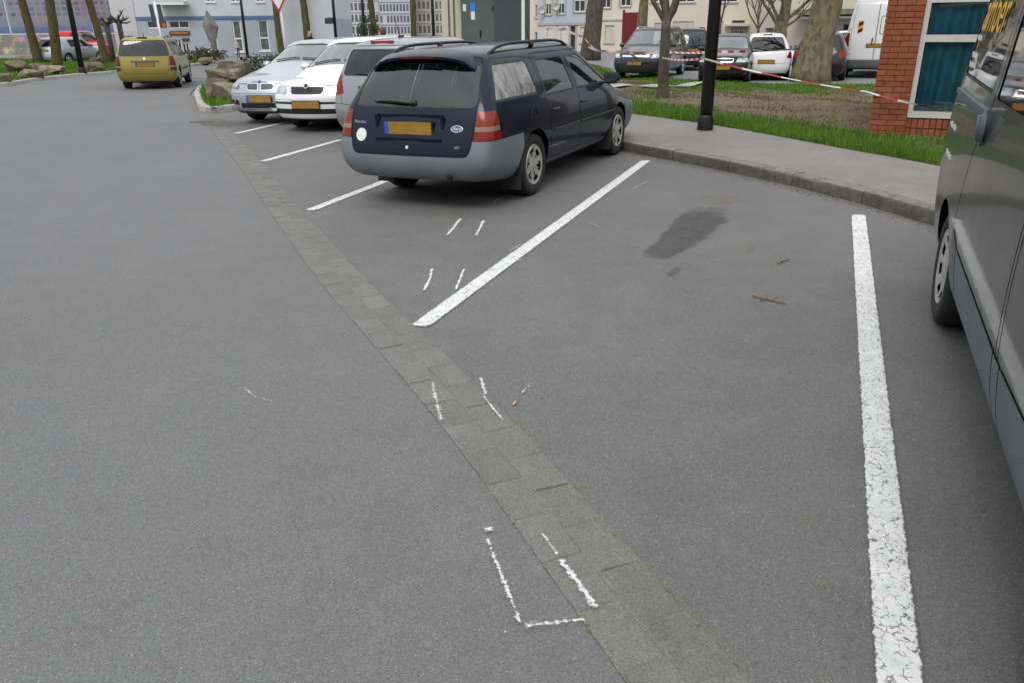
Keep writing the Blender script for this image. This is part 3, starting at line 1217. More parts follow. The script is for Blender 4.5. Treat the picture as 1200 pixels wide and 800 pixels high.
# ------------------------------------------------------------------ vehicles: a smooth shell, cut along the outlines of its parts
def round_poly(pts, r, n=3):
    out = []
    m_ = len(pts)
    for i in range(m_):
        p0, p1, p2 = Vector(pts[i - 1]), Vector(pts[i]), Vector(pts[(i + 1) % m_])
        a, b = (p0 - p1), (p2 - p1)
        rr = min(r, a.length * 0.45, b.length * 0.45)
        a, b = p1 + a.normalized() * rr, p1 + b.normalized() * rr
        for k in range(n + 1):
            t = k / n
            out.append(tuple(a * (1 - t) ** 2 + p1 * 2 * t * (1 - t) + b * t * t))
    return out


def inset_poly(pts, d):
    """move every edge inwards by d"""
    n = len(pts)
    area = sum(pts[i][0] * pts[(i + 1) % n][1] - pts[(i + 1) % n][0] * pts[i][1] for i in range(n))
    s = 1 if area > 0 else -1
    out = []
    for i in range(n):
        a, b, c = Vector(pts[i - 1]), Vector(pts[i]), Vector(pts[(i + 1) % n])
        e1, e2 = (b - a), (c - b)
        if e1.length < 1e-6 or e2.length < 1e-6:
            out.append(tuple(b))
            continue
        e1.normalize()
        e2.normalize()
        n1, n2 = Vector((-e1.y, e1.x)) * s, Vector((-e2.y, e2.x)) * s
        k = (n1 + n2)
        k = k / max(0.35, k.length_squared / 2) if k.length > 1e-6 else n1
        out.append(tuple(b + k * d))
    return out


AX = {'y': (0, 2), 'x': (1, 2), 'z': (0, 1)}


class Shell:
    def __init__(self, P):
        self.P = P
        self.make_cage()
        self.lay = self.bm.faces.layers.int.new('part')
        self.names = ['body']
        self.mats = {}
        self.bvh = BVHTree.FromBMesh(self.bm)
        self.ref_faces = [[v.index for v in f.verts] for f in self.bm.faces]
        self.ref_co = [v.co.copy() for v in self.bm.verts]
        self.ref_no = [v.normal.copy() for v in self.bm.verts]

    def make_cage(self):
        P = self.P
        hw = P['W'] / 2
        wb, xr, xf = P['wb'], -(P['wb'] / 2 + P['ro']), P['wb'] / 2 + P['fo']
        H, belt, zb = P['H'], P['belt'], P['zb']
        ty = P.get('roofw', 0.66) * hw
        st = []

        def sta(xs, wf, top_z, top_y, hood=False, bz=None, sh=None):
            """xs: x of the six rows"""
            if not isinstance(xs, (list, tuple)):
                xs = [xs] * 6
            if hood:
                zs = [zb, zb + 0.13, P.get('mid', 0.58), top_z - 0.15, top_z - 0.045, top_z]
                ys = [0.84 * hw * wf, 0.965 * hw * wf, hw * wf, 0.975 * hw * wf, 0.90 * hw * wf, top_y]
            else:
                bl = belt if bz is None else bz
                zs = [zb, zb + 0.13, P.get('mid', 0.58), bl - 0.11, bl, top_z]
                ys = [P.get('r0w', 0.84) * hw * wf, 0.97 * hw * wf, hw * wf, 0.985 * hw * wf, (0.945 if sh is None else sh) * hw * wf, top_y]
            st.append([(xs[k], ys[k], zs[k]) for k in range(6)])

        rt, rbx = P['rtop'], P['rbelt']
        if P.get('deck'):                                  # saloon: boot lid behind the rear window
            dz = P['deck']
            sta([xr + .08, xr + .0, xr + .01, xr + .05, xr + .09, xr + .12], 0.93, dz - 0.03, 0.72 * hw, True)
            sta([xr + .16, xr + .1, xr + .11, xr + .16, xr + .2, xr + .24], 0.975, dz, 0.74 * hw, True)
            sta([-wb / 2 - .30] * 5 + [P['dglass']], 0.995, dz + 0.01, 0.72 * hw, True)
            sta([-wb / 2 + .05] * 5 + [rt], 1.0, H - 0.03, ty)
        else:
            bw = P.get('rear_w', 0.93)
            zb0, zb = zb, P.get('zbr', zb)
            sta([xr + .09, xr + .0, xr + .01, rbx - .02, rbx + .01, rt], bw, H - P.get('rdrop', 0.07), ty * 0.95, bz=P.get('rbz', belt))
            sta([xr + .18, xr + .1, xr + .11, rbx + .09, rbx + .12, rt + .13], bw + 0.045, H - P.get('rdrop', 0.07) * 0.45, ty * 0.985, bz=P.get('rbz', belt))
            zb = zb0
            sta([-wb / 2 - .38] * 5 + [max(-wb / 2 - .30, rt + .3)], 0.99, H - .015, ty)
            sta([-wb / 2] * 5 + [max(-wb / 2 + .05, rt + .5)], 1.0, H, ty)
        t0 = st[-1][5][0]
        wt, cw = P['wst'], P['cowl']
        for k, f in ((1, .25), (2, .5), (3, .75)):
            xb = -wb / 2 + (cw - .28 + wb / 2) * f
            sta([xb] * 5 + [t0 + (wt - .12 - t0) * (k / 3)], 1.0, H - (0.005 if k < 3 else .012), ty)
        sta([cw - .24] * 5 + [wt], 1.0, H - .04, ty * 0.97, bz=min(belt, P['cowlz'] + .01))
        sta([cw + .02] * 5 + [cw], 0.995, P['cowlz'], 0.78 * hw, True)
        sta(wb / 2 - 0.05 if wb / 2 - 0.05 > cw + .12 else cw + .16, 0.99, P['cowlz'] - (P['cowlz'] - P['nose']) * .35, 0.79 * hw, True)
        sta(wb / 2 + .32, 0.975, P['cowlz'] - (P['cowlz'] - P['nose']) * .72, 0.77 * hw, True)
        sta([xf - .13, xf - .10, xf - .11, xf - .17, xf - .19, xf - .22], 0.93, P['nose'] + .03, 0.70 * hw, True)
        sta([xf - .06, xf, xf - .01, xf - .05, xf - .08, xf - .11], 0.84, P['nose'] - .02, 0.62 * hw, True)
        B = [-.82, -.42, 0, .42, .82]
        nb = len(B)
        vid = {}
        verts, faces = [], []

        def add(p):
            verts.append(p)
            return len(verts) - 1

        rings = []
        ns = len(st)
        for i, rows in enumerate(st):
            rear, front = i == 0, i == ns - 1
            bow = P.get('rbow', .07) if i <= 1 else 0
            fb = P.get('fbow', .17) if i >= ns - 2 else (.10 if i >= ns - 3 else (P.get('wbow', .09) if ns - 6 <= i <= ns - 5 else 0))

            def sh(b, k=1.0):
                return (-bow + fb) * (1 - b * b) * k
            ring = []
            for (x, y, z) in rows:                          # left side, bottom to top
                ring.append(add((x, y, z)))
            x, y, z = rows[5]
            cr = P.get('crown', .045) if z > P['cowlz'] + .1 else .03
            for b in reversed(B):
                ring.append(add((x + sh(b), y * b, z + cr * (1 - b * b))))
            for (x, y, z) in reversed(rows):
                ring.append(add((x, -y, z)))
            x, y, z = rows[0]
            for b in B:
                ring.append(add((x + sh(b), y * b, z)))
            rings.append(ring)
        nr = len(rings[0])
        for i in range(ns - 1):
            for k in range(nr):
                a, b = rings[i][k], rings[i][(k + 1) % nr]
                c, d = rings[i + 1][(k + 1) % nr], rings[i + 1][k]
                faces.append((a, b, c, d))
        for i, sgn in ((0, -1), (ns - 1, 1)):
            rows = st[i]
            ring = rings[i]
            bow = -P.get('rbow', .07) if i == 0 else P.get('fbow', .17)
            grid = []
            for r in range(6):
                if r == 0:
                    gr = [ring[0]] + [ring[-1 - k] for k in range(nb)] + [ring[5 + nb + 6]]
                elif r == 5:
                    gr = [ring[5 + k] for k in range(nb + 2)]
                else:
                    x, y, z = rows[r]
                    gr = [ring[r]] + [add((x + bow * (1 - b * b), y * b, z)) for b in reversed(B)] + [ring[5 + nb + 6 - r]]
                grid.append(gr)
            for r in range(5):
                for k in range(nb + 1):
                    q = (grid[r][k], grid[r][k + 1], grid[r + 1][k + 1], grid[r + 1][k])
                    faces.append(q)
        me = bpy.data.meshes.new('cage')
        me.from_pydata(verts, [], faces)
        bm = bmesh.new()
        bm.from_mesh(me)
        bmesh.ops.recalc_face_normals(bm, faces=bm.faces)
        bm.to_mesh(me)
        bm.free()
        o = bpy.data.objects.new('cage', me)
        md = o.modifiers.new('s', 'SUBSURF')
        md.levels = md.render_levels = self.P.get('lvl', 2)
        em = evaluated_mesh(o)
        bpy.data.objects.remove(o)
        self.bm = bmesh.new()
        self.bm.from_mesh(em)
        self.bm.verts.ensure_lookup_table()
        self.bm.faces.ensure_lookup_table()
        self.bm.normal_update()
        self.xr, self.xf = min(v.co.x for v in self.bm.verts), max(v.co.x for v in self.bm.verts)
        bpy.data.meshes.remove(em)
        bpy.data.meshes.remove(me)

    # --- cutting
    def region(self, polys, filt=None, pad=0.02):
        """cut along prism outlines; return the faces inside all of them"""
        cand = [f for f in self.bm.faces if (filt is None or filt(f.calc_center_median()))]
        for ax, poly in polys:
            i, j = AX[ax]
            us, ws = [p[0] for p in poly], [p[1] for p in poly]
            u0, u1, w0, w1 = min(us) - pad, max(us) + pad, min(ws) - pad, max(ws) + pad
            keep = []
            for f in cand:
                fu = [v.co[i] for v in f.verts]
                fw = [v.co[j] for v in f.verts]
                if max(fu) >= u0 and min(fu) <= u1 and max(fw) >= w0 and min(fw) <= w1:
                    keep.append(f)
            cand = keep
        for ax, poly in polys:
            i, j = AX[ax]
            n = len(poly)
            for k in range(n):
                a, b = poly[k], poly[(k + 1) % n]
                du, dw = b[0] - a[0], b[1] - a[1]
                L = math.hypot(du, dw)
                if L < 1e-5:
                    continue
                co = Vector((0, 0, 0))
                no = Vector((0, 0, 0))
                co[i], co[j] = a
                no[i], no[j] = -dw / L, du / L
                # only faces that the edge itself (plus some length) crosses
                sel = []
                e0, e1 = min(a[0], b[0]) - .002, max(a[0], b[0]) + .002
                g0, g1 = min(a[1], b[1]) - .002, max(a[1], b[1]) + .002
                for f in cand:
                    cs = [v.co for v in f.verts]
                    fu = [c_[i] for c_ in cs]
                    if max(fu) < e0 or min(fu) > e1:
                        continue
                    fw = [c_[j] for c_ in cs]
                    if max(fw) < g0 or min(fw) > g1:
                        continue
                    ds = [(c_ - co).dot(no) for c_ in cs]
                    if min(ds) < -1e-6 and max(ds) > 1e-6:
                        sel.append(f)
                if not sel:
                    continue
                geom = sel + list({e for f in sel for e in f.edges}) + list({v for f in sel for v in f.verts})
                res = bmesh.ops.bisect_plane(self.bm, geom=geom, dist=1e-6, plane_co=co, plane_no=no)
                selset = set(sel)
                cand = [f for f in cand if f not in selset] + [g_ for g_ in res['geom'] if isinstance(g_, bmesh.types.BMFace)]
        out = []
        seen = set()
        for f in cand:
            if not f.is_valid or f in seen:
                continue
            seen.add(f)
            c = f.calc_center_median()
            if filt is not None and not filt(c):
                continue
            if all(inside(p, c[AX[a][0]], c[AX[a][1]]) for a, p in polys):
                out.append(f)
        return out

    def tag(self, faces, name, mat):
        key = (name, mat)
        if key not in self.mats:
            self.mats[key] = len(self.names)
            self.names.append(key)
        k = self.mats[key]
        for f in faces:
            f[self.lay] = k

    def tag_islands(self, faces, name, mat):
        """every separate piece of a region becomes a part of its own"""
        left = set(faces)
        n = 0
        while left:
            stack = [left.pop()]
            comp = []
            while stack:
                f = stack.pop()
                comp.append(f)
                for e in f.edges:
                    for q in e.link_faces:
                        if q in left:
                            left.remove(q)
                            stack.append(q)
            self.tag(comp, '%s#i%d' % (name, n), mat)
            n += 1

    def tag_sides(self, faces, name, mat):
        self.tag([f for f in faces if f.calc_center_median().y > 0], name + '@L', mat)
        self.tag([f for f in faces if f.calc_center_median().y <= 0], name + '@R', mat)

    def panel(self, polys, name, mat, filt=None, seam=0.007, sides=False, seam_name='seam', seam_mat='seam'):
        """a panel with a dark gap round it"""
        t = self.tag_sides if sides else self.tag
        t(self.region(polys, filt), seam_name, seam_mat)
        inner = [(polys[0][0], inset_poly(polys[0][1], seam))] + list(polys[1:])
        t(self.region(inner, filt), name, mat)

    def surf(self, origin, direction):
        return self.bvh.ray_cast(Vector(origin), Vector(direction))

    def normal_at(self, p):
        loc, no, idx, d = self.bvh.find_nearest(p)
        if idx is None:
            return Vector((0, 0, 1))
        vs = self.ref_faces[idx]
        w = [1.0 / (1e-5 + (self.ref_co[v] - loc).length_squared) for v in vs]
        s = sum(w)
        nn = Vector((0, 0, 0))
        for v, ww in zip(vs, w):
            nn += self.ref_no[v] * (ww / s)
        return nn.normalized()

    def split_seams(self):
        for k, key in list(enumerate(self.names)):
            if k and key[0].startswith('seam'):
                fs = [f for f in self.bm.faces if f[self.lay] == k]
                if fs:
                    self.tag_islands(fs, 'seam@%d' % k, key[1])

    def split(self, root, body_mat, parents=None, sink=None):
        """every tagged part becomes a mesh of its own under the root; returns {tag: object}"""
        groups = {}
        for f in self.bm.faces:
            groups.setdefault(f[self.lay], []).append(f)
        objs = {}
        for k, faces in sorted(groups.items(), key=lambda q: q[0]):
            name, mat = ('body', body_mat) if k == 0 else self.names[k]
            plain = name.split('@')[0].split('#')[0]
            vmap, vs, ns, fs = {}, [], [], []
            off = (sink or {}).get(plain, 0.0)
            for f in faces:
                idx = []
                for v in f.verts:
                    if v.index not in vmap or v not in vmap:
                        pass
                    if v not in vmap:
                        vmap[v] = len(vs)
                        nn = self.normal_at(v.co)
                        vs.append(v.co - nn * off)
                        ns.append(nn)
                    idx.append(vmap[v])
                fs.append(idx)
            me = bpy.data.meshes.new(plain)
            me.from_pydata(vs, [], fs)
            me.polygons.foreach_set('use_smooth', [True] * len(fs))
            me.normals_split_custom_set_from_vertices([tuple(n) for n in ns])
            objs[name] = link(plain, me, mat, root)
        return objs


def tyre_and_rim(r, w, style, parent_name='wheel'):
    """wheel about the y axis, outer face towards +y"""
    rim_r = r * 0.68
    t = MB()
    prof = [(rim_r, w * .42), (rim_r + .012, w * .5), (r * .86, w * .53), (r * .955, w * .48), (r, w * .36), (r, -w * .36), (r * .955, -w * .48), (r * .86, -w * .53), (rim_r, -w * .45), (rim_r, w * .42)]
    t.lathe(prof, 36, 'y')
    tm = t.mesh('tyre')
    tm.polygons.foreach_set('use_smooth', [True] * len(tm.polygons))
    tm.materials.append(MATS['tyre_rubber'])
    rm = MB()
    seg = 60
    rad = [0.0, .16, .30, .40, .62, .80, .88, .94, 1.0]
    yy = [w * .46, w * .47, w * .44, w * .40, w * .42, w * .46, w * .47, w * .50, w * .40]
    nslot = {'hub6': 6, 'hub8': 8, 'alloy5': 5, 'alloy10': 10}[style]
    vs = [(0, yy[0], 0)]
    for q, y_ in zip(rad[1:], yy[1:]):
        for k in range(seg):
            a = 2 * math.pi * k / seg
            vs.append((q * rim_r * math.cos(a), y_, q * rim_r * math.sin(a)))
    fs = [(0, 1 + k, 1 + (k + 1) % seg) for k in range(seg)]
    for i in range(len(rad) - 2):
        for k in range(seg):
            ph = (k + .5) / seg * nslot % 1
            if style.startswith('hub'):
                hole = i == 3 and .25 < ph < .75
                hole = (i in (2, 3) and (.22 if i == 3 else .36) < ph < (.78 if i == 3 else .64)) if style == 'hub6' else hole
            else:
                hole = i in (1, 2, 3, 4) and (.22 if i > 2 else .32) < ph < (.78 if i > 2 else .68)
            if hole:
                continue
            a, b = 1 + i * seg + k, 1 + i * seg + (k + 1) % seg
            fs.append((a, a + seg, b + seg, b))
    rm.add(vs, fs)
    rmm = bpy.data.meshes.new('rim')
    rmm.from_pydata(rm.v, [], rm.f)
    rmm.materials.append(MATS['wheel_silver' if style.startswith('hub') else 'wheel_alloy'])
    smooth_by_angle(rmm, 50)
    bk = MB().lathe([(0.001, w * .30), (rim_r * 1.01, w * .30), (rim_r * 1.01, -w * .4), (0.001, -w * .4)], 24, 'y').mesh('brake_disc')
    bk.materials.append(MATS['underbody'])
    return tm, rmm, bk


TYRES = {}


def add_wheels(root, P, steer=0.0):
    key = (round(P['r'], 3), P['tw'], P['rim'])
    if key not in TYRES:
        TYRES[key] = tyre_and_rim(P['r'], P['tw'], P['rim'])
    tm, rm, bk = TYRES[key]
    for sx in (-1, 1):
        for sy in (-1, 1):
            w = empty('wheel')
            w.parent = root
            w.location = (sx * P['wb'] / 2, sy * (P['W'] / 2 - P['tw'] / 2 - P.get('tuck', .035)), P['r'])
            w.rotation_euler = (0, random.uniform(0, 6), (0 if sy > 0 else math.pi) + (steer if sx > 0 else 0))
            link('tyre', tm, None, w)
            link('rim', rm, None, w)
            link('brake_disc', bk, None, w)


def add_liners(root, P):
    for sx in (-1, 1):
        for sy in (-1, 1):
            mb = MB()
            r = P['r'] + P.get('archgap', .055) + .004
            n = 16
            y0, y1 = sy * 0.50, sy * (P['W'] / 2 - P.get('liner', .06))
            a0, a1 = R(-8), R(188)
            ring = lambda y, rr: [(sx * P['wb'] / 2 + rr * math.cos(a0 + (a1 - a0) * k / n), y, P['r'] + rr * math.sin(a0 + (a1 - a0) * k / n)) for k in range(n + 1)]
            A, B_ = ring(y0, r), ring(y1, r)
            mb.add(A + B_, [(k, k + 1, n + 2 + k, n + 1 + k) for k in range(n)])
            mb.add([(sx * P['wb'] / 2, y0, P['r'])] + A, [(0, k + 1, k + 2) for k in range(n)])
            mb.build('wheel_arch', 'underbody', root, raw=True)


def seat_mesh():
    mb = MB()
    mb.box((0, 0, .10), (.50, .48, .16))
    rot = Matrix.Rotation(R(-14), 3, 'Y')
    mb.box((-.27, 0, .44), (.13, .46, .62), rot)
    mb.box((-.36, 0, .83), (.09, .26, .17), rot)
    me = mb.mesh('seat')
    bm = bmesh.new()
    bm.from_mesh(me)
    bmesh.ops.bevel(bm, geom=list(bm.edges), offset=0.035, segments=2, affect='EDGES')
    bm.to_mesh(me)
    bm.free()
    me.polygons.foreach_set('use_smooth', [True] * len(me.polygons))
    me.materials.append(MATS['seat_cloth'])
    return me


SEAT = seat_mesh()


def add_interior(root, P, rear=True):
    z = P['zb'] + .10
    for sy in (-1, 1):
        o = link('seat', SEAT, None, root)
        o.location = (P['cowl'] - 1.15, sy * .36, z + .08)
    if rear:
        for sy in (-1, 0, 1):
            o = link('seat', SEAT, None, root)
            o.location = (P['cowl'] - 1.98, sy * .44, z + .06)
            o.scale = (1, .92, .97)
    hw = P['W'] / 2
    mb = MB()
    mb.box((P['cowl'] - .38, 0, P['belt'] - .10), (.34, hw * 1.6, .20))
    mb.build('dashboard', 'black_trim', root)
    sw = MB()
    c = Vector((P['cowl'] - .66, .36, P['belt'] - .03))
    rot = Matrix.Rotation(R(-62), 3, 'Y')
    pts = [c + rot @ Vector((.18 * math.cos(a), .18 * math.sin(a), 0)) for a in [2 * math.pi * k / 16 for k in range(17)]]
    sw.tube(pts, .014, 6, False)
    sw.tube([c + rot @ Vector((0, -.17, 0)), c + rot @ Vector((0, .17, 0))], .016, 6)
    sw.build('steering_wheel', 'black_trim', root)


def plate(root, S, end, z, y=0.0, w=.52, h=.115, blue=True, proud=.012, frame=True):
    d = 1 if end == 'rear' else -1
    loc, no, idx, _ = S.surf((-9 * d, y, z), (d, 0, 0))
    x = loc.x - d * proud
    base = MB().box((x + d * .006, y, z), (.012, w + .018, h + .018)).build('licence_plate', 'black_trim', root)
    MB().box((x - d * .002, y + (-.02 * d if blue else 0), z), (.006, w - (.05 if blue else .006), h)).build('plate_face', 'plate_amber', base)
    if blue:
        MB().box((x - d * .002, y + (w / 2 - .022) * d, z), (.006, .042, h)).build('country_strip', 'plate_blue', base)
    return base, x


def mirror(root, P, mat, x=None, z=None, s=1.0):
    x = P['cowl'] - .36 if x is None else x
    z = P['belt'] + .07 if z is None else z
    for sy in (-1, 1):
        bm = bmesh.new()
        bmesh.ops.create_cube(bm, size=1)
        for v in bm.verts:
            f = .72 if v.co.x > 0 else 1
            v.co = Vector((v.co.x * .13, v.co.y * .21 * f, v.co.z * .14 * f))
        bmesh.ops.bevel(bm, geom=list(bm.edges), offset=.03, segments=3, affect='EDGES')
        bmesh.ops.create_cube(bm, size=1, matrix=Matrix.Translation((.0, -sy * .12, -.05)) @ Matrix.Diagonal((.06, .12, .03, 1)))
        me = bpy.data.meshes.new('mirror')
        bm.to_mesh(me)
        bm.free()
        me.polygons.foreach_set('use_smooth', [True] * len(me.polygons))
        o = link('mirror', me, mat, root)
        o.location = (x, sy * (P['W'] / 2 * .95 + .10) * 1.0, z)
        o.scale = (s, s, s)
        g_ = MB().box((-.067, 0, 0), (.004, .16, .10)).build('mirror_glass', 'chrome', o)


def handle(parent, S, x, z, sy, mat='black_trim', w=.16, proud=.018):
    loc, no, idx, _ = S.surf((x, sy * 3, z), (0, -sy, 0))
    mb = MB()
    mb.tube([(x - w / 2, loc.y - sy * .004, z), (x - w / 2 + .02, loc.y + sy * proud, z + .004), (x + w / 2 - .02, loc.y + sy * proud, z + .004), (x + w / 2, loc.y - sy * .004, z)], .014, 6)
    return mb.build('door_handle', mat, parent, True)


def text_mesh(body, size, extrude=0.001, shear=0.0, font_scale=1.0):
    cu = bpy.data.curves.new('t', 'FONT')
    cu.body = body
    cu.size = size
    cu.extrude = extrude
    cu.shear = shear
    cu.align_x = 'CENTER'
    cu.align_y = 'CENTER'
    o = bpy.data.objects.new('t', cu)
    me = evaluated_mesh(o)
    bpy.data.objects.remove(o)
    bpy.data.curves.remove(cu)
    return me


def circle(cx, cz, r, n=22):
    return [(cx + r * math.cos(2 * math.pi * k / n), cz + r * math.sin(2 * math.pi * k / n)) for k in range(n)]


CAR_BASE = dict(wb=2.60, ro=.85, fo=.85, W=1.74, H=1.45, belt=.93, zb=.20, cowlz=.95, nose=.74, cowl=1.02, wst=.36, rtop=-1.72, rbelt=-2.02, r=.305, tw=.20, rim='alloy5', B=-.02, Cp=-.98,
                roofw=.68, lvl=2)


def make_car(name, paint, X, Y, heading, label, group=None, P=None, tail='lens_red', glass='glass_clear', rear_glass=None, front='plain', rear='plain', bumper=None, rails=None, quarter=True,
             zfn=None, plates=('rear', 'front'), mirror_mat=None, steer=0.0, plate_z=(.86, .48), handles='paint', category='car', plate_blue=True, light_z=None, extra=None, detail=True):
    Q = dict(CAR_BASE)
    Q.update(P or {})
    P = Q
    S = Shell(P)
    hw = P['W'] / 2
    xr, xf = S.xr, S.xf
    wb, H, belt = P['wb'], P['H'], P['belt']
    root = empty(name, (X, Y, 0), 0, label=label, category=category)
    if group:
        root['group'] = group
    side = lambda c: abs(c.y) > hw * .5
    # wheel arches are holes
    for sx in (-1, 1):
        fs = S.region([('y', circle(sx * wb / 2, P['r'], P['r'] + P.get('archgap', .055))), ('x', [(.5, 0), (1.2, 0), (1.2, 1.2), (.5, 1.2)])])
        fs += S.region([('y', circle(sx * wb / 2, P['r'], P['r'] + P.get('archgap', .055))), ('x', [(-1.2, 0), (-.5, 0), (-.5, 1.2), (-1.2, 1.2)])])
        bmesh.ops.delete(S.bm, geom=list(set(fs)), context='FACES')
    # sills, floor
    S.tag(S.region([('y', [(xr - .1, 0), (xf + .1, 0), (xf + .1, P['zb'] + .04), (xr - .1, P['zb'] + .04)])]), 'underbody', 'underbody')
    bump_z = P.get('bump_z', .56)
    bm_r = bumper or paint
    bm_f = P.get('bumper_front') or bumper or paint
    ax_r, ax_f = -wb / 2 - P['r'] - .03, wb / 2 + P['r'] + .03
    S.panel([('y', [(xr - .2, P['zb'] + .035), (ax_r + .06, P['zb'] + .035), (ax_r + .06, bump_z), (xr - .2, bump_z)])], 'rear_bumper', bm_r, lambda c: c.x < ax_r + .08 and c.z > P['zb'] + .03, .005)
    S.panel([('y', [(xf + .2, P['zb'] + .035), (ax_f - .06, P['zb'] + .035), (ax_f - .06, bump_z - .03), (xf + .2, bump_z - .03)])], 'front_bumper', bm_f, lambda c: c.x > ax_f - .08, .005)
    # doors
    B, Cp = P['B'], P['Cp']
    zt = H - P.get('wtop', .115)
    zs = P['zb'] + .10
    ab, at_ = (P['cowl'] - .16, belt + .0), (P['wst'] - .10, zt)
    doors = [[(B + .02, zs), (P['cowl'] - .02, zs), (P['cowl'] - .0, belt - .03), (P['wst'] - .02, zt + .045), (B + .0, zt + .045)]]
    if Cp is not None:
        x1 = -wb / 2 + P['r'] + .10
        doors.append([(B - .02, zs), (B - .02, zt + .045), (Cp - P.get('crake', .06), zt + .045), (Cp - .03, belt), (min(Cp, x1), .66), (x1, zs + .12), (x1 + .02, zs)])
    for d in doors:
        S.panel([('y', round_poly(d, .05, 2))], 'door#%d' % doors.index(d), paint, side, P.get('seamw', .007), True)
    # windows with rubber frames
    wz = belt + .015
    wins = [[(B + .055, wz), (ab[0] - .02, wz + .0), (ab[0] - .05, wz + .03), (at_[0], zt), (B + .035, zt)]]
    if Cp is not None:
        wins.append([(Cp + .02, wz), (B - .06, wz), (B - .08, zt), (Cp + .06 - P.get('crake', .06), zt)])
    if quarter and P.get('qwin'):
        wins.append(P['qwin'])
    for k, w in enumerate(wins):
        w = round_poly(w, P.get('wround', .045), 3)
        gm = P.get('qglass', glass) if (quarter and P.get('qwin') and k == len(wins) - 1) else (P.get('rdglass', glass) if k == 1 else glass)
        S.tag_sides(S.region([('y', w)], side), 'window_frame#%d' % k, 'black_trim')
        S.tag_sides(S.region([('y', inset_poly(w, P.get('wframe', .018)))], side), 'window#%d' % k, gm)
    # windscreen
    wsf = lambda c: c.x > P['wst'] - .12 and c.z > P['cowlz'] - .02
    ws = [(-hw * .80, P['cowlz'] + .015), (hw * .80, P['cowlz'] + .015), (hw * P['roofw'] * .93, H - .05), (-hw * P['roofw'] * .93, H - .05)]
    ws = round_poly(ws, .06, 3)
    lim = ('y', [(P['wst'] - .10, H + .2), (P['cowl'] - .22, belt - .02), (P['cowl'] + .5, belt - .4), (P['cowl'] + .5, H + .2)])
    S.tag(S.region([('x', ws), lim], wsf), 'windscreen_frame', 'black_trim')
    S.tag(S.region([('x', inset_poly(ws, .025)), lim], wsf), 'windscreen', P.get('ws_glass', 'glass_screen'))
    # bonnet
    bo = [(P['cowl'] + .03, -hw * .76), (P['cowl'] + .03, hw * .76), (xf - .20, hw * .62), (xf - .10, hw * .3), (xf - .085, 0), (xf - .10, -hw * .3), (xf - .20, -hw * .62)]
    S.panel([('z', bo)], 'bonnet', paint, lambda c: c.z > P['nose'] - .12 and c.x > P['cowl'] - .05, .007)
    # rear end
    if P.get('deck'):
        rwf = lambda c: c.x < P['rtop'] + .1 and c.z > P['deck'] + .0
        rw = round_poly([(-hw * .76, P['deck'] + .05), (hw * .76, P['deck'] + .05), (hw * .60, H - .07), (-hw * .60, H - .07)], .06, 3)
        S.panel([('x', [(-hw * .72, .62), (hw * .72, .62), (hw * .72, P['deck'] - .01), (-hw * .72, P['deck'] - .01)])], 'boot_lid', paint, lambda c: c.x < xr + .25, .007)
    else:
        rwf = lambda c: c.x < P['rtop'] + .20 and c.z > belt - .2
        tg = P.get('tailgate') or [(-hw * .70, bump_z - .02), (hw * .70, bump_z - .02), (hw * .74, belt - .04), (hw * .58, H - .055), (-hw * .58, H - .055), (-hw * .74, belt - .04)]
        S.panel([('x', round_poly(tg, .06, 2))], 'tailgate', paint, lambda c: c.x < P['rtop'] + .12, .008)
        rw = P.get('rwin') or [(-hw * .70, belt + .03), (hw * .70, belt + .03), (hw * .565, H - .095), (-hw * .565, H - .095)]
        rw = round_poly(rw, .07, 3)
    S.tag(S.region([('x', rw)], rwf), 'rear_window_frame', 'black_trim')
    S.tag(S.region([('x', inset_poly(rw, P.get('rwframe', .022)))], rwf), 'rear_window', rear_glass or glass)
    # lamps
    for key, mt in P.get('tails', []):
        poly, xlim = key
        for s in (1, -1):
            pl = [(s * a, b) for a, b in poly]
            S.tag_sides(S.region([('x', pl), ('y', [(xr - .2, 0), (xr + xlim, 0), (xr + xlim, 2.5), (xr - .2, 2.5)])], lambda c: c.x < xr + .7), 'taillight#' + mt, mt)
    for key, mt in P.get('heads', []):
        poly, xlim = key
        for s in (1, -1):
            pl = round_poly([(s * a, b) for a, b in poly], .03, 2)
            S.tag_sides(S.region([('x', pl), ('y', [(xf + .2, 0), (xf - xlim, 0), (xf - xlim, 2.5), (xf + .2, 2.5)])], lambda c: c.x > xf - .8), 'headlight#' + mt, mt)
    for nm, mt, poly in P.get('fronts', []):
        S.tag(S.region([('x', round_poly(poly, .02, 2))], lambda c: c.x > xf - .55), nm, mt)
    for nm, mt, poly in P.get('rears', []):
        S.tag(S.region([('x', round_poly(poly, .02, 2))], lambda c: c.x < xr + .35), nm, mt)
    for nm, mt, poly in P.get('sides', []):
        S.tag_sides(S.region([('y', poly)], side), nm, mt)
    S.split_seams()
    objs = S.split(root, paint, sink={'window': .004, 'windscreen': .004, 'rear_window': .004, 'seam': .004, 'grille': .012, 'air_intake': .02, 'side_moulding': -.004})
    S.bm.free()
    # sub-parts hang under the part they belong to
    for k, o in objs.items():
        if k.startswith('window#'):
            o.parent = objs[k.replace('window#', 'window_frame#')]
        if k == 'windscreen':
            o.parent = objs['windscreen_frame']
        if k == 'rear_window':
            o.parent = objs['rear_window_frame']
    add_liners(root, P)
    add_wheels(root, P, steer)
    if detail:
        add_interior(root, P, wb > 2.3)
        mirror(root, P, mirror_mat or paint)
        hm = paint if handles == 'paint' else handles
        for sy, t in (((1, '@L'), (-1, '@R')) if handles else ()):
            handle(objs.get('door#0' + t, root), S, B + .14, belt - .13, sy, hm)
            if Cp is not None and 'door#1' + t in objs:
                handle(objs['door#1' + t], S, Cp + .16, belt - .13, sy, hm)
    if 'rear' in plates:
        plate(root, S, 'rear', plate_z[0], blue=plate_blue)
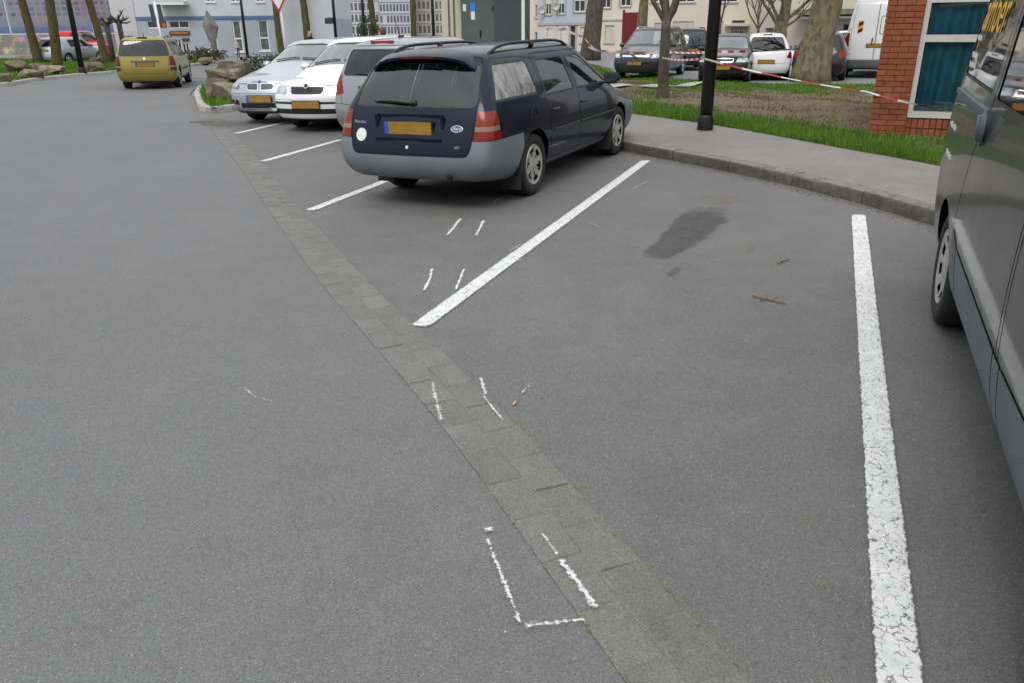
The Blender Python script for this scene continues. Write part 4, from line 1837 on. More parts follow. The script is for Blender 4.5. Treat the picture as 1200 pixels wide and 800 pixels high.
    if 'front' in plates:
        plate(root, S, 'front', plate_z[1], blue=plate_blue)
    if rails:
        for sy in (-1, 1):
            y = sy * hw * P['roofw'] * .90
            mb = MB()
            xs = [rails[0] + (rails[1] - rails[0]) * k / 12 for k in range(13)]
            pts = []
            for k, x in enumerate(xs):
                h = S.surf((x, y, 4), (0, 0, -1))[0].z
                t = k / 12
                lift = rails[2] * (1 - abs(2 * t - 1) ** 5) - (.01 if k in (0, 12) else 0)
                pts.append((x, y, h + lift))
            mb.tube(pts, rails[3], 8)
            for t in (6,):
                x = xs[t]
                mb.box((x, y, pts[t][2] - rails[2] / 2), (.07, .03, rails[2]))
            mb.build('roof_rail', rails[4], root, True)
    place_car(root, P, X, Y, heading, zfn or (lambda x, y: 0.0))
    if extra:
        extra(root, S, objs, P)
    return root, S, objs, P


def place_car(root, P, X, Y, heading, zfn):
    """stand it on its four wheels"""
    d = Vector((math.cos(heading), math.sin(heading), 0))
    n = Vector((-d.y, d.x, 0))
    c = Vector((X, Y, 0))
    z = {}
    for sx in (-1, 1):
        for sy in (-1, 1):
            p = c + d * (sx * P['wb'] / 2) + n * (sy * (P['W'] / 2 - .12))
            z[sx, sy] = zfn(p.x, p.y)
    fx = ((z[1, 1] + z[1, -1]) - (z[-1, 1] + z[-1, -1])) / 2 / P['wb']
    fy = ((z[1, 1] + z[-1, 1]) - (z[1, -1] + z[-1, -1])) / 2 / (P['W'] - .24)
    ax = (d + Vector((0, 0, fx))).normalized()
    ay = (n + Vector((0, 0, fy)))
    az = ax.cross(ay).normalized()
    ay = az.cross(ax)
    mw = Matrix((ax, ay, az)).transposed().to_4x4()
    mw.translation = Vector((X, Y, sum(z.values()) / 4))
    root.matrix_world = mw


def hd(dx, dy):
    return math.atan2(dy, dx)


# ------------------------------------------------------------------ the navy estate
def ford_extra(root, S, objs, P):
    tg = objs['tailgate']
    hw = P['W'] / 2
    # plate recess, spoiler, wiper, badge, sticker, lock, brake light, mud flaps, tow eye, mouldings, wiper, filler cap
    loc = S.surf((-9, 0, .77), (1, 0, 0))[0]
    for (y0, y1, z0, z1) in ((-.36, .36, .865, .895), (-.36, .36, .655, .685), (.345, .375, .66, .89), (-.375, -.345, .66, .89)):
        x = S.surf((-9, (y0 + y1) / 2, (z0 + z1) / 2), (1, 0, 0))[0].x
        MB().box((x, (y0 + y1) / 2, (z0 + z1) / 2), (.004, y1 - y0, z1 - z0)).build('plate_surround', 'paint_navy', tg)
    mb = MB()
    prof = [(0, 0), (-.23, -.034), (-.275, -.058), (-.27, -.082), (-.13, -.085), (.02, -.05)]
    secs = []
    for k in range(13):
        t = k / 12 * 2 - 1
        y = t * hw * .64
        h = S.surf((P['rtop'] + .12, y, 4), (0, 0, -1))[0].z
        drop = -.06 * abs(t) ** 6
        secs.append([(P['rtop'] + .12 + px_ * (1 - .25 * abs(t) ** 4), y, h + .012 + pz + drop) for px_, pz in prof])
    vs = [v for s in secs for v in s]
    n = len(prof)
    fs = [(i * n + k, i * n + (k + 1) % n, (i + 1) * n + (k + 1) % n, (i + 1) * n + k) for i in range(12) for k in range(n)]
    fs += [tuple(range(n)), tuple(range(12 * n, 13 * n))]
    sp = mb.add(vs, fs).build('spoiler', 'paint_navy', tg)
    smooth_by_angle(sp.data, 50)
    h = S.surf((P['rtop'] + .12, 0, 4), (0, 0, -1))[0].z
    MB().box((P['rtop'] - .158, 0, h - .058), (.012, .36, .018)).build('brake_light', 'lens_dark_red', tg)
    # black cheeks under the spoiler's ends
    # wiper
    p0 = S.surf((-9, -.02, .99), (1, 0, 0))[0]
    p1 = S.surf((-9, .38, 1.005), (1, 0, 0))[0]
    mb = MB()
    mb.lathe([(.001, .02), (.03, .02), (.034, -.01), (.001, -.01)], 12, 'y', (0, 0, 0))
    mb.v = [(p0.x + v[1] * -1, p0.y + v[0], p0.z + v[2]) for v in mb.v]
    mb.tube([p0 + Vector((-.025, 0, 0)), p1.lerp(p0, .4) + Vector((-.035, 0, .012)), p1 + Vector((-.02, 0, .0))], [.012, .009, .006], 6)
    mb.tube([p1.lerp(p0, .75) + Vector((-.012, 0, -.006)), p1 + Vector((-.012, .05, -.004))], .007, 6)
    mb.build('wiper', 'black_trim', tg, True)

    def disc(name, y, z, ry, rz, mat, proud=.006, parent=tg, seg=28):
        q = S.surf((-9, y, z), (1, 0, 0))
        nn = q[1]
        up = Vector((0, 0, 1))
        t = up.cross(nn).normalized()
        b2 = nn.cross(t).normalized()
        c = q[0]
        vs = []
        for e in (-.004, proud):
            for k in range(seg):
                a = 2 * math.pi * k / seg
                vs.append(c + nn * e + t * ry * math.cos(a) + b2 * rz * math.sin(a))
        f = [tuple(range(seg, 2 * seg))] + [(k, (k + 1) % seg, seg + (k + 1) % seg, seg + k) for k in range(seg)]
        return MB().add(vs, f).build(name, mat, parent), c, nn, t, b2
    disc('sticker', .545, .70, .062, .062, 'white_vinyl', .003)
    o, c, nn, t, b2 = disc('badge', -.51, .775, .062, .031, 'chrome', .006)
    o2, *_ = disc('badge_oval', -.51, .775, .055, .026, 'badge_blue', .009, o)
    me = text_mesh('Ford', .042, .0008, .35)
    me.transform(Matrix((t, b2, nn)).transposed().to_4x4())
    me.transform(Matrix.Translation(c + nn * .010))
    link('badge_lettering', me, 'chrome', o)
    disc('lock', 0.0, .605, .016, .016, 'chrome', .006)
    for body, y, z, s, mt in (('Mondeo', .57, .815, .045, 'metal_grey'), ('16V', -.52, .615, .038, 'metal_grey')):
        q = S.surf((-9, y, z), (1, 0, 0))
        me = text_mesh(body, s, .0008)
        nn = q[1]
        t = Vector((0, 0, 1)).cross(nn).normalized()
        me.transform(Matrix((t, nn.cross(t).normalized(), nn)).transposed().to_4x4())
        me.transform(Matrix.Translation(q[0] + nn * .002))
        link('badge_lettering', me, mt, tg)
    # mud flaps
    for sx, zt in ((-1, .36), (1, .36)):
        for sy in (-1, 1):
            x = sx * P['wb'] / 2 - P['r'] - .045
            MB().box((x, sy * (P['W'] / 2 - .13), .25), (.012, .21, .26), Matrix.Rotation(R(8), 3, 'Y')).build('mud_flap', 'tyre_rubber', root)
    # side rubbing strip, filler cap, wing repeater
    for sy, t_ in ((1, '@L'), (-1, '@R')):
        for nm, x0, x1 in (('door#0', P['B'] + .03, P['cowl'] - .03), ('door#1', P['Cp'] + .12, P['B'] - .03)):
            pts = []
            for k in range(7):
                x = x0 + (x1 - x0) * k / 6
                q = S.surf((x, sy * 3, .60), (0, -sy, 0))[0]
                pts.append((x, q.y, .60))
            MB().tube([(a, b - sy * .006, c) for a, b, c in pts], .013, 6).build('rubbing_strip', 'black_trim', objs[nm + t_])
        q = S.surf((P['wb'] / 2 - .38, sy * 3, .68), (0, -sy, 0))[0]
        MB().box((q.x, q.y, q.z), (.05, .014, .035)).build('indicator', 'lens_amber', root)
    q = S.surf((-wb_f - .02, -3, .80), (0, 1, 0))[0]
    ring = MB()
    ring.tube([(q.x + .085 * math.cos(a), q.y - .001, q.z + .085 * math.sin(a)) for a in [2 * math.pi * k / 24 for k in range(25)]], .004, 5, False)
    ring.build('fuel_flap', 'seam', root)
    ring = MB().tube([(-2.36, -.42, .33), (-2.40, -.42, .33)], .028, 10)
    ring.build('towing_eye_cover', 'seam', root)
    a0 = S.surf((P['wst'] + .02, .0, 4), (0, 0, -1))[0]
    MB().tube([a0, a0 + Vector((-.12, 0, .22))], [.006, .003], 6).build('aerial', 'black_trim', root)


wb_f = 1.352
FORD = dict(wb=2.704, ro=1.03, fo=.93, W=1.75, H=1.425, belt=.935, zb=.20, cowlz=.965, nose=.76, cowl=1.18, wst=.42, rtop=-1.95, rbelt=-2.27, r=.308, tw=.19, rim='hub6', B=-.10, Cp=-.98,
            roofw=.70, bump_z=.675, rdrop=.06, crake=.02, rbow=.06, rear_w=.945,
            bumper_front='grey_bumper', wtop=.105, wround=.05,
            tailgate=[(-.625, .525), (.625, .525), (.665, .61), (.68, .93), (.585, 1.375), (-.585, 1.375), (-.68, .93), (-.665, .61)],
            rwin=[(-.675, .955), (.675, .955), (.60, 1.335), (-.60, 1.335)], rwframe=.012, zbr=.285,
            qwin=[(-2.10, .985), (-1.14, .985), (-1.14, 1.325), (-1.86, 1.325)], qglass='glass_dusty', wframe=.022,
            tails=[(([(.685, .675), (.95, .675), (.95, .755), (.685, .755)], .30), 'lens_red'), (([(.685, .755), (.95, .755), (.95, .795), (.685, .795)], .30), 'lens_white'),
                   (([(.685, .795), (.95, .795), (.95, .83), (.90, .90), (.84, .925), (.69, .925)], .30), 'lens_amber')],
            heads=[(([(.40, .60), (.90, .60), (.90, .72), (.42, .72)], .40), 'headlamp')],
            fronts=[('grille', 'black_trim', [(-.36, .60), (.36, .60), (.36, .70), (-.36, .70)])],
            sides=[('door_sill', 'grey_moulding', [(-.95, .235), (.95, .235), (.95, .30), (-.95, .30)])])
fd = Vector((1.42 - 0.25, 10.56 - 8.12)).normalized()
fc = Vector((0.835, 9.34)) + Vector((-fd.y, fd.x)) * 0.835
make_car('estate_car', 'paint_navy', fc.x, fc.y, hd(fd.x, fd.y), 'navy blue estate car with grey bumpers and a round white sticker on its tailgate', None, FORD,
         glass='glass_clear', rear_glass='glass_tinted', bumper='grey_bumper', rails=(-1.75, .25, .055, .016, 'black_trim'), zfn=bay_z, plate_z=(.775, .45), mirror_mat='black_trim',
         handles='black_trim', extra=ford_extra)


# ------------------------------------------------------------------ the other vehicles
def front_at(x, y, z, zfn, fx, fy, P, ends='front', bow=.05):
    """car centre such that the middle of its front (or rear) stands under a pixel at height z"""
    p = px(x, y, z)
    for _ in range(5):
        p = px(x, y, z + zfn(p.x, p.y))
    f = Vector((fx, fy)).normalized()
    d = (P['wb'] / 2 + P['fo'] + bow) if ends == 'front' else -(P['wb'] / 2 + P['ro'] + bow)
    c = Vector((p.x, p.y)) - f * d
    return c.x, c.y, hd(f.x, f.y)


def disc_on(root, S, end, y, z, r, mat, name, proud=.006, ry=None):
    d = 1 if end == 'rear' else -1
    q = S.surf((-9 * d, y, z), (d, 0, 0))
    nn = q[1]
    t = Vector((0, 0, 1)).cross(nn).normalized()
    b2 = nn.cross(t).normalized()
    vs = []
    seg = 20
    for e in (-.004, proud):
        for k in range(seg):
            a = 2 * math.pi * k / seg
            vs.append(q[0] + nn * e + t * (ry or r) * math.cos(a) + b2 * r * math.sin(a))
    f = [tuple(range(seg, 2 * seg))] + [(k, (k + 1) % seg, seg + (k + 1) % seg, seg + k) for k in range(seg)]
    return MB().add(vs, f).build(name, mat, root)


def lamp_discs(ys, z, r, x_end='front'):
    def fn(root, S, objs, P):
        for y in ys:
            for s in (1, -1):
                disc_on(root, S, 'front', s * y, z, r, 'chrome', 'lamp_reflector', .003)
    return fn


def wipers(root, S, P, front=True):
    if front:
        for y0, y1 in ((.10, .55), (-.50, .02)):
            pts = []
            for k in range(6):
                y = y0 + (y1 - y0) * k / 5
                q = S.surf((P['cowl'] - .06 - .02 * k / 5, y, 4), (0, 0, -1))[0]
                pts.append((q.x, q.y, q.z + .014))
            MB().tube(pts, .010, 6).build('wiper', 'black_trim', root)


def rear_wiper(root, S, z, y1=.32):
    p0 = S.surf((-9, 0, z), (1, 0, 0))[0]
    p1 = S.surf((-9, y1, z + .02), (1, 0, 0))[0]
    MB().tube([p0 + Vector((-.015, 0, 0)), p1.lerp(p0, .5) + Vector((-.03, 0, .012)), p1 + Vector((-.012, 0, 0))], [.016, .011, .007], 6).build('wiper', 'black_trim', root)


# silver hatchback with twin grilles
BMW = dict(CAR_BASE, wb=2.69, ro=.83, fo=.80, W=1.765, H=1.42, belt=.92, cowlz=.99, nose=.80, cowl=.88, wst=.14, rtop=-1.75, rbelt=-2.08, r=.315, tw=.205, rim='alloy10', fbow=.20, B=-.12, Cp=-1.0,
           bump_z=.60, roofw=.70,
           heads=[(([(.50, .63), (.95, .66), (.95, .78), (.70, .775), (.48, .70)], .46), 'headlamp_dark')],
           fronts=[('grille_frame', 'chrome', [(.025, .615), (.275, .625), (.30, .70), (.27, .755), (.03, .755)]), ('grille_frame', 'chrome', [(-.025, .615), (-.275, .625), (-.30, .70), (-.27, .755), (-.03, .755)]),
                   ('grille', 'grille_grey', [(.04, .632), (.262, .64), (.284, .70), (.258, .738), (.045, .738)]), ('grille', 'grille_grey', [(-.04, .632), (-.262, .64), (-.284, .70), (-.258, .738), (-.045, .738)]),
                   ('air_intake', 'black_trim', [(-.45, .315), (.45, .315), (.45, .40), (-.45, .40)]), ('air_intake', 'black_trim', [(.50, .36), (.72, .38), (.74, .45), (.52, .45)]),
                   ('air_intake', 'black_trim', [(-.50, .36), (-.72, .38), (-.74, .45), (-.52, .45)]), ('skid_plate', 'chrome', [(-.52, .265), (.52, .265), (.48, .315), (-.48, .315)]),
                   ('lower_grille', 'black_trim', [(-.80, .20), (.80, .20), (.80, .255), (-.80, .255)])],
           tails=[(([(.50, .78), (.95, .78), (.95, .90), (.50, .90)], .30), 'lens_red')])


def bmw_extra(root, S, objs, P):
    disc_on(root, S, 'front', 0, .775, .030, 'badge_blue', 'badge', .006)
    for y in (.60, .70):
        for s in (1, -1):
            disc_on(root, S, 'front', s * y, .705, .045, 'chrome', 'lamp_reflector', .002)
    for s in (1, -1):
        disc_on(root, S, 'front', s * .63, .415, .035, 'lens_white', 'fog_light', .004)
    wipers(root, S, P)


x, y, h = front_at(309, 115.6, .475, bay_z, -.30, -.955, BMW)
make_car('hatchback_car', 'paint_silver', x, y, h, 'silver hatchback with twin rounded grilles parked beside the boulders on the kerbed island', 'cars parked in the angled bays', BMW, zfn=bay_z,
         plate_z=(.70, .475), extra=bmw_extra, steer=.0)

# white car with one wide grille
SKO = dict(CAR_BASE, wb=2.46, ro=.80, fo=.76, W=1.66, H=1.45, belt=.93, cowlz=.98, nose=.80, cowl=.92, wst=.22, rtop=-1.66, rbelt=-1.92, r=.30, tw=.185, rim='hub8', fbow=.15, B=-.05, Cp=-.92, bump_z=.575,
           heads=[(([(.40, .625), (.90, .63), (.90, .77), (.78, .785), (.42, .765)], .42), 'headlamp')],
           fronts=[('grille_frame', 'chrome', [(-.30, .615), (.30, .615), (.345, .69), (.345, .775), (-.345, .775), (-.345, .69)]), ('grille', 'black_trim', [(-.275, .635), (.275, .635), (.315, .695), (.315, .752), (-.315, .752), (-.315, .695)]),
                   ('bumper_strip', 'black_trim', [(-.86, .475), (.86, .475), (.86, .515), (-.86, .515)]), ('air_intake', 'black_trim', [(-.66, .315), (.66, .315), (.70, .40), (-.70, .40)])],
           tails=[(([(.55, .72), (.95, .72), (.95, .92), (.60, .92)], .25), 'lens_red')])


def sko_extra(root, S, objs, P):
    o = disc_on(root, S, 'front', 0, .765, .045, 'chrome', 'badge', .012)
    disc_on(o, S, 'front', 0, .765, .034, 'black_trim', 'badge_face', .015)
    for y in (.50, .62):
        for s in (1, -1):
            disc_on(root, S, 'front', s * y, .70, .050, 'chrome', 'lamp_reflector', .002)
    wipers(root, S, P)


x, y, h = front_at(362, 122.5, .47, bay_z, -.31, -.95, SKO)
make_car('hatchback_car', 'paint_white', x, y, h, 'white hatchback with one wide chrome-edged black grille between its headlights', 'cars parked in the angled bays', SKO, zfn=bay_z, plate_z=(.80, .47),
         extra=sko_extra, plate_blue=False, steer=.12)

# grey hatchback, tail outwards
YAR = dict(CAR_BASE, wb=2.51, ro=.66, fo=.76, W=1.70, H=1.46, belt=.96, cowlz=1.02, nose=.82, cowl=.95, wst=.20, rtop=-1.58, rbelt=-1.80, r=.30, tw=.185, rim='hub8', rbow=.12, rear_w=.88, B=-.05, Cp=-.90, bump_z=.62,
           rwin=[(-.60, 1.00), (.60, 1.00), (.53, 1.36), (-.53, 1.36)],
           tails=[(([(.56, .76), (.95, .68), (.95, .97), (.88, 1.03), (.62, 1.02)], .40), 'lens_red')], heads=[(([(.45, .66), (.9, .66), (.9, .80), (.5, .80)], .5), 'headlamp')],
           sides=[])


def yar_extra(root, S, objs, P):
    h = S.surf((P['rtop'] + .05, 0, 4), (0, 0, -1))[0]
    MB().box((P['rtop'] - .02, 0, h.z - .025), (.07, .36, .035), Matrix.Rotation(R(12), 3, 'Y')).build('brake_light', 'lens_red', root)
    rear_wiper(root, S, 1.01, .36)
    a0 = S.surf((P['rtop'] + .55, .0, 4), (0, 0, -1))[0]
    o = MB().tube([a0, a0 + Vector((-.16, 0, .26))], [.008, .004], 6).build('aerial', 'black_trim', root)
    MB().box((a0.x + .02, 0, a0.z + .012), (.10, .05, .03)).build('aerial_base', 'black_trim', root)


pw = Vector(bp(404, 163.5))
f_ = Vector((.34, .94)).normalized()
c_ = pw + f_ * YAR['wb'] / 2 - Vector((-f_.y, f_.x)) * 1.02
make_car('hatchback_car', 'paint_grey', c_.x, c_.y, hd(f_.x, f_.y), 'grey hatchback seen from its tail, with bulging red taillight and dark rear window', 'cars parked in the angled bays', YAR, zfn=bay_z,
         rear_glass='glass_dark', extra=yar_extra, plate_z=(.80, .45))

# olive gold estate on the road
PEU = dict(CAR_BASE, wb=2.71, ro=.90, fo=.82, W=1.76, H=1.50, belt=.95, cowlz=1.02, nose=.80, cowl=1.15, wst=.35, rtop=-2.02, rbelt=-2.17, r=.31, tw=.195, rim='alloy5', rbow=.08, rear_w=.955, B=-.06, Cp=-.95,
           bump_z=.56, roofw=.74, rdrop=.05,
           rwin=[(-.74, .97), (.74, .97), (.635, 1.42), (-.635, 1.42)], rwframe=.01, qwin=[(-1.95, .99), (-1.12, .99), (-1.10, 1.37), (-1.80, 1.37)],
           tailgate=[(-.60, .46), (.60, .46), (.66, .56), (.70, .96), (.62, 1.43), (-.62, 1.43), (-.70, .96), (-.66, .56)],
           tails=[(([(.70, .69), (.95, .69), (.95, .80), (.87, .93), (.80, .975), (.72, .975)], .26), 'lens_dark_red'), (([(.70, .655), (.95, .655), (.95, .69), (.70, .69)], .26), 'lens_white'),
                  (([(.70, .545), (.95, .545), (.95, .655), (.70, .655)], .28), 'black_trim')],
           rears=[('plate_recess', 'paint_olive', [(-.36, .66), (.36, .66), (.36, .80), (-.36, .80)])],
           sides=[('rubbing_strip', 'black_trim', [(-.75, .52), (.85, .52), (.85, .58), (-.75, .58)])], heads=[(([(.45, .62), (.9, .62), (.9, .78), (.5, .78)], .5), 'headlamp')])


def peu_extra(root, S, objs, P):
    tg = objs['tailgate']
    x = S.surf((-9, 0, .835), (1, 0, 0))[0].x
    MB().box((x - .008, 0, .835), (.025, .80, .032)).build('chrome_strip', 'chrome', tg)
    disc_on(tg, S, 'rear', 0, .90, .035, 'chrome', 'badge', .006)
    h = S.surf((P['rtop'] + .08, 0, 4), (0, 0, -1))[0]
    MB().box((P['rtop'] + .01, 0, h.z - .01), (.10, .28, .025)).build('brake_light', 'lens_dark_red', tg)
    a0 = S.surf((P['rtop'] + .35, .0, 4), (0, 0, -1))[0]
    MB().tube([a0, a0 + Vector((-.07, 0, .13))], [.012, .006], 6).build('aerial', 'black_trim', root)


f_ = Vector((-.25, .968)).normalized()
c_ = Vector((-11.43, 26.35)) + f_ * PEU['wb'] / 2
make_car('estate_car', 'paint_olive', c_.x, c_.y, hd(f_.x, f_.y), 'olive gold estate car driving away along the road past the boulders', None, PEU, glass='glass_clear', rear_glass='glass_tinted', quarter=True,
         rails=(-1.75, .15, .045, .014, 'black_trim'), plate_z=(.735, .45), extra=peu_extra)

# grey people carrier facing the lawn
GP = 'cars in the car park beyond the lawn'
MPV = dict(CAR_BASE, wb=2.68, ro=.85, fo=.85, W=1.80, H=1.66, belt=1.02, cowlz=1.08, nose=.88, cowl=1.08, wst=.32, rtop=-1.95, rbelt=-2.10, r=.325, tw=.21, rim='alloy5', lvl=2, B=-.05, Cp=-.95, bump_z=.62, roofw=.72,
           qwin=[(-1.95, 1.06), (-1.14, 1.06), (-1.12, 1.50), (-1.80, 1.50)], heads=[(([(.52, .70), (.95, .70), (.95, .86), (.60, .84)], .5), 'headlamp')],
           fronts=[('grille', 'chrome', [(-.48, .735), (.48, .735), (.50, .81), (-.50, .81)]), ('air_intake', 'black_trim', [(-.58, .34), (.58, .34), (.62, .52), (-.62, .52)]), ('lower_grille', 'black_trim', [(-.9, .2), (.9, .2), (.9, .27), (-.9, .27)])])


def mpv_extra(root, S, objs, P):
    disc_on(root, S, 'front', 0, .775, .06, 'chrome', 'badge', .02)
    for y in (.66, .76):
        for s in (1, -1):
            disc_on(root, S, 'front', s * y, .775, .05, 'chrome', 'lamp_reflector', .002)


x, y, h = front_at(744, 74.5, .53, lambda x, y: -.012, -.42, -.91, MPV)
make_car('people_carrier', 'paint_anthracite', x, y, h, 'anthracite people carrier with roof rails parked by the dark red gate', GP, MPV, rails=(-1.7, .2, .05, .018, 'chrome'), plate_z=(.85, .53), extra=mpv_extra,
         zfn=lambda x, y: -.012)

SED = dict(CAR_BASE, lvl=1, wb=2.51, ro=.95, fo=.82, W=1.70, H=1.44, belt=.93, cowlz=.98, nose=.79, cowl=.98, wst=.28, rtop=-.95, dglass=-1.48, deck=1.02, rbelt=-2.1, r=.30, tw=.195, rim='alloy5', B=-.12, Cp=-.92, crake=-.12, bump_z=.57,
           heads=[(([(.42, .63), (.92, .63), (.92, .755), (.46, .755)], .42), 'headlamp')],
           fronts=[('grille_frame', 'chrome', [(-.33, .63), (.33, .63), (.35, .75), (-.35, .75)]), ('grille', 'black_trim', [(-.31, .645), (.31, .645), (.33, .735), (-.33, .735)]),
                   ('air_intake', 'black_trim', [(-.7, .30), (.7, .30), (.72, .42), (-.72, .42)])], tails=[(([(.50, .75), (.95, .75), (.95, .93), (.50, .93)], .25), 'lens_red')])
x, y, h = front_at(846, 79.5, .47, lambda x, y: -.012, -.36, -.93, SED)
make_car('saloon_car', 'paint_black', x, y, h, 'black saloon car with amber plate parked nose to the lawn behind the black lamp post', GP, SED, plate_z=(.75, .47), plate_blue=False, zfn=lambda x, y: -.012)

HB = dict(CAR_BASE, lvl=1, heads=[(([(.45, .62), (.9, .62), (.9, .78), (.5, .78)], .5), 'headlamp')], tails=[(([(.60, .70), (.95, .70), (.95, .95), (.64, .95)], .28), 'lens_red')], rbow=.10, rear_w=.90)


def hb_extra(root, S, objs, P):
    rear_wiper(root, S, P['belt'] + .04, .30)
    h = S.surf((P['rtop'] + .05, 0, 4), (0, 0, -1))[0]
    MB().box((P['rtop'] - .01, 0, h.z - .02), (.06, .30, .025), Matrix.Rotation(R(12), 3, 'Y')).build('brake_light', 'lens_dark_red', root)


HY = dict(HB, H=1.45, W=1.70, rtop=-1.56, roofw=.64, rdrop=.09, rim='hub8', wb=2.52, tails=[(([(.62, .72), (.95, .66), (.95, 1.02), (.70, .90)], .28), 'lens_red')])
x, y, h = front_at(898, 72, .62, lambda x, y: -.012, .24, .97, HY, 'rear')
make_car('hatchback_car', 'paint_white', x, y, h, 'white hatchback seen from behind beside a pale plane tree in the car park', GP, HY, rear_glass='glass_tinted', plate_z=(.60, .45), extra=hb_extra, plate_blue=False, zfn=lambda x, y: -.012)
MA = dict(HB, H=1.46, W=1.74, tails=[(([(.60, .72), (.95, .72), (.95, .95), (.60, .95)], .28), 'lens_red')])
x, y, h = front_at(959, 73, .60, lambda x, y: -.012, .40, .92, MA, 'rear')
make_car('hatchback_car', 'paint_maroon', x, y, h, 'dark maroon hatchback half hidden behind the thick plane tree trunk', GP, MA, glass='glass_tinted', rear_glass='glass_dark', plate_z=(.80, .45), extra=hb_extra, zfn=lambda x, y: -.012)
x, y, h = front_at(812, 67, .55, lambda x, y: -.012, .05, 1, HB, 'rear')
make_car('hatchback_car', 'paint_black', x, y, h, 'black hatchback with dark roof seen between the people carrier and the lamp post', GP, dict(HB, H=1.62, W=1.78, belt=.98), glass='glass_tinted', rear_glass='glass_tinted', plate_z=(.80, .45),
         rails=(-1.4, .1, .05, .02, 'black_trim'), zfn=lambda x, y: -.012)
x, y, h = front_at(988, 64, .5, lambda x, y: -.012, -.45, -.89, HB)
make_car('hatchback_car', 'paint_white', x, y, h, 'white hatchback facing the lawn between the plane tree and the tall white van', GP, dict(HB), plate_z=(.80, .47), zfn=lambda x, y: -.012)
x, y, h = front_at(1003, 62.5, .5, lambda x, y: -.012, -.35, -.93, HB)
make_car('hatchback_car', 'paint_black', x + 1.2, y + 3.0, h, 'dark hatchback parked in front of the shop doorway beside the white van', GP, dict(HB), plate_z=(.80, .47), zfn=lambda x, y: -.012)

# tall white delivery van
VAN = dict(CAR_BASE, lvl=1, wb=3.6, ro=1.05, fo=.90, W=2.02, H=2.55, belt=1.30, zb=.28, cowlz=1.35, nose=1.05, cowl=2.05, wst=1.25, rtop=-2.72, rbelt=-2.82, r=.34, tw=.225, rim='hub8', roofw=.80, mid=.75, rbow=.03, rear_w=.955, B=.75, Cp=None,
           bump_z=.60, wtop=.75, qwin=None, rdrop=.10, crown=.05, tailgate=[(-.78, .62), (.78, .62), (.78, 1.5), (.70, 2.44), (-.70, 2.44), (-.78, 1.5)], rwin=[(-.70, 1.40), (-.08, 1.40), (-.08, 1.98), (-.62, 1.98)],
           tails=[(([(.80, .85), (1.1, .85), (1.1, 1.45), (.82, 1.45)], .14), 'lens_red')], bumper_front='grey_moulding')


def van_extra(root, S, objs, P):
    tg = objs['tailgate']
    x = S.surf((-9, 0, 1.0), (1, 0, 0))[0].x
    MB().box((x - .003, 0, 1.5), (.012, .018, 1.75)).build('door_gap', 'seam', tg)
    for y in (.52, -.52):
        q = S.surf((-9, y, 1.55), (1, 0, 0))[0]
        pn = MB().box((q.x - .004, y, 1.52), (.010, .15, .62)).build('warning_panel', 'yellow_vinyl', tg)
        for k in range(3):
            zz = 1.30 + k * .21
            MB().add([(q.x - .012, y - .074, zz), (q.x - .012, y + .074, zz - .08), (q.x - .012, y + .074, zz + .03), (q.x - .012, y - .074, zz + .11)], [(0, 1, 2, 3)]).build('warning_stripe', 'lens_red', pn)
    for s in (1, -1):
        for z in (.95, 1.6, 2.2):
            q = S.surf((-9, s * .84, z), (1, 0, 0))
            if q[0]:
                MB().box((q[0].x - .01, s * .84, z), (.03, .10, .07)).build('hinge', 'paint_white', tg)
    MB().box((x - .02, .10, 1.18), (.04, .035, .22)).build('door_handle', 'black_trim', tg)


x, y, h = front_at(1019, 92.5, .0, lambda x, y: -.012, .42, .91, VAN, 'rear')
make_car('delivery_van', 'paint_white', x, y, h, 'tall white delivery van with orange warning panel parked behind the brick building', None, VAN, rear_glass='paint_white', bumper='grey_moulding', plate_z=(1.05, .5), category='van', extra=van_extra,
         quarter=False, zfn=lambda x, y: -.012)

# by the mural wall
x, y, h = front_at(52, 63.5, .60, lambda x, y: -.03, .20, .98, HB, 'rear')
make_car('hatchback_car', 'paint_silver', x, y, h, 'silver hatchback parked beyond the verge in front of the red van', 'vehicles by the mural wall', dict(HB, W=1.66), plate_z=(.75, .45), zfn=lambda x, y: -.03)
RV = dict(CAR_BASE, lvl=1, wb=2.70, ro=.70, fo=.80, W=1.75, H=1.80, belt=1.05, cowlz=1.12, nose=.88, cowl=1.15, wst=.50, rtop=-1.90, rbelt=-2.00, r=.31, tw=.19, rim='hub8', roofw=.82, rdrop=.06, rear_w=.95, B=-.0, Cp=None, bump_z=.60,
          heads=[(([(.42, .66), (.9, .66), (.9, .86), (.5, .86)], .5), 'headlamp')], tails=[(([(.72, .8), (.95, .8), (.95, 1.2), (.74, 1.2)], .15), 'lens_red')])
rvp = px_at(96, 60, 58)
make_car('small_van', 'paint_red', rvp.x, rvp.y, hd(.93, -.36), 'red panel van parked in front of the painted mural wall', 'vehicles by the mural wall', RV, plate_z=(.75, .47), category='van', zfn=lambda x, y: -.03)

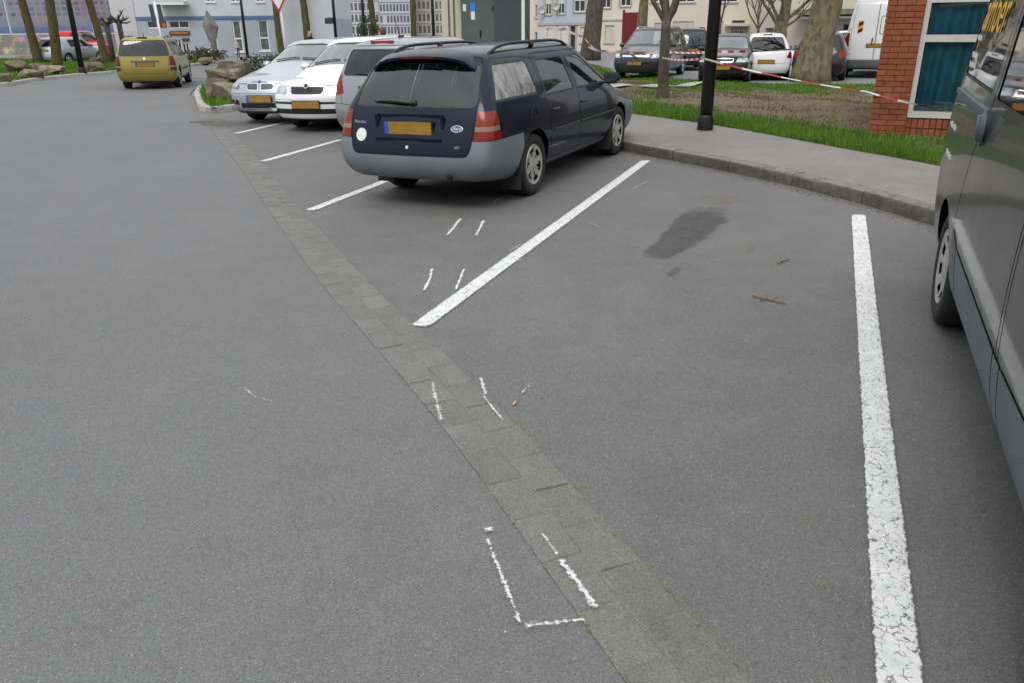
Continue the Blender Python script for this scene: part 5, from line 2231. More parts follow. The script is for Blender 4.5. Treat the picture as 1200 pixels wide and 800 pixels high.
# dark grey panel van in the next bay, backed up to the kerb
VIT = dict(CAR_BASE, wb=3.10, ro=.80, fo=.83, W=1.90, H=1.97, belt=1.27, zb=.22, cowlz=1.25, nose=1.0, cowl=1.72, wst=.92, rtop=-2.27, rbelt=-2.33, r=.325, tw=.215, rim='hub8', roofw=.89, rbow=.03, rear_w=.955, B=.42, Cp=-.86, crake=.05,
           bump_z=.60, rdrop=.06, mid=.70, wtop=.16, rdglass='glass_tinted', wframe=.016, qglass='glass_dark',
           qwin=[(-2.16, 1.315), (-.97, 1.305), (-.99, 1.80), (-2.10, 1.80)], tails=[(([(.83, .85), (1.0, .85), (1.0, 1.25), (.85, 1.25)], .14), 'lens_red')],
           sides=[('side_moulding#0', 'grey_moulding', [(-1.17, .225), (-.90, .225), (-.90, .60), (-1.08, .66)]), ('side_moulding#1', 'grey_moulding', [(-.885, .225), (.36, .225), (.36, .57), (-.885, .60)]), ('side_moulding#2', 'grey_moulding', [(.375, .225), (.50, .225), (.50, .57), (.375, .57)]),
                  ('side_moulding#3', 'grey_moulding', [(.515, .225), (1.16, .225), (1.12, .60), (.515, .57)])], tuck=.045, seamw=.012, r0w=.88, liner=.08)


def vit_extra(root, S, objs, P):
    for sy in (-1, 1):
        rail = MB()
        pts = []
        for k in range(9):
            x = -2.12 + (1.22) * k / 8
            q = S.surf((x, sy * 3, 1.215), (0, -sy, 0))[0]
            pts.append(Vector((x, q.y, 1.215)))
        for a, b_ in zip(pts[:-1], pts[1:]):
            d = b_ - a
            m3 = Matrix.Rotation(math.atan2(d.y, d.x), 3, 'Z')
            rail.box((a + b_) / 2 + Vector((0, sy * .006, .018)), (d.length * 1.01, .022, .026), m3)
            rail.box((a + b_) / 2 + Vector((0, sy * .001, -.012)), (d.length * 1.01, .008, .03), m3)
        rail.build('sliding_door_rail', 'grey_moulding', root)
        bm = bmesh.new()
        bmesh.ops.create_cube(bm, size=1)
        for v in bm.verts:
            v.co = Vector((v.co.x * .10, v.co.y * .05, v.co.z * .15))
        bmesh.ops.bevel(bm, geom=list(bm.edges), offset=.022, segments=3, affect='EDGES')
        me = bpy.data.meshes.new('door_handle')
        bm.to_mesh(me)
        bm.free()
        me.polygons.foreach_set('use_smooth', [True] * len(me.polygons))
        q = S.surf((-.80, sy * 3, 1.19), (0, -sy, 0))[0]
        o = link('door_handle', me, 'grey_moulding', objs['door#1' + ('@L' if sy > 0 else '@R')])
        o.location = (-.80, q.y + sy * .02, 1.18)
        # lettering on the rear side glass
        for body, x, z, s, mt, sh in (('amber', -1.60, 1.650, .30, 'yellow_vinyl', .0),):
            me = text_mesh(body, s, .0005, sh)
            tx = Vector((-1, 0, 0)) if sy > 0 else Vector((1, 0, 0))
            xs = [v.co.x for v in me.vertices]
            for v in me.vertices:
                w = v.co.copy()
                X_ = x + tx.x * w.x * 1.05
                Z_ = z + w.y
                q = S.surf((X_, sy * 3, Z_), (0, -sy, 0))[0]
                v.co = Vector((X_, (q.y if q else .8 * sy) + sy * (.004 + w.z), Z_))
            link('lettering', me, mt, root)
        for k, (x0, x1, z) in enumerate(((-2.06, -1.88, 1.52), (-2.08, -1.84, 1.43), (-2.08, -1.82, 1.38), (-2.10, -1.80, 1.05), (-2.0, -1.74, .90))):
            n = 7
            for j in range(n):
                xx = x0 + (x1 - x0) * (j + .5) / n
                q = S.surf((xx, sy * 3, z), (0, -sy, 0))[0]
                MB().box((xx, q.y + sy * .002, z), ((x1 - x0) / n * .62, .003, .018 + .008 * ((j * 7 + k) % 3))).build('printed_mark', 'white_vinyl', root)


pw = Vector(bp(1109, 377))
f_ = Vector((-.383, -.924)).normalized()
lf = Vector((-f_.y, f_.x))
c_ = pw + f_ * VIT['wb'] / 2 + lf * .83
make_car('panel_van', 'paint_van', c_.x, c_.y, hd(f_.x, f_.y), 'glossy dark grey van with yellow lettering on its side glass, backed up to the kerb', None, VIT, glass='glass_tinted', rear_glass='glass_dark', category='van', zfn=bay_z,
         plate_z=(.70, .5), extra=vit_extra, handles=None)


# ------------------------------------------------------------------ buildings
mat_simple('wall_blue_grey', (0.36, 0.39, 0.45), 0.9, var=0.06, scale=1.2, bump=0.2, bscale=25)
mat_simple('wall_pale', (0.54, 0.55, 0.57), 0.9, var=0.06, scale=1.0, bump=0.2, bscale=25)
mat_simple('wall_gable', (0.46, 0.47, 0.50), 0.9, var=0.05, scale=1.0, bump=0.2, bscale=25)
mat_simple('wall_sky', (0.44, 0.47, 0.54), 0.9, var=0.05, scale=1.0, bump=0.2, bscale=25)
mat_simple('wall_cream', (0.66, 0.61, 0.50), 0.9, var=0.06, scale=1.0, bump=0.2, bscale=25)
mat_simple('wall_buff', (0.58, 0.53, 0.43), 0.9, var=0.07, scale=1.0, bump=0.2, bscale=25)
mat_simple('wall_rose', (0.48, 0.42, 0.37), 0.9, var=0.07, scale=1.0, bump=0.2, bscale=25)
mat_simple('trim_blue', (0.09, 0.16, 0.30), 0.6, var=0.1)
mat_simple('trim_stone', (0.38, 0.36, 0.33), 0.85, var=0.15, scale=5)
mat_simple('trim_white', (0.72, 0.72, 0.70), 0.6, var=0.06)
mat_simple('shutter_cream', (0.62, 0.57, 0.48), 0.7, var=0.08, scale=4)
mat_simple('shutter_white', (0.66, 0.65, 0.62), 0.7, var=0.06, scale=4)
mat_simple('pane_dark', (0.035, 0.045, 0.055), 0.08, var=0.4, scale=2.5)
mat_simple('pane_grey', (0.12, 0.13, 0.14), 0.12, var=0.4, scale=2.5)
mat_simple('roof_slate', (0.09, 0.085, 0.085), 0.8, var=0.2, scale=4)
mat_simple('gate_red', (0.17, 0.012, 0.016), 0.55, var=0.18, scale=4)
mat_simple('steel_dark', (0.060, 0.068, 0.078), 0.5, var=0.08, scale=2)
mat_simple('steel_mid', (0.098, 0.104, 0.108), 0.5, var=0.08, scale=2)
mat_simple('orange_sign', (0.55, 0.13, 0.02), 0.5, var=0.25, scale=3)
mat_simple('brown_sign', (0.10, 0.035, 0.015), 0.5, var=0.25, scale=3)
mat_simple('sticker_blue', (0.03, 0.22, 0.62), 0.5, var=0.08)
mat_simple('moss_canopy', (0.18, 0.19, 0.13), 0.85, var=0.25, scale=3)


class Facade:
    """an upright wall plane given by two ground points; pixel rectangles become openings in it"""
    def __init__(self, name, label, a, b, height, depth, wall_mat, cat='building', zb=-0.03, group=None, roof='roof_slate'):
        self.a, self.b = Vector((a[0], a[1], 0)), Vector((b[0], b[1], 0))
        self.u = (self.b - self.a).normalized()
        self.n = Vector((self.u.y, -self.u.x, 0))
        if self.n.dot(-self.a) < 0:
            self.n = -self.n
        self.w, self.h, self.zb, self.depth = (self.b - self.a).length, height, zb, depth
        self.holes, self.items = [], []
        self.root = empty(name, (self.a.x, self.a.y, zb), 0, label=label, category=cat)
        if group:
            self.root['group'] = group
        self.off = Vector((self.a.x, self.a.y, zb))
        self.wall_mat, self.roof = wall_mat, roof
        self.bands = []

    def P(self, u, z, d=0.0):
        """local (root) coordinates"""
        return self.a + self.u * u + self.n * d + Vector((0, 0, z)) - self.off

    def uz(self, x, y):
        d = ray_dir(x, y)
        o = Vector((0, 0, EYE))
        t = (self.a - o).dot(self.n) / d.dot(self.n)
        p = o + d * t
        return (p - self.a).dot(self.u), p.z

    def rect(self, x0, y0, x1, y1):
        a, b = self.uz(x0, (y0 + y1) / 2), self.uz(x1, (y0 + y1) / 2)
        c, d = self.uz((x0 + x1) / 2, y1), self.uz((x0 + x1) / 2, y0)
        return a[0], b[0], c[1], d[1]

    def box(self, u0, u1, z0, z1, d0, d1, name, mat, parent=None):
        vs = [self.P(u, z, d) for d in (d0, d1) for z in (z0, z1) for u in (u0, u1)]
        return MB().add(vs, [(0, 1, 3, 2), (4, 6, 7, 5), (0, 4, 5, 1), (2, 3, 7, 6), (0, 2, 6, 4), (1, 5, 7, 3)]).build(name, mat, parent or self.root)

    def window(self, r, frame='trim_white', pane='pane_dark', mull=1, trans=0, sill='trim_stone', shutter=None, surround=None, recess=.14, name='window', fw=.06):
        u0, u1, z0, z1 = r
        self.holes.append((u0, u1, max(z0, self.zb + .02), z1))
        f = MB()
        for (a, b, c, d) in ((u0, u1, z0, z0 + fw), (u0, u1, z1 - fw, z1), (u0, u0 + fw, z0 + fw, z1 - fw), (u1 - fw, u1, z0 + fw, z1 - fw)):
            vs = [self.P(u, z, dd) for dd in (-recess, -recess + .05) for z in (c, d) for u in (a, b)]
            f.add(vs, [(0, 1, 3, 2), (4, 6, 7, 5), (0, 4, 5, 1), (2, 3, 7, 6), (0, 2, 6, 4), (1, 5, 7, 3)])
        for k in range(mull):
            um = u0 + (u1 - u0) * (k + 1) / (mull + 1)
            vs = [self.P(u, z, dd) for dd in (-recess, -recess + .045) for z in (z0 + fw, z1 - fw) for u in (um - fw * .5, um + fw * .5)]
            f.add(vs, [(0, 1, 3, 2), (4, 6, 7, 5), (0, 4, 5, 1), (2, 3, 7, 6), (0, 2, 6, 4), (1, 5, 7, 3)])
        if trans:
            zm = z0 + (z1 - z0) * trans
            vs = [self.P(u, z, dd) for dd in (-recess, -recess + .055) for z in (zm - fw * .6, zm + fw * .6) for u in (u0 + fw, u1 - fw)]
            f.add(vs, [(0, 1, 3, 2), (4, 6, 7, 5), (0, 4, 5, 1), (2, 3, 7, 6), (0, 2, 6, 4), (1, 5, 7, 3)])
        fo = f.build(name, frame, self.root)
        ed = [u0 + fw] + [u0 + (u1 - u0) * (k + 1) / (mull + 1) for k in range(mull)] + [u1 - fw]
        for k in range(len(ed) - 1):
            self.box(ed[k], ed[k + 1], z0 + fw, z1 - fw, -recess + .005, -recess + .02, 'pane', pane, fo)
        if shutter:
            frac, mt = shutter
            zs = z1 - (z1 - z0) * frac
            n = max(2, int((z1 - zs) / .09))
            sh = MB()
            for k in range(n):
                c, d = zs + (z1 - zs) * k / n, zs + (z1 - zs) * (k + .9) / n
                vs = [self.P(u, z, dd) for dd in (-recess + .05, -recess + .075) for z in (c, d) for u in (u0 + .02, u1 - .02)]
                sh.add(vs, [(0, 1, 3, 2), (4, 6, 7, 5), (0, 4, 5, 1), (2, 3, 7, 6), (0, 2, 6, 4), (1, 5, 7, 3)])
            o = sh.build('roller_shutter', mt, fo)
            o['kind'] = 'stuff'
        if sill:
            self.box(u0 - .08, u1 + .08, z0 - .09, z0 - .001, -.05, .07, 'sill', sill, fo)
        if surround:
            su = MB()
            for (a, b, c, d) in ((u0 - .14, u0 - .002, z0, z1 + .14), (u1 + .002, u1 + .14, z0, z1 + .14), (u0 - .002, u1 + .002, z1 + .002, z1 + .14)):
                vs = [self.P(u, z, dd) for dd in (.002, .03) for z in (c, d) for u in (a, b)]
                su.add(vs, [(0, 1, 3, 2), (4, 6, 7, 5), (0, 4, 5, 1), (2, 3, 7, 6), (0, 2, 6, 4), (1, 5, 7, 3)])
            su.build('window_surround', surround, fo)
        return fo

    def finish(self, bands=()):
        """bands: (z0, z1, mat, name); the wall face is built cell by cell round its openings"""
        bands = list(bands) or [(self.zb, self.h, self.wall_mat, 'wall')]
        for (z0, z1, mt, nm) in bands:
            us = sorted({0.0, self.w} | {min(max(h_[k], 0), self.w) for h_ in self.holes for k in (0, 1)})
            zs = sorted({z0, z1} | {min(max(h_[k], z0), z1) for h_ in self.holes for k in (2, 3)})
            mb = MB()
            for i in range(len(us) - 1):
                for j in range(len(zs) - 1):
                    if us[i + 1] - us[i] < 1e-5 or zs[j + 1] - zs[j] < 1e-5:
                        continue
                    cu, cz = (us[i] + us[i + 1]) / 2, (zs[j] + zs[j + 1]) / 2
                    if any(h_[0] < cu < h_[1] and h_[2] < cz < h_[3] for h_ in self.holes):
                        continue
                    mb.add([self.P(us[i], zs[j]), self.P(us[i + 1], zs[j]), self.P(us[i + 1], zs[j + 1]), self.P(us[i], zs[j + 1])], [(0, 1, 2, 3)])
            for h_ in self.holes:
                a, b, c, d = h_
                c, d = max(c, z0), min(d, z1)
                if d - c < 1e-4:
                    continue
                for q in (((a, c), (a, d)), ((b, c), (b, d)), ((a, c), (b, c)), ((a, d), (b, d))):
                    (ua, za), (ub, zb_) = q
                    mb.add([self.P(ua, za), self.P(ub, zb_), self.P(ub, zb_, -.16), self.P(ua, za, -.16)], [(0, 1, 2, 3)])
            mb.add([self.P(0, z0), self.P(0, z1), self.P(0, z1, -self.depth), self.P(0, z0, -self.depth)], [(0, 1, 2, 3)])
            mb.add([self.P(self.w, z0), self.P(self.w, z1), self.P(self.w, z1, -self.depth), self.P(self.w, z0, -self.depth)], [(0, 1, 2, 3)])
            mb.add([self.P(0, z0, -self.depth), self.P(self.w, z0, -self.depth), self.P(self.w, z1, -self.depth), self.P(0, z1, -self.depth)], [(0, 1, 2, 3)])
            mb.build(nm, mt, self.root, raw=True)
        ov = .35
        vs = [self.P(-ov, self.h, ov), self.P(self.w + ov, self.h, ov), self.P(self.w + ov, self.h, -self.depth - ov), self.P(-ov, self.h, -self.depth - ov)]
        rz = min(2.8, self.depth * .4)
        vs += [self.P(-ov, self.h + rz, -self.depth / 2), self.P(self.w + ov, self.h + rz, -self.depth / 2)]
        MB().add(vs, [(0, 1, 5, 4), (3, 4, 5, 2), (0, 4, 3), (1, 2, 5), (0, 3, 2, 1)]).build('roof', self.roof, self.root, raw=True)


def gx(x, Y):
    return (px_at(x, 60, Y).x, Y)


# pale corner block with the shop, blue trim
F = Facade('apartment_building', 'pale blue-grey building with a blue trim line, tall slim windows and an orange shop sign', gx(166, 61), gx(325, 61), 9.5, 9, 'wall_blue_grey')
zt = F.uz(250, 21)[1]
for r in ((273.5, 24, 283.5, 61), (303, 23.5, 315, 60), (243, 24, 254, 60)):
    rr = F.rect(*r)
    F.window(rr, 'trim_white', 'pane_grey', 0, .42, 'trim_white', recess=.12, fw=.09)
for r in ((240, -22, 250, 2.5), (269.5, -22, 279, 2.5), (299, -22, 308, 2.5), (190, -22, 216, 0.5)):
    F.window(F.rect(*r), 'trim_white', 'pane_grey', 1, 0, 'trim_white', recess=.12)
for r in ((198, 24.5, 221.5, 33.5), (172, 24.5, 196, 33.5), (205, 46, 213, 64), (214, 51, 222, 64), (172, 44, 200, 64)):
    F.window(F.rect(*r), 'trim_white', 'pane_dark', 1, 0, None, recess=.10, name='shop_window')
u0, u1, z0, z1 = F.rect(188.5, -3, 221, 6.5)
F.box(u0, u1, z0, z0 + .16, .02, 1.0, 'balcony', 'trim_white')
o = F.box(u0, u1, z0 + .16, z0 + 1.0, .94, 1.0, 'balcony_front', 'wall_pale')
u0, u1, z0, z1 = F.rect(199, 36.8, 222.5, 41.2)
o = F.box(u0, u1, z0, z1, .01, .10, 'shop_sign', 'brown_sign')
F.box(u0 + .12, u1 - .1, z0 + .07, z1 - .07, .11, .125, 'sign_lettering', 'orange_sign', o)
u0, u1, z0, z1 = F.rect(213.5, 45, 222, 48.5)
F.box(u0, u1, z0, z1, .01, .08, 'shop_sign', 'brown_sign')
u0, u1, z0, z1 = F.rect(186, 25, 195, 33)
o = F.box(u0, u1, z0, z1, -.06, -.03, 'window_poster', 'brown_sign')
F.box(u0 + .25, u1 - .08, z0 + .06, z1 - .12, -.03, -.02, 'poster_print', 'orange_sign', o)
F.box(-.02, F.w + .02, zt - .10, zt + .10, .005, .07, 'trim_line', 'trim_blue')
F.finish([(F.zb, zt, 'wall_blue_grey', 'wall'), (zt, F.h, 'wall_pale', 'upper_wall')])

F = Facade('apartment_building', 'white gable wall with grey lower part, next to the shop with the orange sign', gx(138, 63), gx(165.5, 63), 9.5, 8, 'wall_pale')
zt = F.uz(150, 37)[1]
F.finish([(F.zb, zt, 'wall_gable', 'wall'), (zt, F.h, 'wall_pale', 'upper_wall')])
F = Facade('apartment_building', 'plain grey gable wall without windows behind the triangular sign', gx(325.7, 59), gx(358, 59), 10, 9, 'wall_gable')
F.finish()
F = Facade('apartment_building', 'grey building with thin dark trim line beside the plain gable wall', gx(358.5, 60.5), gx(394, 60.5), 10, 7, 'wall_blue_grey')
zt = F.uz(380, 22)[1]
F.box(-.02, F.w + .02, zt - .07, zt + .07, .005, .06, 'trim_line', 'trim_blue')
F.finish([(F.zb, zt, 'wall_blue_grey', 'wall'), (zt, F.h, 'wall_pale', 'upper_wall')])
F = Facade('apartment_building', 'receding side wing with ground floor windows beside the grey building', gx(394.3, 60.5), (px_at(405, 60, 72).x, 72), 6.0, 4, 'wall_pale')
for k in range(4):
    u = F.w * (k + .25) / 4
    F.window((u, u + 1.5, .6, 2.1), 'trim_stone', 'pane_grey', 1, 0, 'trim_stone')
F.finish()


# far blocks: windows too small to pick apart singly
def far_block(name, label, x0, x1, Y, h, wall, nx, nz, z0=.8, win=(.62, .6), pane='pane_grey', group=None):
    a, b = gx(x0, Y), gx(x1, Y)
    F = Facade(name, label, a, b, h, 8, wall, group=group)
    mb = MB()
    for i in range(nx):
        for j in range(nz):
            if random.random() < .06:
                continue
            cw, ch = F.w / nx, (h - z0) / nz
            u, z = cw * (i + .5), z0 + ch * (j + .5)
            w, q = cw * win[0] / 2, ch * win[1] / 2
            vs = [F.P(uu, zz, .03) for zz in (z - q, z + q) for uu in (u - w, u + w)]
            mb.add(vs, [(0, 1, 3, 2)])
    o = mb.build('windows', pane, F.root, raw=True)
    o['kind'] = 'stuff'
    for j in range(nz):
        z = z0 + (h - z0) / nz * j
        F.box(0, F.w, z - .05, z + .05, .01, .10, 'floor_band', 'trim_stone')
    F.finish()
    return F


far_block('apartment_block', 'distant white apartment block with rows of small grey windows', 404, 447, 150, 18, 'wall_pale', 9, 9)
far_block('apartment_block', 'distant grey apartment block with pale blue glass beside the moss-covered trunk', 447.5, 486, 140, 18, 'wall_gable', 10, 10, pane='pane_grey')
far_block('apartment_block', 'distant buff apartment block behind the thin black lamp post', 486.5, 536, 145, 18, 'wall_rose', 10, 9)

# painted mural wall
m, nt, out = new_mat('mural_print')
g = N(nt)
xyz = g.sep()
vec = g.mapping((1, 1, 1), rot=(R(90), 0, 0))
bt = nt.nodes.new('ShaderNodeTexBrick')
bt.inputs['Scale'].default_value = 1.0
bt.inputs['Brick Width'].default_value = .55
bt.inputs['Row Height'].default_value = .42
bt.inputs['Mortar Size'].default_value = .085
bt.offset = 0.0
bt.inputs['Color1'].default_value = (.10, .12, .17, 1)
bt.inputs['Color2'].default_value = (.34, .36, .42, 1)
bt.inputs['Mortar'].default_value = (.40, .42, .48, 1)
cmb = nt.nodes.new('ShaderNodeCombineXYZ')
g.link(xyz[0], cmb.inputs[0])
g.link(xyz[2], cmb.inputs[1])
g.link(cmb.outputs[0], bt.inputs['Vector'])
col = bt.outputs['Color']
big = g.noise(.35, 3, .6, cmb.outputs[0])
pinkx = g.ramp(g.math('ADD', g.math('MULTIPLY', g.math('ADD', xyz[0], 45.0), .05), g.math('MULTIPLY', big, .35)), [(.42, 0), (.75, .6)])
col = g.mix(pinkx, col, g.mix(.55, col, (.52, .16, .20)))
zr = g.ramp(g.math('MULTIPLY', xyz[2], .2), [(.0, (.30, .29, .29)), (.33, (.36, .36, .40)), (.345, (.10, .20, .48)), (.42, (.13, .25, .55)), (.45, (.34, .36, .44)), (.58, (.40, .41, .46))], 'LINEAR')
zmask = g.ramp(g.math('MULTIPLY', xyz[2], .2), [(.56, 1), (.60, 0)])
col = g.mix(zmask, col, g.mix(g.math('MULTIPLY', pinkx, .6), zr, g.mix(.5, zr, (.50, .30, .36))))
blot = g.vor(.9, 'F1', 'Color', cmb.outputs[0])
col = g.mix(.07, col, blot)
col = g.mix(.25, col, g.ramp(g.noise(3.5, 5, .7, cmb.outputs[0]), [(.35, .08), (.65, .4)]))
col = g.mix(1.0, col, (.62, .62, .66), 'MULTIPLY')
b = g.bsdf(col, .85)
g.link(b.outputs[0], out.inputs[0])
m, nt, out = new_mat('graffiti_print')
g = N(nt)
wv = g.noise(1.1, 5, .6)
v = g.vor(1.3, 'F1', 'Color')
col = g.mix(g.ramp(wv, [(.52, 0), (.6, .8)]), (.22, .205, .19), g.mix(.55, v, (.40, .36, .20)))
col = g.mix(1.0, col, g.ramp(g.noise(12, 4), [(.3, .75), (.7, 1.2)]), 'MULTIPLY')
b = g.bsdf(col, .85)
g.link(b.outputs[0], out.inputs[0])
MY = 72.0
mroot = empty('mural_wall', (gx(20, MY)[0], MY, -.03), 0, label='tall wall of printed mural panels with painted city windows and a blue band', category='wall')
mx0, mx1 = gx(-30, MY)[0], gx(139, MY)[0]
npan = 7
pw_ = (mx1 - mx0) / npan
for k in range(npan):
    x0 = mx0 + pw_ * k
    MB().box((x0 + pw_ / 2 - mroot.location.x, 0, 4.2 + .03), (pw_ - .22, .12, 5.2)).build('mural_panel', 'mural_print', mroot)
    MB().box((x0 - mroot.location.x, -.05, 3.4 + .03), (.09, .12, 6.8)).build('post', 'wall_pale', mroot)
    lo = MB().box((x0 + pw_ / 2 - mroot.location.x, -.08, .8), (pw_ - .02, .08, 1.58)).build('lower_panel', 'graffiti_print', mroot)
MB().box(((mx0 + mx1) / 2 - mroot.location.x, -.02, 1.62), (mx1 - mx0, .1, .08)).build('rail', 'wall_pale', mroot)

# dark steel substation
SY = 34.0
F = Facade('substation', 'dark grey steel substation cabin with a blue notice on its door', gx(541.5, SY), gx(621, SY), 3.3, 2.5, 'steel_mid', roof='steel_dark')
u0, u1, z0, z1 = F.rect(541.5, -10, 579.5, 60)
d1 = F.box(u0 + .03, u1 - .02, .05, 3.1, .0, .035, 'door', 'steel_mid')
u2, u3, *_ = F.rect(581, -10, 610.5, 60)
d2 = F.box(u2, u3, .05, 3.1, .0, .035, 'door', 'steel_dark')
uw, uw2, *_ = F.rect(611, -10, 615, 60)
F.box(uw, uw2, .0, 3.25, .0, .07, 'corner_post', 'trim_white')
uu, uv, *_ = F.rect(615.2, -10, 621, 60)
F.box(uu, uv, .05, 3.1, .0, .03, 'side_panel', 'steel_dark')
for (r, nm, mt, par) in (((562.2, 35.5, 564.2, 44), 'handle', 'metal_black', d1), ((576.7, 7.5, 578.3, 13.5), 'handle', 'metal_black', d1), ((551, 3.5, 557, 13.5), 'notice', 'sticker_blue', d1), ((552, 13.8, 556.6, 23.5), 'notice', 'white_vinyl', d1),
                         ((542.5, 5.5, 546.2, 13.5), 'notice', 'trim_white', d1)):
    a, b_, c, d = F.rect(*r)
    F.box(a, b_, c, d, .037, .05, nm, mt, par)
F.finish()
F = Facade('gate_pillars', 'cream rendered wall with square pillars beside the substation', gx(519, 37), gx(541, 37), 3.6, .5, 'wall_buff', cat='wall')
for x0, x1 in ((520, 525.5), (528, 531.5), (534, 540.5)):
    a, b_, *_ = F.rect(x0, 0, x1, 40)
    F.box(a, b_, 0, 3.5, .003, .22, 'pillar', 'wall_cream')
F.finish()

# light blue terraced house
HY_ = 67.0
F = Facade('terraced_house', 'light blue terraced house with satellite dishes and closed white shutters', gx(630, HY_), (px_at(700, 60, HY_ - 2).x, HY_ - 2), 7.5, 9, 'wall_sky')
for r in ((639, -4, 646, 17.5), (653.5, -4, 661.5, 16.5), (672.8, -8, 685.6, 14)):
    F.window(F.rect(*r), 'trim_white', 'pane_dark', 1, 0, 'trim_stone', (.42, 'shutter_white'), 'trim_stone')
for r in ((641, 33, 648.3, 51.5), (657, 33, 664, 52), (680, 32, 686.3, 51)):
    F.window(F.rect(*r), 'trim_white', 'pane_dark', 0, 0, 'trim_stone', (.98, 'shutter_white'), 'shutter_cream')
F.window(F.rect(668.5, 31, 674, 60), 'brown_sign', 'pane_dark', 0, .7, None, None, 'trim_stone', name='house_door')
zt = F.uz(660, 28.5)[1]
F.box(-.02, F.w + .02, zt - .09, zt + .09, .004, .08, 'trim_line', 'trim_stone')
for (x_, y_) in ((636.5, 12), (653, 8)):
    u, z = F.uz(x_, y_)
    q = F.P(u, z, .35)
    o = MB().lathe([(.001, .0), (.2, .03), (.33, .1), (.34, .11), (.19, .02), (.001, -.015)], 16, 'y').build('satellite_dish', 'trim_white', F.root, True)
    o.location = q
    o.rotation_euler = (R(-15), 0, R(200))
    MB().tube([q, F.P(u, z - .1, 0)], .025, 6).build('bracket', 'metal_grey', F.root)
F.finish([(F.zb, zt, 'wall_pale', 'wall'), (zt, F.h, 'wall_sky', 'upper_wall')])
F = Facade('terraced_house', 'narrow cream house between the substation and the light blue house', gx(617, 68), gx(630, 67.6), 7, 8, 'wall_cream')
F.window(F.rect(627.2, 6, 630, 21), 'trim_white', 'pane_dark', 0, 0, 'trim_stone')
F.window(F.rect(626.5, 38, 630, 48), 'trim_white', 'pane_grey', 0, 0, 'trim_stone')
F.finish()
# cream house
F = Facade('terraced_house', 'cream house with one shuttered window beside the dark red gate', (px_at(700.2, 60, HY_ - 2.1).x, HY_ - 2.1), (px_at(752, 60, 63).x, 63), 7.5, 9, 'wall_cream')
for r in ((704.5, -6, 715.5, 9.5), (727, -8, 739, 7.5)):
    F.window(F.rect(*r), 'trim_white', 'pane_dark', 1, 0, 'trim_stone', (.3, 'shutter_white'), 'trim_stone')
F.window(F.rect(709, 30, 719.5, 50.5), 'trim_white', 'pane_dark', 0, 0, 'trim_stone', (.97, 'shutter_cream'), 'shutter_cream')
zt = F.uz(715, 24)[1]
F.box(-.02, F.w + .02, zt - .05, zt + .05, .004, .06, 'trim_line', 'trim_stone')
F.finish()
# dark red gate
F = Facade('garden_gate', 'tall dark red boarded gate beside the cream house', (px_at(729.5, 60, 60).x, 60), (px_at(748.5, 60, 59).x, 59), 3.3, .06, 'gate_red', cat='gate')
gt = F.uz(739, 15)[1]
nb = 8
for k in range(nb):
    F.box(F.w * k / nb + .01, F.w * (k + 1) / nb - .01, 0.05, gt, .0, .05, 'board', 'gate_red')
for z in (.5, gt - .4):
    F.box(0, F.w, z - .06, z + .06, -.05, -.002, 'rail', 'gate_red')
F.box(-.08, .06, 0, gt + .18, -.06, .06, 'gate_post', 'gate_red')
F.box(F.w - .06, F.w + .08, 0, gt + .05, -.06, .06, 'gate_post', 'gate_red')
F.box(0, F.w, 0, .05, -.03, .03, 'threshold', 'trim_stone')
# long cream building with garages and the canopied door
F = Facade('garage_building', 'long cream building with closed garage doors and a small canopy over its barred door', gx(757, 62.5), gx(886, 60), 7.5, 9, 'wall_cream')
for r in ((787.5, 25.5, 811.5, 70), (838.5, 25, 846, 70), (766, 27, 783, 70)):
    rr = F.rect(*r)
    F.window((rr[0], rr[1], 0.0, rr[3]), 'trim_stone', 'shutter_cream', 0, 0, None, (.99, 'shutter_cream'), None, name='garage_door')
rr = F.rect(858, 35, 872, 66)
F.window((rr[0], rr[1], 0.15, rr[3]), 'trim_white', 'pane_dark', 0, 0, None, None, 'trim_stone', name='barred_door')
for k in range(5):
    u = rr[0] + (rr[1] - rr[0]) * (k + .8) / 5.6
    F.box(u - .03, u + .03, .15, rr[3], -.12, -.09, 'bar', 'trim_white')
a, b_, c, d = F.rect(850, 28.5, 878.5, 31)
F.box(a, b_, c, d, .003, .75, 'canopy', 'wall_buff')
F.window(F.rect(857.5, 24, 873, 28), 'trim_stone', 'pane_dark', 0, 0, None, name='fanlight')
for r in ((763, -14, 781, 3), (838, -14, 865, 3), (795, -14, 815, 3)):
    F.window(F.rect(*r), 'trim_white', 'pane_dark', 1, 0, 'trim_stone', (.35, 'shutter_white'))
F.finish()
# grey-rose building with canopy
F = Facade('shop_building', 'rose-grey building with a mossy canopy over a dark shop doorway', gx(887, 56), gx(1075, 50), 7.5, 9, 'wall_rose')
a, b_, c, d = F.rect(938, 11.5, 1030, 17.5)
F.box(a, b_, c, d, .003, 1.3, 'canopy', 'moss_canopy')
a, b_, c, d = F.rect(943, 19.5, 1030, 22)
F.box(a, b_, c, d, .003, 1.0, 'canopy_edge', 'trim_white')
F.window(F.rect(985, 28, 1003, 70), 'trim_stone', 'pane_dark', 1, .75, None, None, None, name='shop_door')
F.window(F.rect(952, 30, 976, 52), 'trim_stone', 'pane_grey', 1, 0, 'trim_stone')
zt = F.uz(960, 11)[1]
a, b_, c, d = F.rect(889, 30, 893, 70)
F.window(F.rect(896, 33, 906, 52), 'trim_stone', 'pane_grey', 0, 0, 'trim_stone')
F.finish([(F.zb, zt, 'wall_rose', 'wall'), (zt, F.h, 'wall_buff', 'upper_wall')])

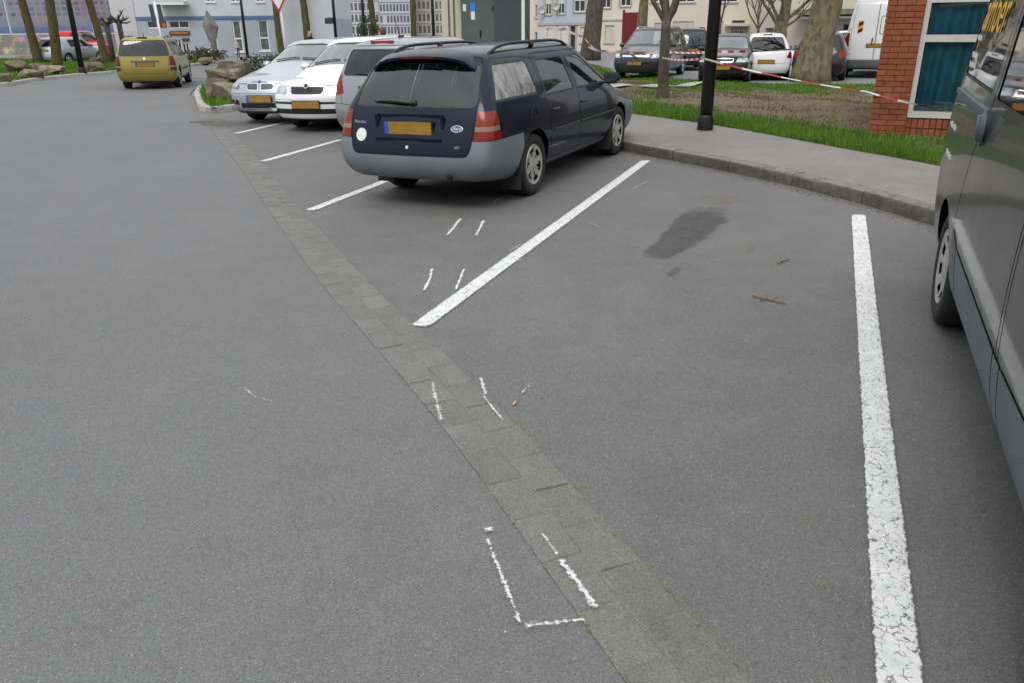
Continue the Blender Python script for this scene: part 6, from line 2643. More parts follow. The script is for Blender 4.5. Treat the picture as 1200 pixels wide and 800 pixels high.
# ------------------------------------------------------------------ brick building by the footpath
m, nt, out = new_mat('brick_red')
g = N(nt)
oi = nt.nodes.new('ShaderNodeObjectInfo')
c = g.ramp(oi.outputs['Random'], [(0, (.215, .068, .034)), (.5, (.250, .080, .040)), (1, (.285, .096, .050))])
c = g.mix(1.0, c, g.ramp(g.noise(18, 6, .7), [(.3, .72), (.7, 1.25)]), 'MULTIPLY')
b = g.bsdf(c, .85, 0, g.bump(g.noise(90, 4, .7), .5, .006), spec=.25)
g.link(b.outputs[0], out.inputs[0])
mat_simple('mortar', (.17, .068, .042), .95, var=.2, scale=20)
mat_simple('curtain_teal', (.04, .44, .62), .9, var=.25, scale=5)
mat_simple('frame_alu', (.62, .60, .58), .4, .25, var=.06)
mat_simple('room_dark', (.02, .025, .03), .9, var=.2)
bc = ground_pt(1016.5, 157.5, lambda x, y: lawn_z(x, y))
bu = Vector((.905, -.425)).normalized()
bn = Vector((-bu.y * -1, -bu.x))
bn = Vector((bu.y, -bu.x))
if bn.dot(Vector((-bc.x, -bc.y))) < 0:
    bn = -bn
brz = math.atan2(bu.y, bu.x)
bz0 = lawn_z(bc.x, bc.y) - .06
br = empty('brick_building', (bc.x, bc.y, bz0), brz, label='red brick building with a white-framed window and teal curtains', category='building')
# local frame: x along the front, -y outwards, z up
PW, PD, BH = .455, .30, 3.3
MB().box((PW / 2 + .012, PD / 2 + .012, BH / 2), (PW - .012, PD - .012, BH)).build('pier', 'mortar', br)
BL, BHt, BJ = .215, .066, .007


def brick_mesh(l, d, h):
    b = .003
    mb = MB()
    vs = []
    for (y, ins) in ((d, 0), (b, 0), (0, b)):
        for sx, sz in ((-1, -1), (1, -1), (1, 1), (-1, 1)):
            vs.append((sx * (l / 2 - ins), y, sz * (h / 2 - ins)))
    fs = [(i + k, i + (k + 1) % 4, i + 4 + (k + 1) % 4, i + 4 + k) for i in (0, 4) for k in range(4)] + [(8, 9, 10, 11)]
    me = MB().add(vs, fs).mesh('brick')
    me.materials.append(MATS['brick_red'])
    return me


BM = {}


def put_brick(x0, x1, z, y=0.0, h=BHt, rot=0.0, vert=False, ox=0.0, oy=0.0):
    l = round(x1 - x0, 3)
    k = (l, h)
    if k not in BM:
        BM[k] = brick_mesh(l, .03, h)
    o = link('brick', BM[k], None, br)
    if rot == 0:
        o.location = ((x0 + x1) / 2, y + random.uniform(-.002, .002), z)
    else:                                          # on the side face of the pier
        o.location = (oy + random.uniform(-.002, .002), (x0 + x1) / 2, z)
        o.rotation_euler = (0, 0, rot)
    return o


nc = int(2.34 / (BHt + BJ))
for r in range(nc):
    z = .04 + (BHt + BJ) * (r + .5)
    # front
    x = -.0 if r % 2 == 0 else -.0
    edges = [0.0, .228, PW] if r % 2 == 0 else [0.0, .114, .342, PW]
    for a, b_ in zip(edges[:-1], edges[1:]):
        put_brick(a + (BJ / 2 if a else 0), b_ - BJ / 2, z, 0.0)
    edges = [0.035, .14, PD] if r % 2 else [0.035, .25, PD]
    for a, b_ in zip(edges[:-1], edges[1:]):
        put_brick(a + BJ / 2, b_ - BJ / 2, z, rot=R(-90), oy=0.0)
# above the picture's bricks the pier goes on in one mass
MB().box((PW / 2, PD / 2, (2.42 + BH) / 2), (PW, PD, BH - 2.42)).build('upper_pier', 'brick_red', br)
# panel under the window, slightly set back, with upright bricks
WX0, WX1 = PW, PW + 1.5
SILL = .30
yb = .07
MB().box(((WX0 + WX1) / 2, yb + .16, SILL / 2), (WX1 - WX0, .28, SILL)).build('window_panel', 'mortar', br)
for row, (z0, z1) in enumerate(((.02, .15), (.162, SILL - .02))):
    n = int((WX1 - WX0) / .076)
    for k in range(n):
        x0 = WX0 + .006 + k * .076
        put_brick(x0, x0 + .064, (z0 + z1) / 2, yb - .008, round(z1 - z0, 3))
# the window: frame, transom, panes, curtain, room
WT = 1.80
fr = MB()
for (x0, x1, z0, z1) in ((WX0 + .0, WX0 + .07, SILL, WT), (WX1 - .07, WX1, SILL, WT), (WX0 + .07, WX1 - .07, SILL, SILL + .085), (WX0 + .07, WX1 - .07, WT - .05, WT), (WX0 + .07, WX1 - .07, 1.27, 1.36)):
    fr.box(((x0 + x1) / 2, yb + .02, (z0 + z1) / 2), (x1 - x0, .07, z1 - z0))
wo = fr.build('window', 'frame_alu', br)
for z0, z1 in ((SILL + .085, 1.27), (1.36, WT - .05)):
    MB().box(((WX0 + WX1) / 2, yb + .03, (z0 + z1) / 2), (WX1 - WX0 - .14, .012, z1 - z0)).build('pane', 'glass_room', wo)
cu = MB()
nx_, nz_ = 90, 14
vs, fs = [], []
for j in range(nz_ + 1):
    t = j / nz_
    z = SILL + .02 + (WT - SILL) * t
    for i in range(nx_ + 1):
        s_ = i / nx_
        x = WX0 + .02 + (WX1 - WX0 - .04) * s_
        y = yb + .17 + (.045 + .03 * (1 - t) ** 2) * math.sin(s_ * 55 + math.sin(s_ * 9 + t * 1.3) * 2) + .06 * (1 - t) ** 4 * math.sin(s_ * 13)
        vs.append((x, y, z))
for j in range(nz_):
    for i in range(nx_):
        a = j * (nx_ + 1) + i
        fs.append((a, a + 1, a + nx_ + 2, a + nx_ + 1))
MB().add(vs, fs).build('curtain', 'curtain_teal', br, True, raw=True)
MB().box(((WX0 + WX1) / 2, yb + 1.6, BH / 2), (WX1 - WX0, .05, BH)).build('back_wall', 'room_dark', br)
MB().box(((WX0 + WX1) / 2, yb + .16, (WT + BH) / 2), (WX1 - WX0, .28, BH - WT)).build('lintel', 'brick_red', br)
MB().box((WX1 + 2.5, 1.0, BH / 2), (5.0, 2.0, BH)).build('wall', 'brick_red', br)
MB().box((PW + 3.6, 3.2, BH / 2), (6.6, 3.2, BH)).build('rear_wall', 'brick_red', br)
MB().box((3.7, 2.3, BH + .1), (7.6, 5.0, .2)).build('roof', 'trim_stone', br)

# ------------------------------------------------------------------ trees
mat_simple('bud_green', (.23, .29, .06), .9, var=.4, scale=8)


def branch_tree(name, base, label, r0, h_fork, height, bark, lean=(0, 0), n_main=4, levels=3, spread=.5, buds=0, group=None, seed=1, first=None, flare=1.35, twig_bias=1.0):
    rnd = random.Random(seed)
    root = empty(name, base, 0, label=label, category='tree')
    if group:
        root['group'] = group
    tr = MB()
    n = 10
    pts, rads = [], []
    ph = rnd.uniform(0, 6)
    for k in range(n + 1):
        t = k / n
        z = -0.15 + (h_fork + .15) * t
        wob = .04 * math.sin(ph + t * 4) * r0 * 4
        pts.append(Vector((lean[0] * z + wob, lean[1] * z + wob * .5, z)))
        fl = 1 + (flare - 1) * max(0, 1 - max(0, z) / (r0 * 3.2)) ** 2
        rads.append(r0 * (1 - .22 * t) * fl)
    tr.tube(pts, rads, 16)
    # knobbly surface
    tr.v = [tuple(Vector(v) + Vector((math.sin(v[2] * 7 + v[1] * 9) * r0 * .05, math.sin(v[2] * 5.3 + v[0] * 11) * r0 * .05, 0))) for v in tr.v]
    to = tr.build('trunk', bark, root, True)
    cr = MB()
    tips = []

    def grow(p, d, r, L, lev):
        segs = 5
        P, Q = [p], [r]
        for k in range(segs):
            d = (d + Vector((rnd.gauss(0, .12), rnd.gauss(0, .12), rnd.gauss(.05, .08)))).normalized()
            P.append(P[-1] + d * L / segs)
            Q.append(r * (1 - .55 * (k + 1) / segs))
        cr.tube(P, Q, 8 if lev == 0 else (6 if lev == 1 else 4), False)
        if lev >= levels:
            tips.append((P, d))
            return
        for k in range(rnd.choice((3, 4)) if lev < levels - 1 else rnd.choice((4, 5))):
            i = rnd.choice((2, 3, 4, 5)) if k else 5
            a = rnd.uniform(0, 6.28)
            side = Vector((math.cos(a), math.sin(a), rnd.uniform(-.1, .5)))
            nd = (d * (1.0) + side * rnd.uniform(.5, 1.0) * spread * 1.4).normalized()
            grow(P[i], nd, Q[i] * rnd.uniform(.55, .8), L * rnd.uniform(.5, .75) * twig_bias, lev + 1)

    top = pts[-1]
    for k in range(n_main):
        if first and k < len(first):
            d, rr, ll = first[k]
            d = Vector(d).normalized()
        else:
            a = 6.28 * k / n_main + rnd.uniform(-.4, .4)
            d = Vector((math.cos(a) * spread, math.sin(a) * spread, 1)).normalized()
            rr, ll = r0 * rnd.uniform(.42, .58), (height - h_fork) * rnd.uniform(.40, .55)
        grow(top - d * r0 * .3 - Vector((0, 0, rnd.uniform(0, r0))), d, rr, ll, 0)
    if buds:
        for P, d in tips:
            for _ in range(buds):
                q = P[rnd.randint(1, 5)]
                s = rnd.uniform(.015, .05) * (1 if height < 9 else 2.0)
                o = Vector((rnd.gauss(0, .08), rnd.gauss(0, .08), rnd.gauss(0, .08)))
                a, b_ = Vector((rnd.gauss(0, 1), rnd.gauss(0, 1), rnd.gauss(0, 1))).normalized() * s, Vector((rnd.gauss(0, 1), rnd.gauss(0, 1), rnd.gauss(0, 1))).normalized() * s
                lf_.append((q + o, a, b_))
    co = cr.build('crown', bark, root, True, raw=True)
    if buds:
        lm = MB()
        for q, a, b_ in lf_:
            lm.add([q, q + a, q + a + b_, q + b_], [(0, 1, 2, 3)])
        lo = lm.build('leaves', 'bud_green', co, raw=True)
        lo['kind'] = 'stuff'
        lf_.clear()
    return root


lf_ = []


def base_at(x, y, fn=lambda x, y: -.02):
    p = ground_pt(x, y, fn)
    return (p.x, p.y, p.z)


branch_tree('young_tree', base_at(775.5, 115, lawn_h), 'slim bare young tree with dark bark forking on the lawn beside the black lamp post', .125, 1.55, 6.5, 'bark_grey', (.01, 0), 5, 3, .55, 3, None, 3,
            [((-.50, .1, 1), .055, 2.0), ((-.06, 0, 1), .085, 2.2), ((.30, -.1, 1), .075, 2.1), ((.55, .25, 1), .045, 1.8), ((-.15, .5, 1), .05, 1.8)], 1.25)
branch_tree('plane_tree', base_at(951, 95.5, lawn_h), 'thick leaning plane tree with flaking bark at the edge of the car park', .50, 4.5, 12, 'bark_plane', (.10, .02), 5, 3, .5, 2, None, 5, flare=1.35)
branch_tree('plane_tree', base_at(693, 70, lambda x, y: 0.02), 'stout straight grey-brown tree trunk in front of the light blue house', .52, 5.0, 13, 'bark_grey', (.03, 0), 5, 3, .5, 1, None, 6, flare=1.25)
branch_tree('plane_tree', (px_at(914, 60, 41).x, 41, -.02), 'pale plane tree with low spreading twigs and first buds behind the white hatchback', .36, 1.9, 9, 'bark_plane', (-.03, 0), 7, 3, .75, 16, None, 8,
            [((-.9, -.2, .75), .10, 2.6), ((.8, -.2, .8), .10, 2.6), ((-.03, 0, 1), .30, 3.5), ((-.6, .3, 1), .09, 2.4), ((.5, .4, 1), .09, 2.4), ((-.3, -.7, .9), .07, 2.2), ((1.2, .1, .55), .07, 2.2)])
branch_tree('young_tree', (px_at(830, 60, 55).x + .4, 54, -.02), 'thin budding tree in front of the long cream building', .12, 2.0, 7, 'bark_grey', (0, 0), 5, 3, .4, 5, None, 18)
branch_tree('young_tree', (px_at(886, 60, 50).x, 50, -.02), 'dark thin budding tree by the corner of the long cream building', .10, 1.6, 7.5, 'bark_grey', (0, 0), 6, 3, .5, 16, None, 19)
branch_tree('plane_tree', (px_at(749, 60, 57).x, 57, -.02), 'pale smooth tree trunk rising behind the grey people carrier by the red gate', .34, 4.0, 10, 'bark_plane', (.05, 0), 4, 2, .4, 1, None, 9, flare=1.1)
VT = 'street trees on the far verge'
for (x, y, lean, r, seed, lab) in ((44, 74, (-.02, 0), .25, 21, 'mossy brown tree trunk behind the flat boulders, rear of the silver hatchback beside it'),
                                   (68.5, 81, (.07, 0), .23, 22, 'mossy tree trunk with a knot, between the silver hatchback and the boulders'),
                                   (125.5, 75, (-.12, 0), .21, 23, 'dark leaning tree trunk on the verge in front of the red van')):
    branch_tree('street_tree', base_at(x, y, lambda x, y: .10), lab, r, 4.2, 10, 'bark_moss', lean, 4, 2, .5, 2, VT, seed, flare=1.15)
for (x, Y, r, lean, seed, lab) in ((361, 50, .24, (.0, 0), 31, 'mossy trunk behind the man in the dark jacket'), (440.5, 52, .21, (-.03, 0), 32, 'mossy trunk beside the red-haired head, behind a dark shrub'),
                                   (486.5, 50, .19, (.0, 0), 33, 'lichen-yellow trunk between two thin black lamp posts'), (330.5, 57, .22, (-.03, 0), 34, 'grey tree trunk close to the plain gable wall')):
    branch_tree('street_tree', (px_at(x, 60, Y).x, Y, -.02), lab, r, 4.2, 9, 'bark_moss', lean, 4, 2, .5, 2, 'street trees by the buildings', seed, flare=1.15)


def pollard(x, y_base, Y, h, lab, seed):
    rnd = random.Random(seed)
    p = px_at(x, y_base, Y)
    root = empty('pollarded_tree', (p.x, Y, -.02), 0, label=lab, category='tree', group='pollarded trees on the verge')
    MB().tube([(0, 0, -.1), (.02, 0, h * .5), (.0, 0, h * .86)], [.17, .13, .15], 10).build('trunk', 'bark_grey', root, True)
    cr = MB()
    for k in range(11):
        a = 6.28 * k / 11 + rnd.uniform(-.3, .3)
        d = Vector((math.cos(a), math.sin(a) * .8, rnd.uniform(-.05, 1.0))).normalized()
        L = h * rnd.uniform(.12, .22)
        q = Vector((0, 0, h * rnd.uniform(.76, .86)))
        kn = q + d * L
        cr.tube([q, q + d * L * .5, kn], [.055, .04, .05], 7)
        for _ in range(4):
            e = (d + Vector((rnd.gauss(0, .6), rnd.gauss(0, .6), rnd.uniform(.1, .9)))).normalized()
            cr.tube([kn - d * .02, kn + e * rnd.uniform(.10, .28)], [.035, .014], 5)
    cr.build('crown', 'bark_grey', root, True)


pollard(130.5, 60, 46, 2.55, 'small pollarded tree with stubby knuckles next to the leaning dark trunk', 1)
pollard(145, 60, 47, 2.75, 'small pollarded tree with stubby knuckles behind the gold estate car', 2)

# shrub by the far lamp posts
mat_simple('shrub_leaf', (.045, .055, .022), .9, var=.5, scale=6)


def shrub(p, r, h, lab, mat='shrub_leaf', n=700, seed=2, leaf=.10):
    rnd = random.Random(seed)
    root = empty('shrub', p, 0, label=lab, category='shrub')
    st, lv = MB(), MB()
    for k in range(14):
        a = rnd.uniform(0, 6.28)
        q = Vector((math.cos(a) * r * .7, math.sin(a) * r * .7, h * rnd.uniform(.7, 1)))
        st.tube([(0, 0, -.05), q * .5 + Vector((0, 0, h * .1)), q], [.03, .02, .008], 5, False)
    for _ in range(n):
        v = Vector((rnd.gauss(0, 1), rnd.gauss(0, 1), rnd.gauss(0, 1))).normalized() * rnd.uniform(.55, 1.05)
        c = Vector((v.x * r, v.y * r, h * .52 + v.z * h * .5))
        a = Vector((rnd.gauss(0, 1), rnd.gauss(0, 1), rnd.gauss(0, 1))).normalized() * leaf
        b_ = Vector((rnd.gauss(0, 1), rnd.gauss(0, 1), rnd.gauss(0, 1))).normalized() * leaf
        lv.add([c, c + a, c + a + b_, c + b_], [(0, 1, 2, 3)])
    st.build('stem', 'bark_grey', root)
    o = lv.build('foliage', mat, root, raw=True)
    o['kind'] = 'stuff'
    return root


shrub((px_at(433, 60, 50).x, 50, -.02), .75, 2.4, 'tall dark evergreen shrub between the lamp post and the mossy trunk', n=900, seed=3)
shrub((px_at(459, 60, 48).x, 48, -.02), .9, 1.2, 'low fresh green shrub behind the red-haired person', 'bud_green', 500, 4)
shrub((px_at(240, 70, 47).x, 47, .05), 1.3, .75, 'low brown-green hedge on the far verge past the gold estate', n=700, seed=5, leaf=.09)
shrub((px_at(303, 80, 29).x, 30.5, .1), 1.3, .75, 'low clipped brown hedge behind the island boulders', n=1100, seed=6, leaf=.07)


# ------------------------------------------------------------------ boulders
def boulder(name, c, size, seed, label, mat='boulder', group=None, rz=0.0, cuts=7, sub=3):
    rnd = random.Random(seed)
    bm = bmesh.new()
    for _ in range(cuts + 9):
        p = Vector((rnd.uniform(-1, 1), rnd.uniform(-1, 1), rnd.uniform(-1, 1)))
        m_ = max(abs(p.x), abs(p.y), abs(p.z))
        p = p / m_ * rnd.uniform(.82, 1.0)
        bm.verts.new((p.x, p.y, p.z))
    res = bmesh.ops.convex_hull(bm, input=list(bm.verts))
    bmesh.ops.delete(bm, geom=[e for e in res['geom_interior'] if isinstance(e, bmesh.types.BMVert)], context='VERTS')
    bmesh.ops.bevel(bm, geom=list(bm.edges), offset=.06, segments=2, affect='EDGES', profile=.6)
    bmesh.ops.triangulate(bm, faces=list(bm.faces))
    for _ in range(2):
        bmesh.ops.subdivide_edges(bm, edges=[e for e in bm.edges if e.calc_length() > .22], cuts=1, use_grid_fill=True)
    for v in bm.verts:
        p = v.co
        k = 1 + .035 * math.sin(p.x * 7 + seed) * math.sin(p.y * 6 + 2 * seed) + .03 * math.sin(p.z * 13 + p.x * 9 + seed) + rnd.uniform(-.018, .018)
        v.co = Vector((p.x * size[0] / 2, p.y * size[1] / 2, p.z * size[2] / 2)) * k
    zmin = min(v.co.z for v in bm.verts)
    me = bpy.data.meshes.new(name)
    bm.to_mesh(me)
    bm.free()
    smooth_by_angle(me, 28)
    o = link(name, me, mat, None, label=label, category='boulder')
    if group:
        o['group'] = group
    o.location = (c[0], c[1], c[2] - zmin - .12 * size[2])
    o.rotation_euler = (0, 0, rz)
    return o


def boulder_px(x0, y0, x1, y1, z, seed, label, mat='boulder', group=None, depth=.8, rz=0.0):
    """as wide and high as in the photograph, standing on the ground at its foot"""
    p = px((x0 + x1) / 2, y1, z)
    q = px_at((x0 + x1) / 2, y0, p.y + .3)
    w = (px_at(x1, y1, p.y) - px_at(x0, y1, p.y)).length
    return boulder('boulder', (p.x, p.y + w * depth * .4, z), (w, w * depth, max(.3, q.z - z)), seed, label, mat, group, rz)


VG = 'boulders on the far verge'
boulder_px(4, 69, 29, 86, .10, 1, 'large dark brown boulder lying behind the other boulders of the verge', 'boulder', VG)
boulder_px(19, 78, 44, 92, .10, 2, 'sharp-edged pale-topped boulder close to the kerb of the verge', 'boulder_pale', VG)
boulder_px(29, 73, 51, 82, .10, 3, 'flat pale slab of rock lying between two larger boulders', 'boulder_pale', VG)
boulder_px(44, 73, 72, 88, .10, 4, 'wide sloping tan boulder at the foot of the knotted trunk', 'boulder_pale', VG)
boulder_px(-8, 85, 11, 97, .10, 5, 'low brown boulder at the kerb, cut off by the edge of the picture', 'boulder', VG)
boulder_px(88, 70, 118, 84.5, .10, 6, 'rounded orange-brown boulder behind the dark lamp post of the verge', 'boulder', VG)
boulder_px(102, 66, 120, 74, .10, 7, 'small rock beyond the orange-brown boulder, below the red van', 'boulder', VG)
boulder_px(15, 64, 38, 71, .10, 8, 'low mossy rock in front of the grey mural fence', 'boulder', VG)
boulder_px(232, 65, 250, 76, .05, 9, 'mossy rock on the small far verge past the gold estate', 'boulder', None)

ip = px(262, 118, .12)


def isl_rock(x0, y0, x1, y1, dy, seed, lab, mat, depth=.8):
    Y = ip.y + dy
    a, b = px_at(x0, y1, Y), px_at(x1, y1, Y)
    t = px_at((x0 + x1) / 2, y0, Y)
    w = (b - a).length
    return boulder('boulder', ((a.x + b.x) / 2, Y + w * depth * .3, max(.10, a.z)), (w, w * depth, t.z - max(.10, a.z)), seed, lab, mat, 'stacked boulders on the kerbed island', cuts=6)


isl_rock(239, 96, 264, 120, .05, 11, 'rough brown boulder at the foot of the stacked pile on the island', 'boulder')
isl_rock(249, 97, 289, 121, .0, 12, 'broad flat-faced slab at the bottom of the stacked pile on the island', 'boulder_pale', .6)
isl_rock(238, 86, 276, 103, .25, 13, 'brown boulder in the middle of the stacked pile on the island', 'boulder')
isl_rock(239, 77, 284, 95, .35, 14, 'long tan slab laid across the stacked pile on the island', 'boulder_pale', .7)
isl_rock(252, 65, 293, 96, .9, 15, 'pointed mossy boulder on top of the stacked pile on the island', 'boulder')
isl_rock(276, 80, 302, 112, 1.3, 16, 'mossy boulder leaning at the back of the stacked pile on the island', 'boulder')


# ------------------------------------------------------------------ posts, signs, tape
def post(name, p, h, r0, r1, label, mat='metal_black', lamp=True, group=None, collar=True):
    root = empty(name, p, 0, label=label, category='lamp post' if lamp else 'post')
    if group:
        root['group'] = group
    MB().tube([(0, 0, -.05), (0, 0, h * .5), (0, 0, h)], [r0, (r0 + r1) / 2, r1], 14).build('pole', mat, root, True)
    if collar:
        MB().lathe([(r0 * 1.25, -.05), (r0 * 1.25, .16), (r0 * 1.02, .22)], 14).build('collar', mat, root, True)
    if lamp:
        MB().tube([(0, 0, h - .02), (0, 0, h + .12), (.10, 0, h + .30), (.35, 0, h + .40)], [r1, r1 * .8, r1 * .7, r1 * .7], 8).build('arm', mat, root, True)
        MB().lathe([(.001, .0), (.09, .0), (.20, -.10), (.21, -.16), (.001, -.17)], 16, 'z', (.45, 0, h + .42)).build('lamp_head', mat, root, True)
    return root


pp = ground_pt(826, 152.5, lambda x, y: bay_z(x, y) + .118)
lp = post('lamp_post', pp, 5.0, .095, .072, 'thick black steel lamp post standing at the edge of the footpath, tape tied round it')
for x_, y_ in ((829.8, 10), (828, 30)):
    q = px_at(x_, y_, pp.y - .09) - pp
    MB().box((q.x, q.y, q.z), (.012, .004, .014)).build('sticker', 'white_vinyl', lp)
p = px(97, 86, .105)
post('lamp_post', p, 5.5, .12, .08, 'dark purplish lamp post leaning over the boulders of the far verge', 'metal_black')
for (x, Y, lab) in ((289.5, 56, 'thin black lamp post in front of the pale blue-grey building'), (395, 52, 'thin black lamp post with a dark green box hung on it'), (428.5, 51, 'thin black lamp post beside the tall dark shrub'),
                    (509, 48, 'thin black lamp post in front of the distant buff block')):
    lpo = post('lamp_post', (px_at(x, 60, Y).x, Y, -.02), 5.5, .10, .075, lab, group='thin lamp posts by the buildings')
    if x == 395:
        q = px_at(385.5, 25, Y)
        MB().box((q.x - lpo.location.x, -.02, q.z + .02), (.50, .06, .33)).build('sign_box', 'sign_back', lpo)
        MB().box(((q.x - lpo.location.x) / 2, -.0, q.z + .10), (abs(q.x - lpo.location.x), .04, .04)).build('bracket', 'metal_black', lpo)

# give-way sign
SYd = 40.0
tipp = px_at(327.5, 15.5, SYd)
sr = empty('road_sign', (px_at(329.5, 40, SYd).x, SYd, -.02), 0, label='triangular give-way sign with red border on a white pole', category='sign')
lx = tipp.x - sr.location.x
S_ = .90
hh = S_ * math.sqrt(3) / 2


def tri(s, d0, d1, name, mat, parent, zoff=0.0):
    k = s * math.sqrt(3) / 2
    zc = tipp.z + .02 + hh * 2 / 3
    pts = round_poly([(lx, zc - k * 2 / 3), (lx + s / 2, zc + k / 3), (lx - s / 2, zc + k / 3)], .05 * s, 3)
    return MB().prism(pts, d0, d1, lambda a, b_, h_: (a, h_, b_)).build(name, mat, parent)


pl = tri(S_, -.02, -.05, 'sign_plate', 'red_enamel', sr)
tri(S_ * .70, -.052, -.056, 'sign_face', 'white_enamel', pl)
MB().tube([(lx + .18, .02, -.05), (lx + .03, .02, tipp.z + .9)], .035, 10).build('pole', 'white_enamel', sr, True)
# sign seen from behind
SY2 = 40.0
q0, q1 = px_at(174, 5, SY2), px_at(191, 27, SY2)
sb = empty('direction_sign', (px_at(186, 40, SY2).x, SY2, -.02), 0, label='pair of dark sign panels on a white pole, seen from behind above the gold estate', category='sign')
for x0, x1 in ((173.5, 181.8), (182.8, 191)):
    a, b_ = px_at(x0, 5, SY2), px_at(x1, 27, SY2)
    dx = sb.location.x
    MB().add([(a.x - dx + k, dd, z) for dd in (-.0, .03) for (k, z) in ((-.0, a.z), (b_.x - a.x, a.z), (b_.x - a.x + .06, b_.z), (.06, b_.z))], [(0, 1, 2, 3), (7, 6, 5, 4), (0, 4, 5, 1), (1, 5, 6, 2), (2, 6, 7, 3), (3, 7, 4, 0)]).build('sign_panel', 'sign_back', sb)
t_, b2_ = px_at(181.5, 4, SY2), px_at(187, 41, SY2)
MB().tube([(b2_.x - sb.location.x + .12, -.05, -.05), (t_.x - sb.location.x, -.05, t_.z + .1)], .045, 10).build('pole', 'white_enamel', sb, True)

# folded diamond sculpture
SC = px_at(251, 66, 58)
sr = empty('sculpture', (SC.x, 58, -.02), 0, label='folded grey diamond-shaped sculpture on a small pedestal', category='sculpture')
zz = lambda y: px_at(249, y, 58).z + .02
A, B_, Cc, D_ = zz(12.5), zz(31), zz(54), zz(61)
dv = [(-.12, 0, A), (-.58, .12, B_), (.0, -.26, B_ + .15), (.48, .15, B_ - .05), (.14, 0, Cc), (-.10, 0, Cc)]
mat_simple('weathered_stone', (.19, .185, .175), .85, var=.3, scale=3, bump=.4, bscale=20)
bk = [(x, y + .16, z) for x, y, z in dv]
MB().add(dv + bk, [(0, 1, 2), (0, 2, 3), (1, 5, 2), (2, 5, 4), (2, 4, 3), (6, 8, 7), (6, 9, 8), (7, 8, 11), (8, 10, 11), (8, 9, 10), (0, 6, 7, 1), (0, 3, 9, 6), (1, 7, 11, 5), (3, 4, 10, 9), (5, 11, 10, 4)]).build('diamond', 'weathered_stone', sr, raw=True)
MB().lathe([(.10, Cc - .1), (.12, D_), (.16, .1), (.30, .06), (.30, -.02)], 10).build('stem', 'weathered_stone', sr, True)
MB().box((0, 0, .02), (1.1, .6, .10)).build('pedestal', 'trim_white', sr)
for sx in (-.38, .30):
    MB().box((sx, -.2, .14), (.34, .3, .30)).build('planter', 'metal_black', sr)
for x in (233, 237):
    p = px_at(x, 60, 58)
    o = MB().tube([(-.12, 0, 0), (-.12, 0, .75), (-.08, 0, .85), (.08, 0, .85), (.12, 0, .75), (.12, 0, 0)], .03, 6).build('bicycle_stand', 'metal_grey', None, True, label='bent tube bicycle stand by the shop wall, ' + ('nearer the shop door' if x == 233 else 'nearer the diamond sculpture'), category='stand', group='bicycle stands by the shop')
    o.location = (p.x, 58, -.03)

# red and white barrier tape
m, nt, out = new_mat('tape')
g = N(nt)
al = g.attr('along')[2]
st = g.math('FRACT', g.math('MULTIPLY', al, 1 / .55))
c = g.mix(g.ramp(st, [(.48, 0), (.52, 1)]), (.55, .54, .52), (.33, .02, .02))
b = g.bsdf(c, .4)
g.link(b.outputs[0], out.inputs[0])


def tape(pts, label, sag=.12, width=.075, twist=1.2):
    """a ribbon hung between supports"""
    V, Fc, A_ = [], [], []
    s = 0
    for a, b_ in zip(pts[:-1], pts[1:]):
        a, b_ = Vector(a), Vector(b_)
        L = (b_ - a).length
        n = max(6, int(L / .25))
        for k in range(n + (1 if b_ == Vector(pts[-1]) else 0)):
            t = k / n
            p = a.lerp(b_, t)
            p.z -= sag * 4 * t * (1 - t) * min(1, L / 6)
            th = twist * math.sin(t * 3.1 * max(1, L / 5) + a.x)
            d = (b_ - a).normalized()
            sd = d.cross(Vector((0, 0, 1))).normalized()
            w = (Vector((0, 0, 1)) * math.cos(th) + sd * math.sin(th)) * width / 2
            V += [tuple(p + w), tuple(p - w)]
            A_ += [s + t * L] * 2
        s += L
    for i in range(len(V) // 2 - 1):
        Fc.append((2 * i, 2 * i + 1, 2 * i + 3, 2 * i + 2))
    me = bpy.data.meshes.new('barrier_tape')
    me.from_pydata(V, [], Fc)
    at = me.attributes.new('along', 'FLOAT', 'POINT')
    at.data.foreach_set('value', A_)
    return link('barrier_tape', me, 'tape', None, True, label=label, category='tape', group='red and white barrier tapes')


yt, xt = base_at(775.5, 115, lawn_h)[1], base_at(775.5, 115, lawn_h)[0]
tree_a = (px_at(776, 68, yt - .13))
pole_a = (px_at(825, 69, pp.y - .1))
wall_a = px_at(1123, 132, 10.3)
mid_a = px_at(1015, 107.5, 11.35)
tape([tree_a, pole_a], 'red and white tape strung from the young tree to the black lamp post', .03, .035, .5)
tape([pole_a, mid_a, wall_a], 'red and white tape running from the black lamp post down past the brick building', .10, .027, 1.1)
pA = base_at(693, 70, lambda x, y: .02)
tape([px_at(640, 34, 60), px_at(662, 34.5, 52), px_at(683, 43, 46), (pA[0] + .1, pA[1] - .6, px_at(703, 58, pA[1]).z)], 'red and white tape sloping down to the stout trunk by the blue house', .05, .13, .6)
tape([(pA[0], pA[1] - .62, px_at(690, 57, pA[1]).z), px_at(735, 61, 30.6), px_at(775, 60.5, yt + .2)], 'red and white tape between the stout trunk and the young tree', .06, .10, .9)
tape([px_at(776, 60.5, yt + .15), px_at(835, 60.8, 22.5), px_at(936, 57.5, 25.2)], 'red and white tape from the young tree to the thick plane tree', .04, .065, .9)
tape([px_at(690, 55.5, pA[1] - .7), px_at(712, 60, 40), px_at(735, 58, 34)], 'short red and white tape slung low beside the stout trunk', .08, .10, .9)

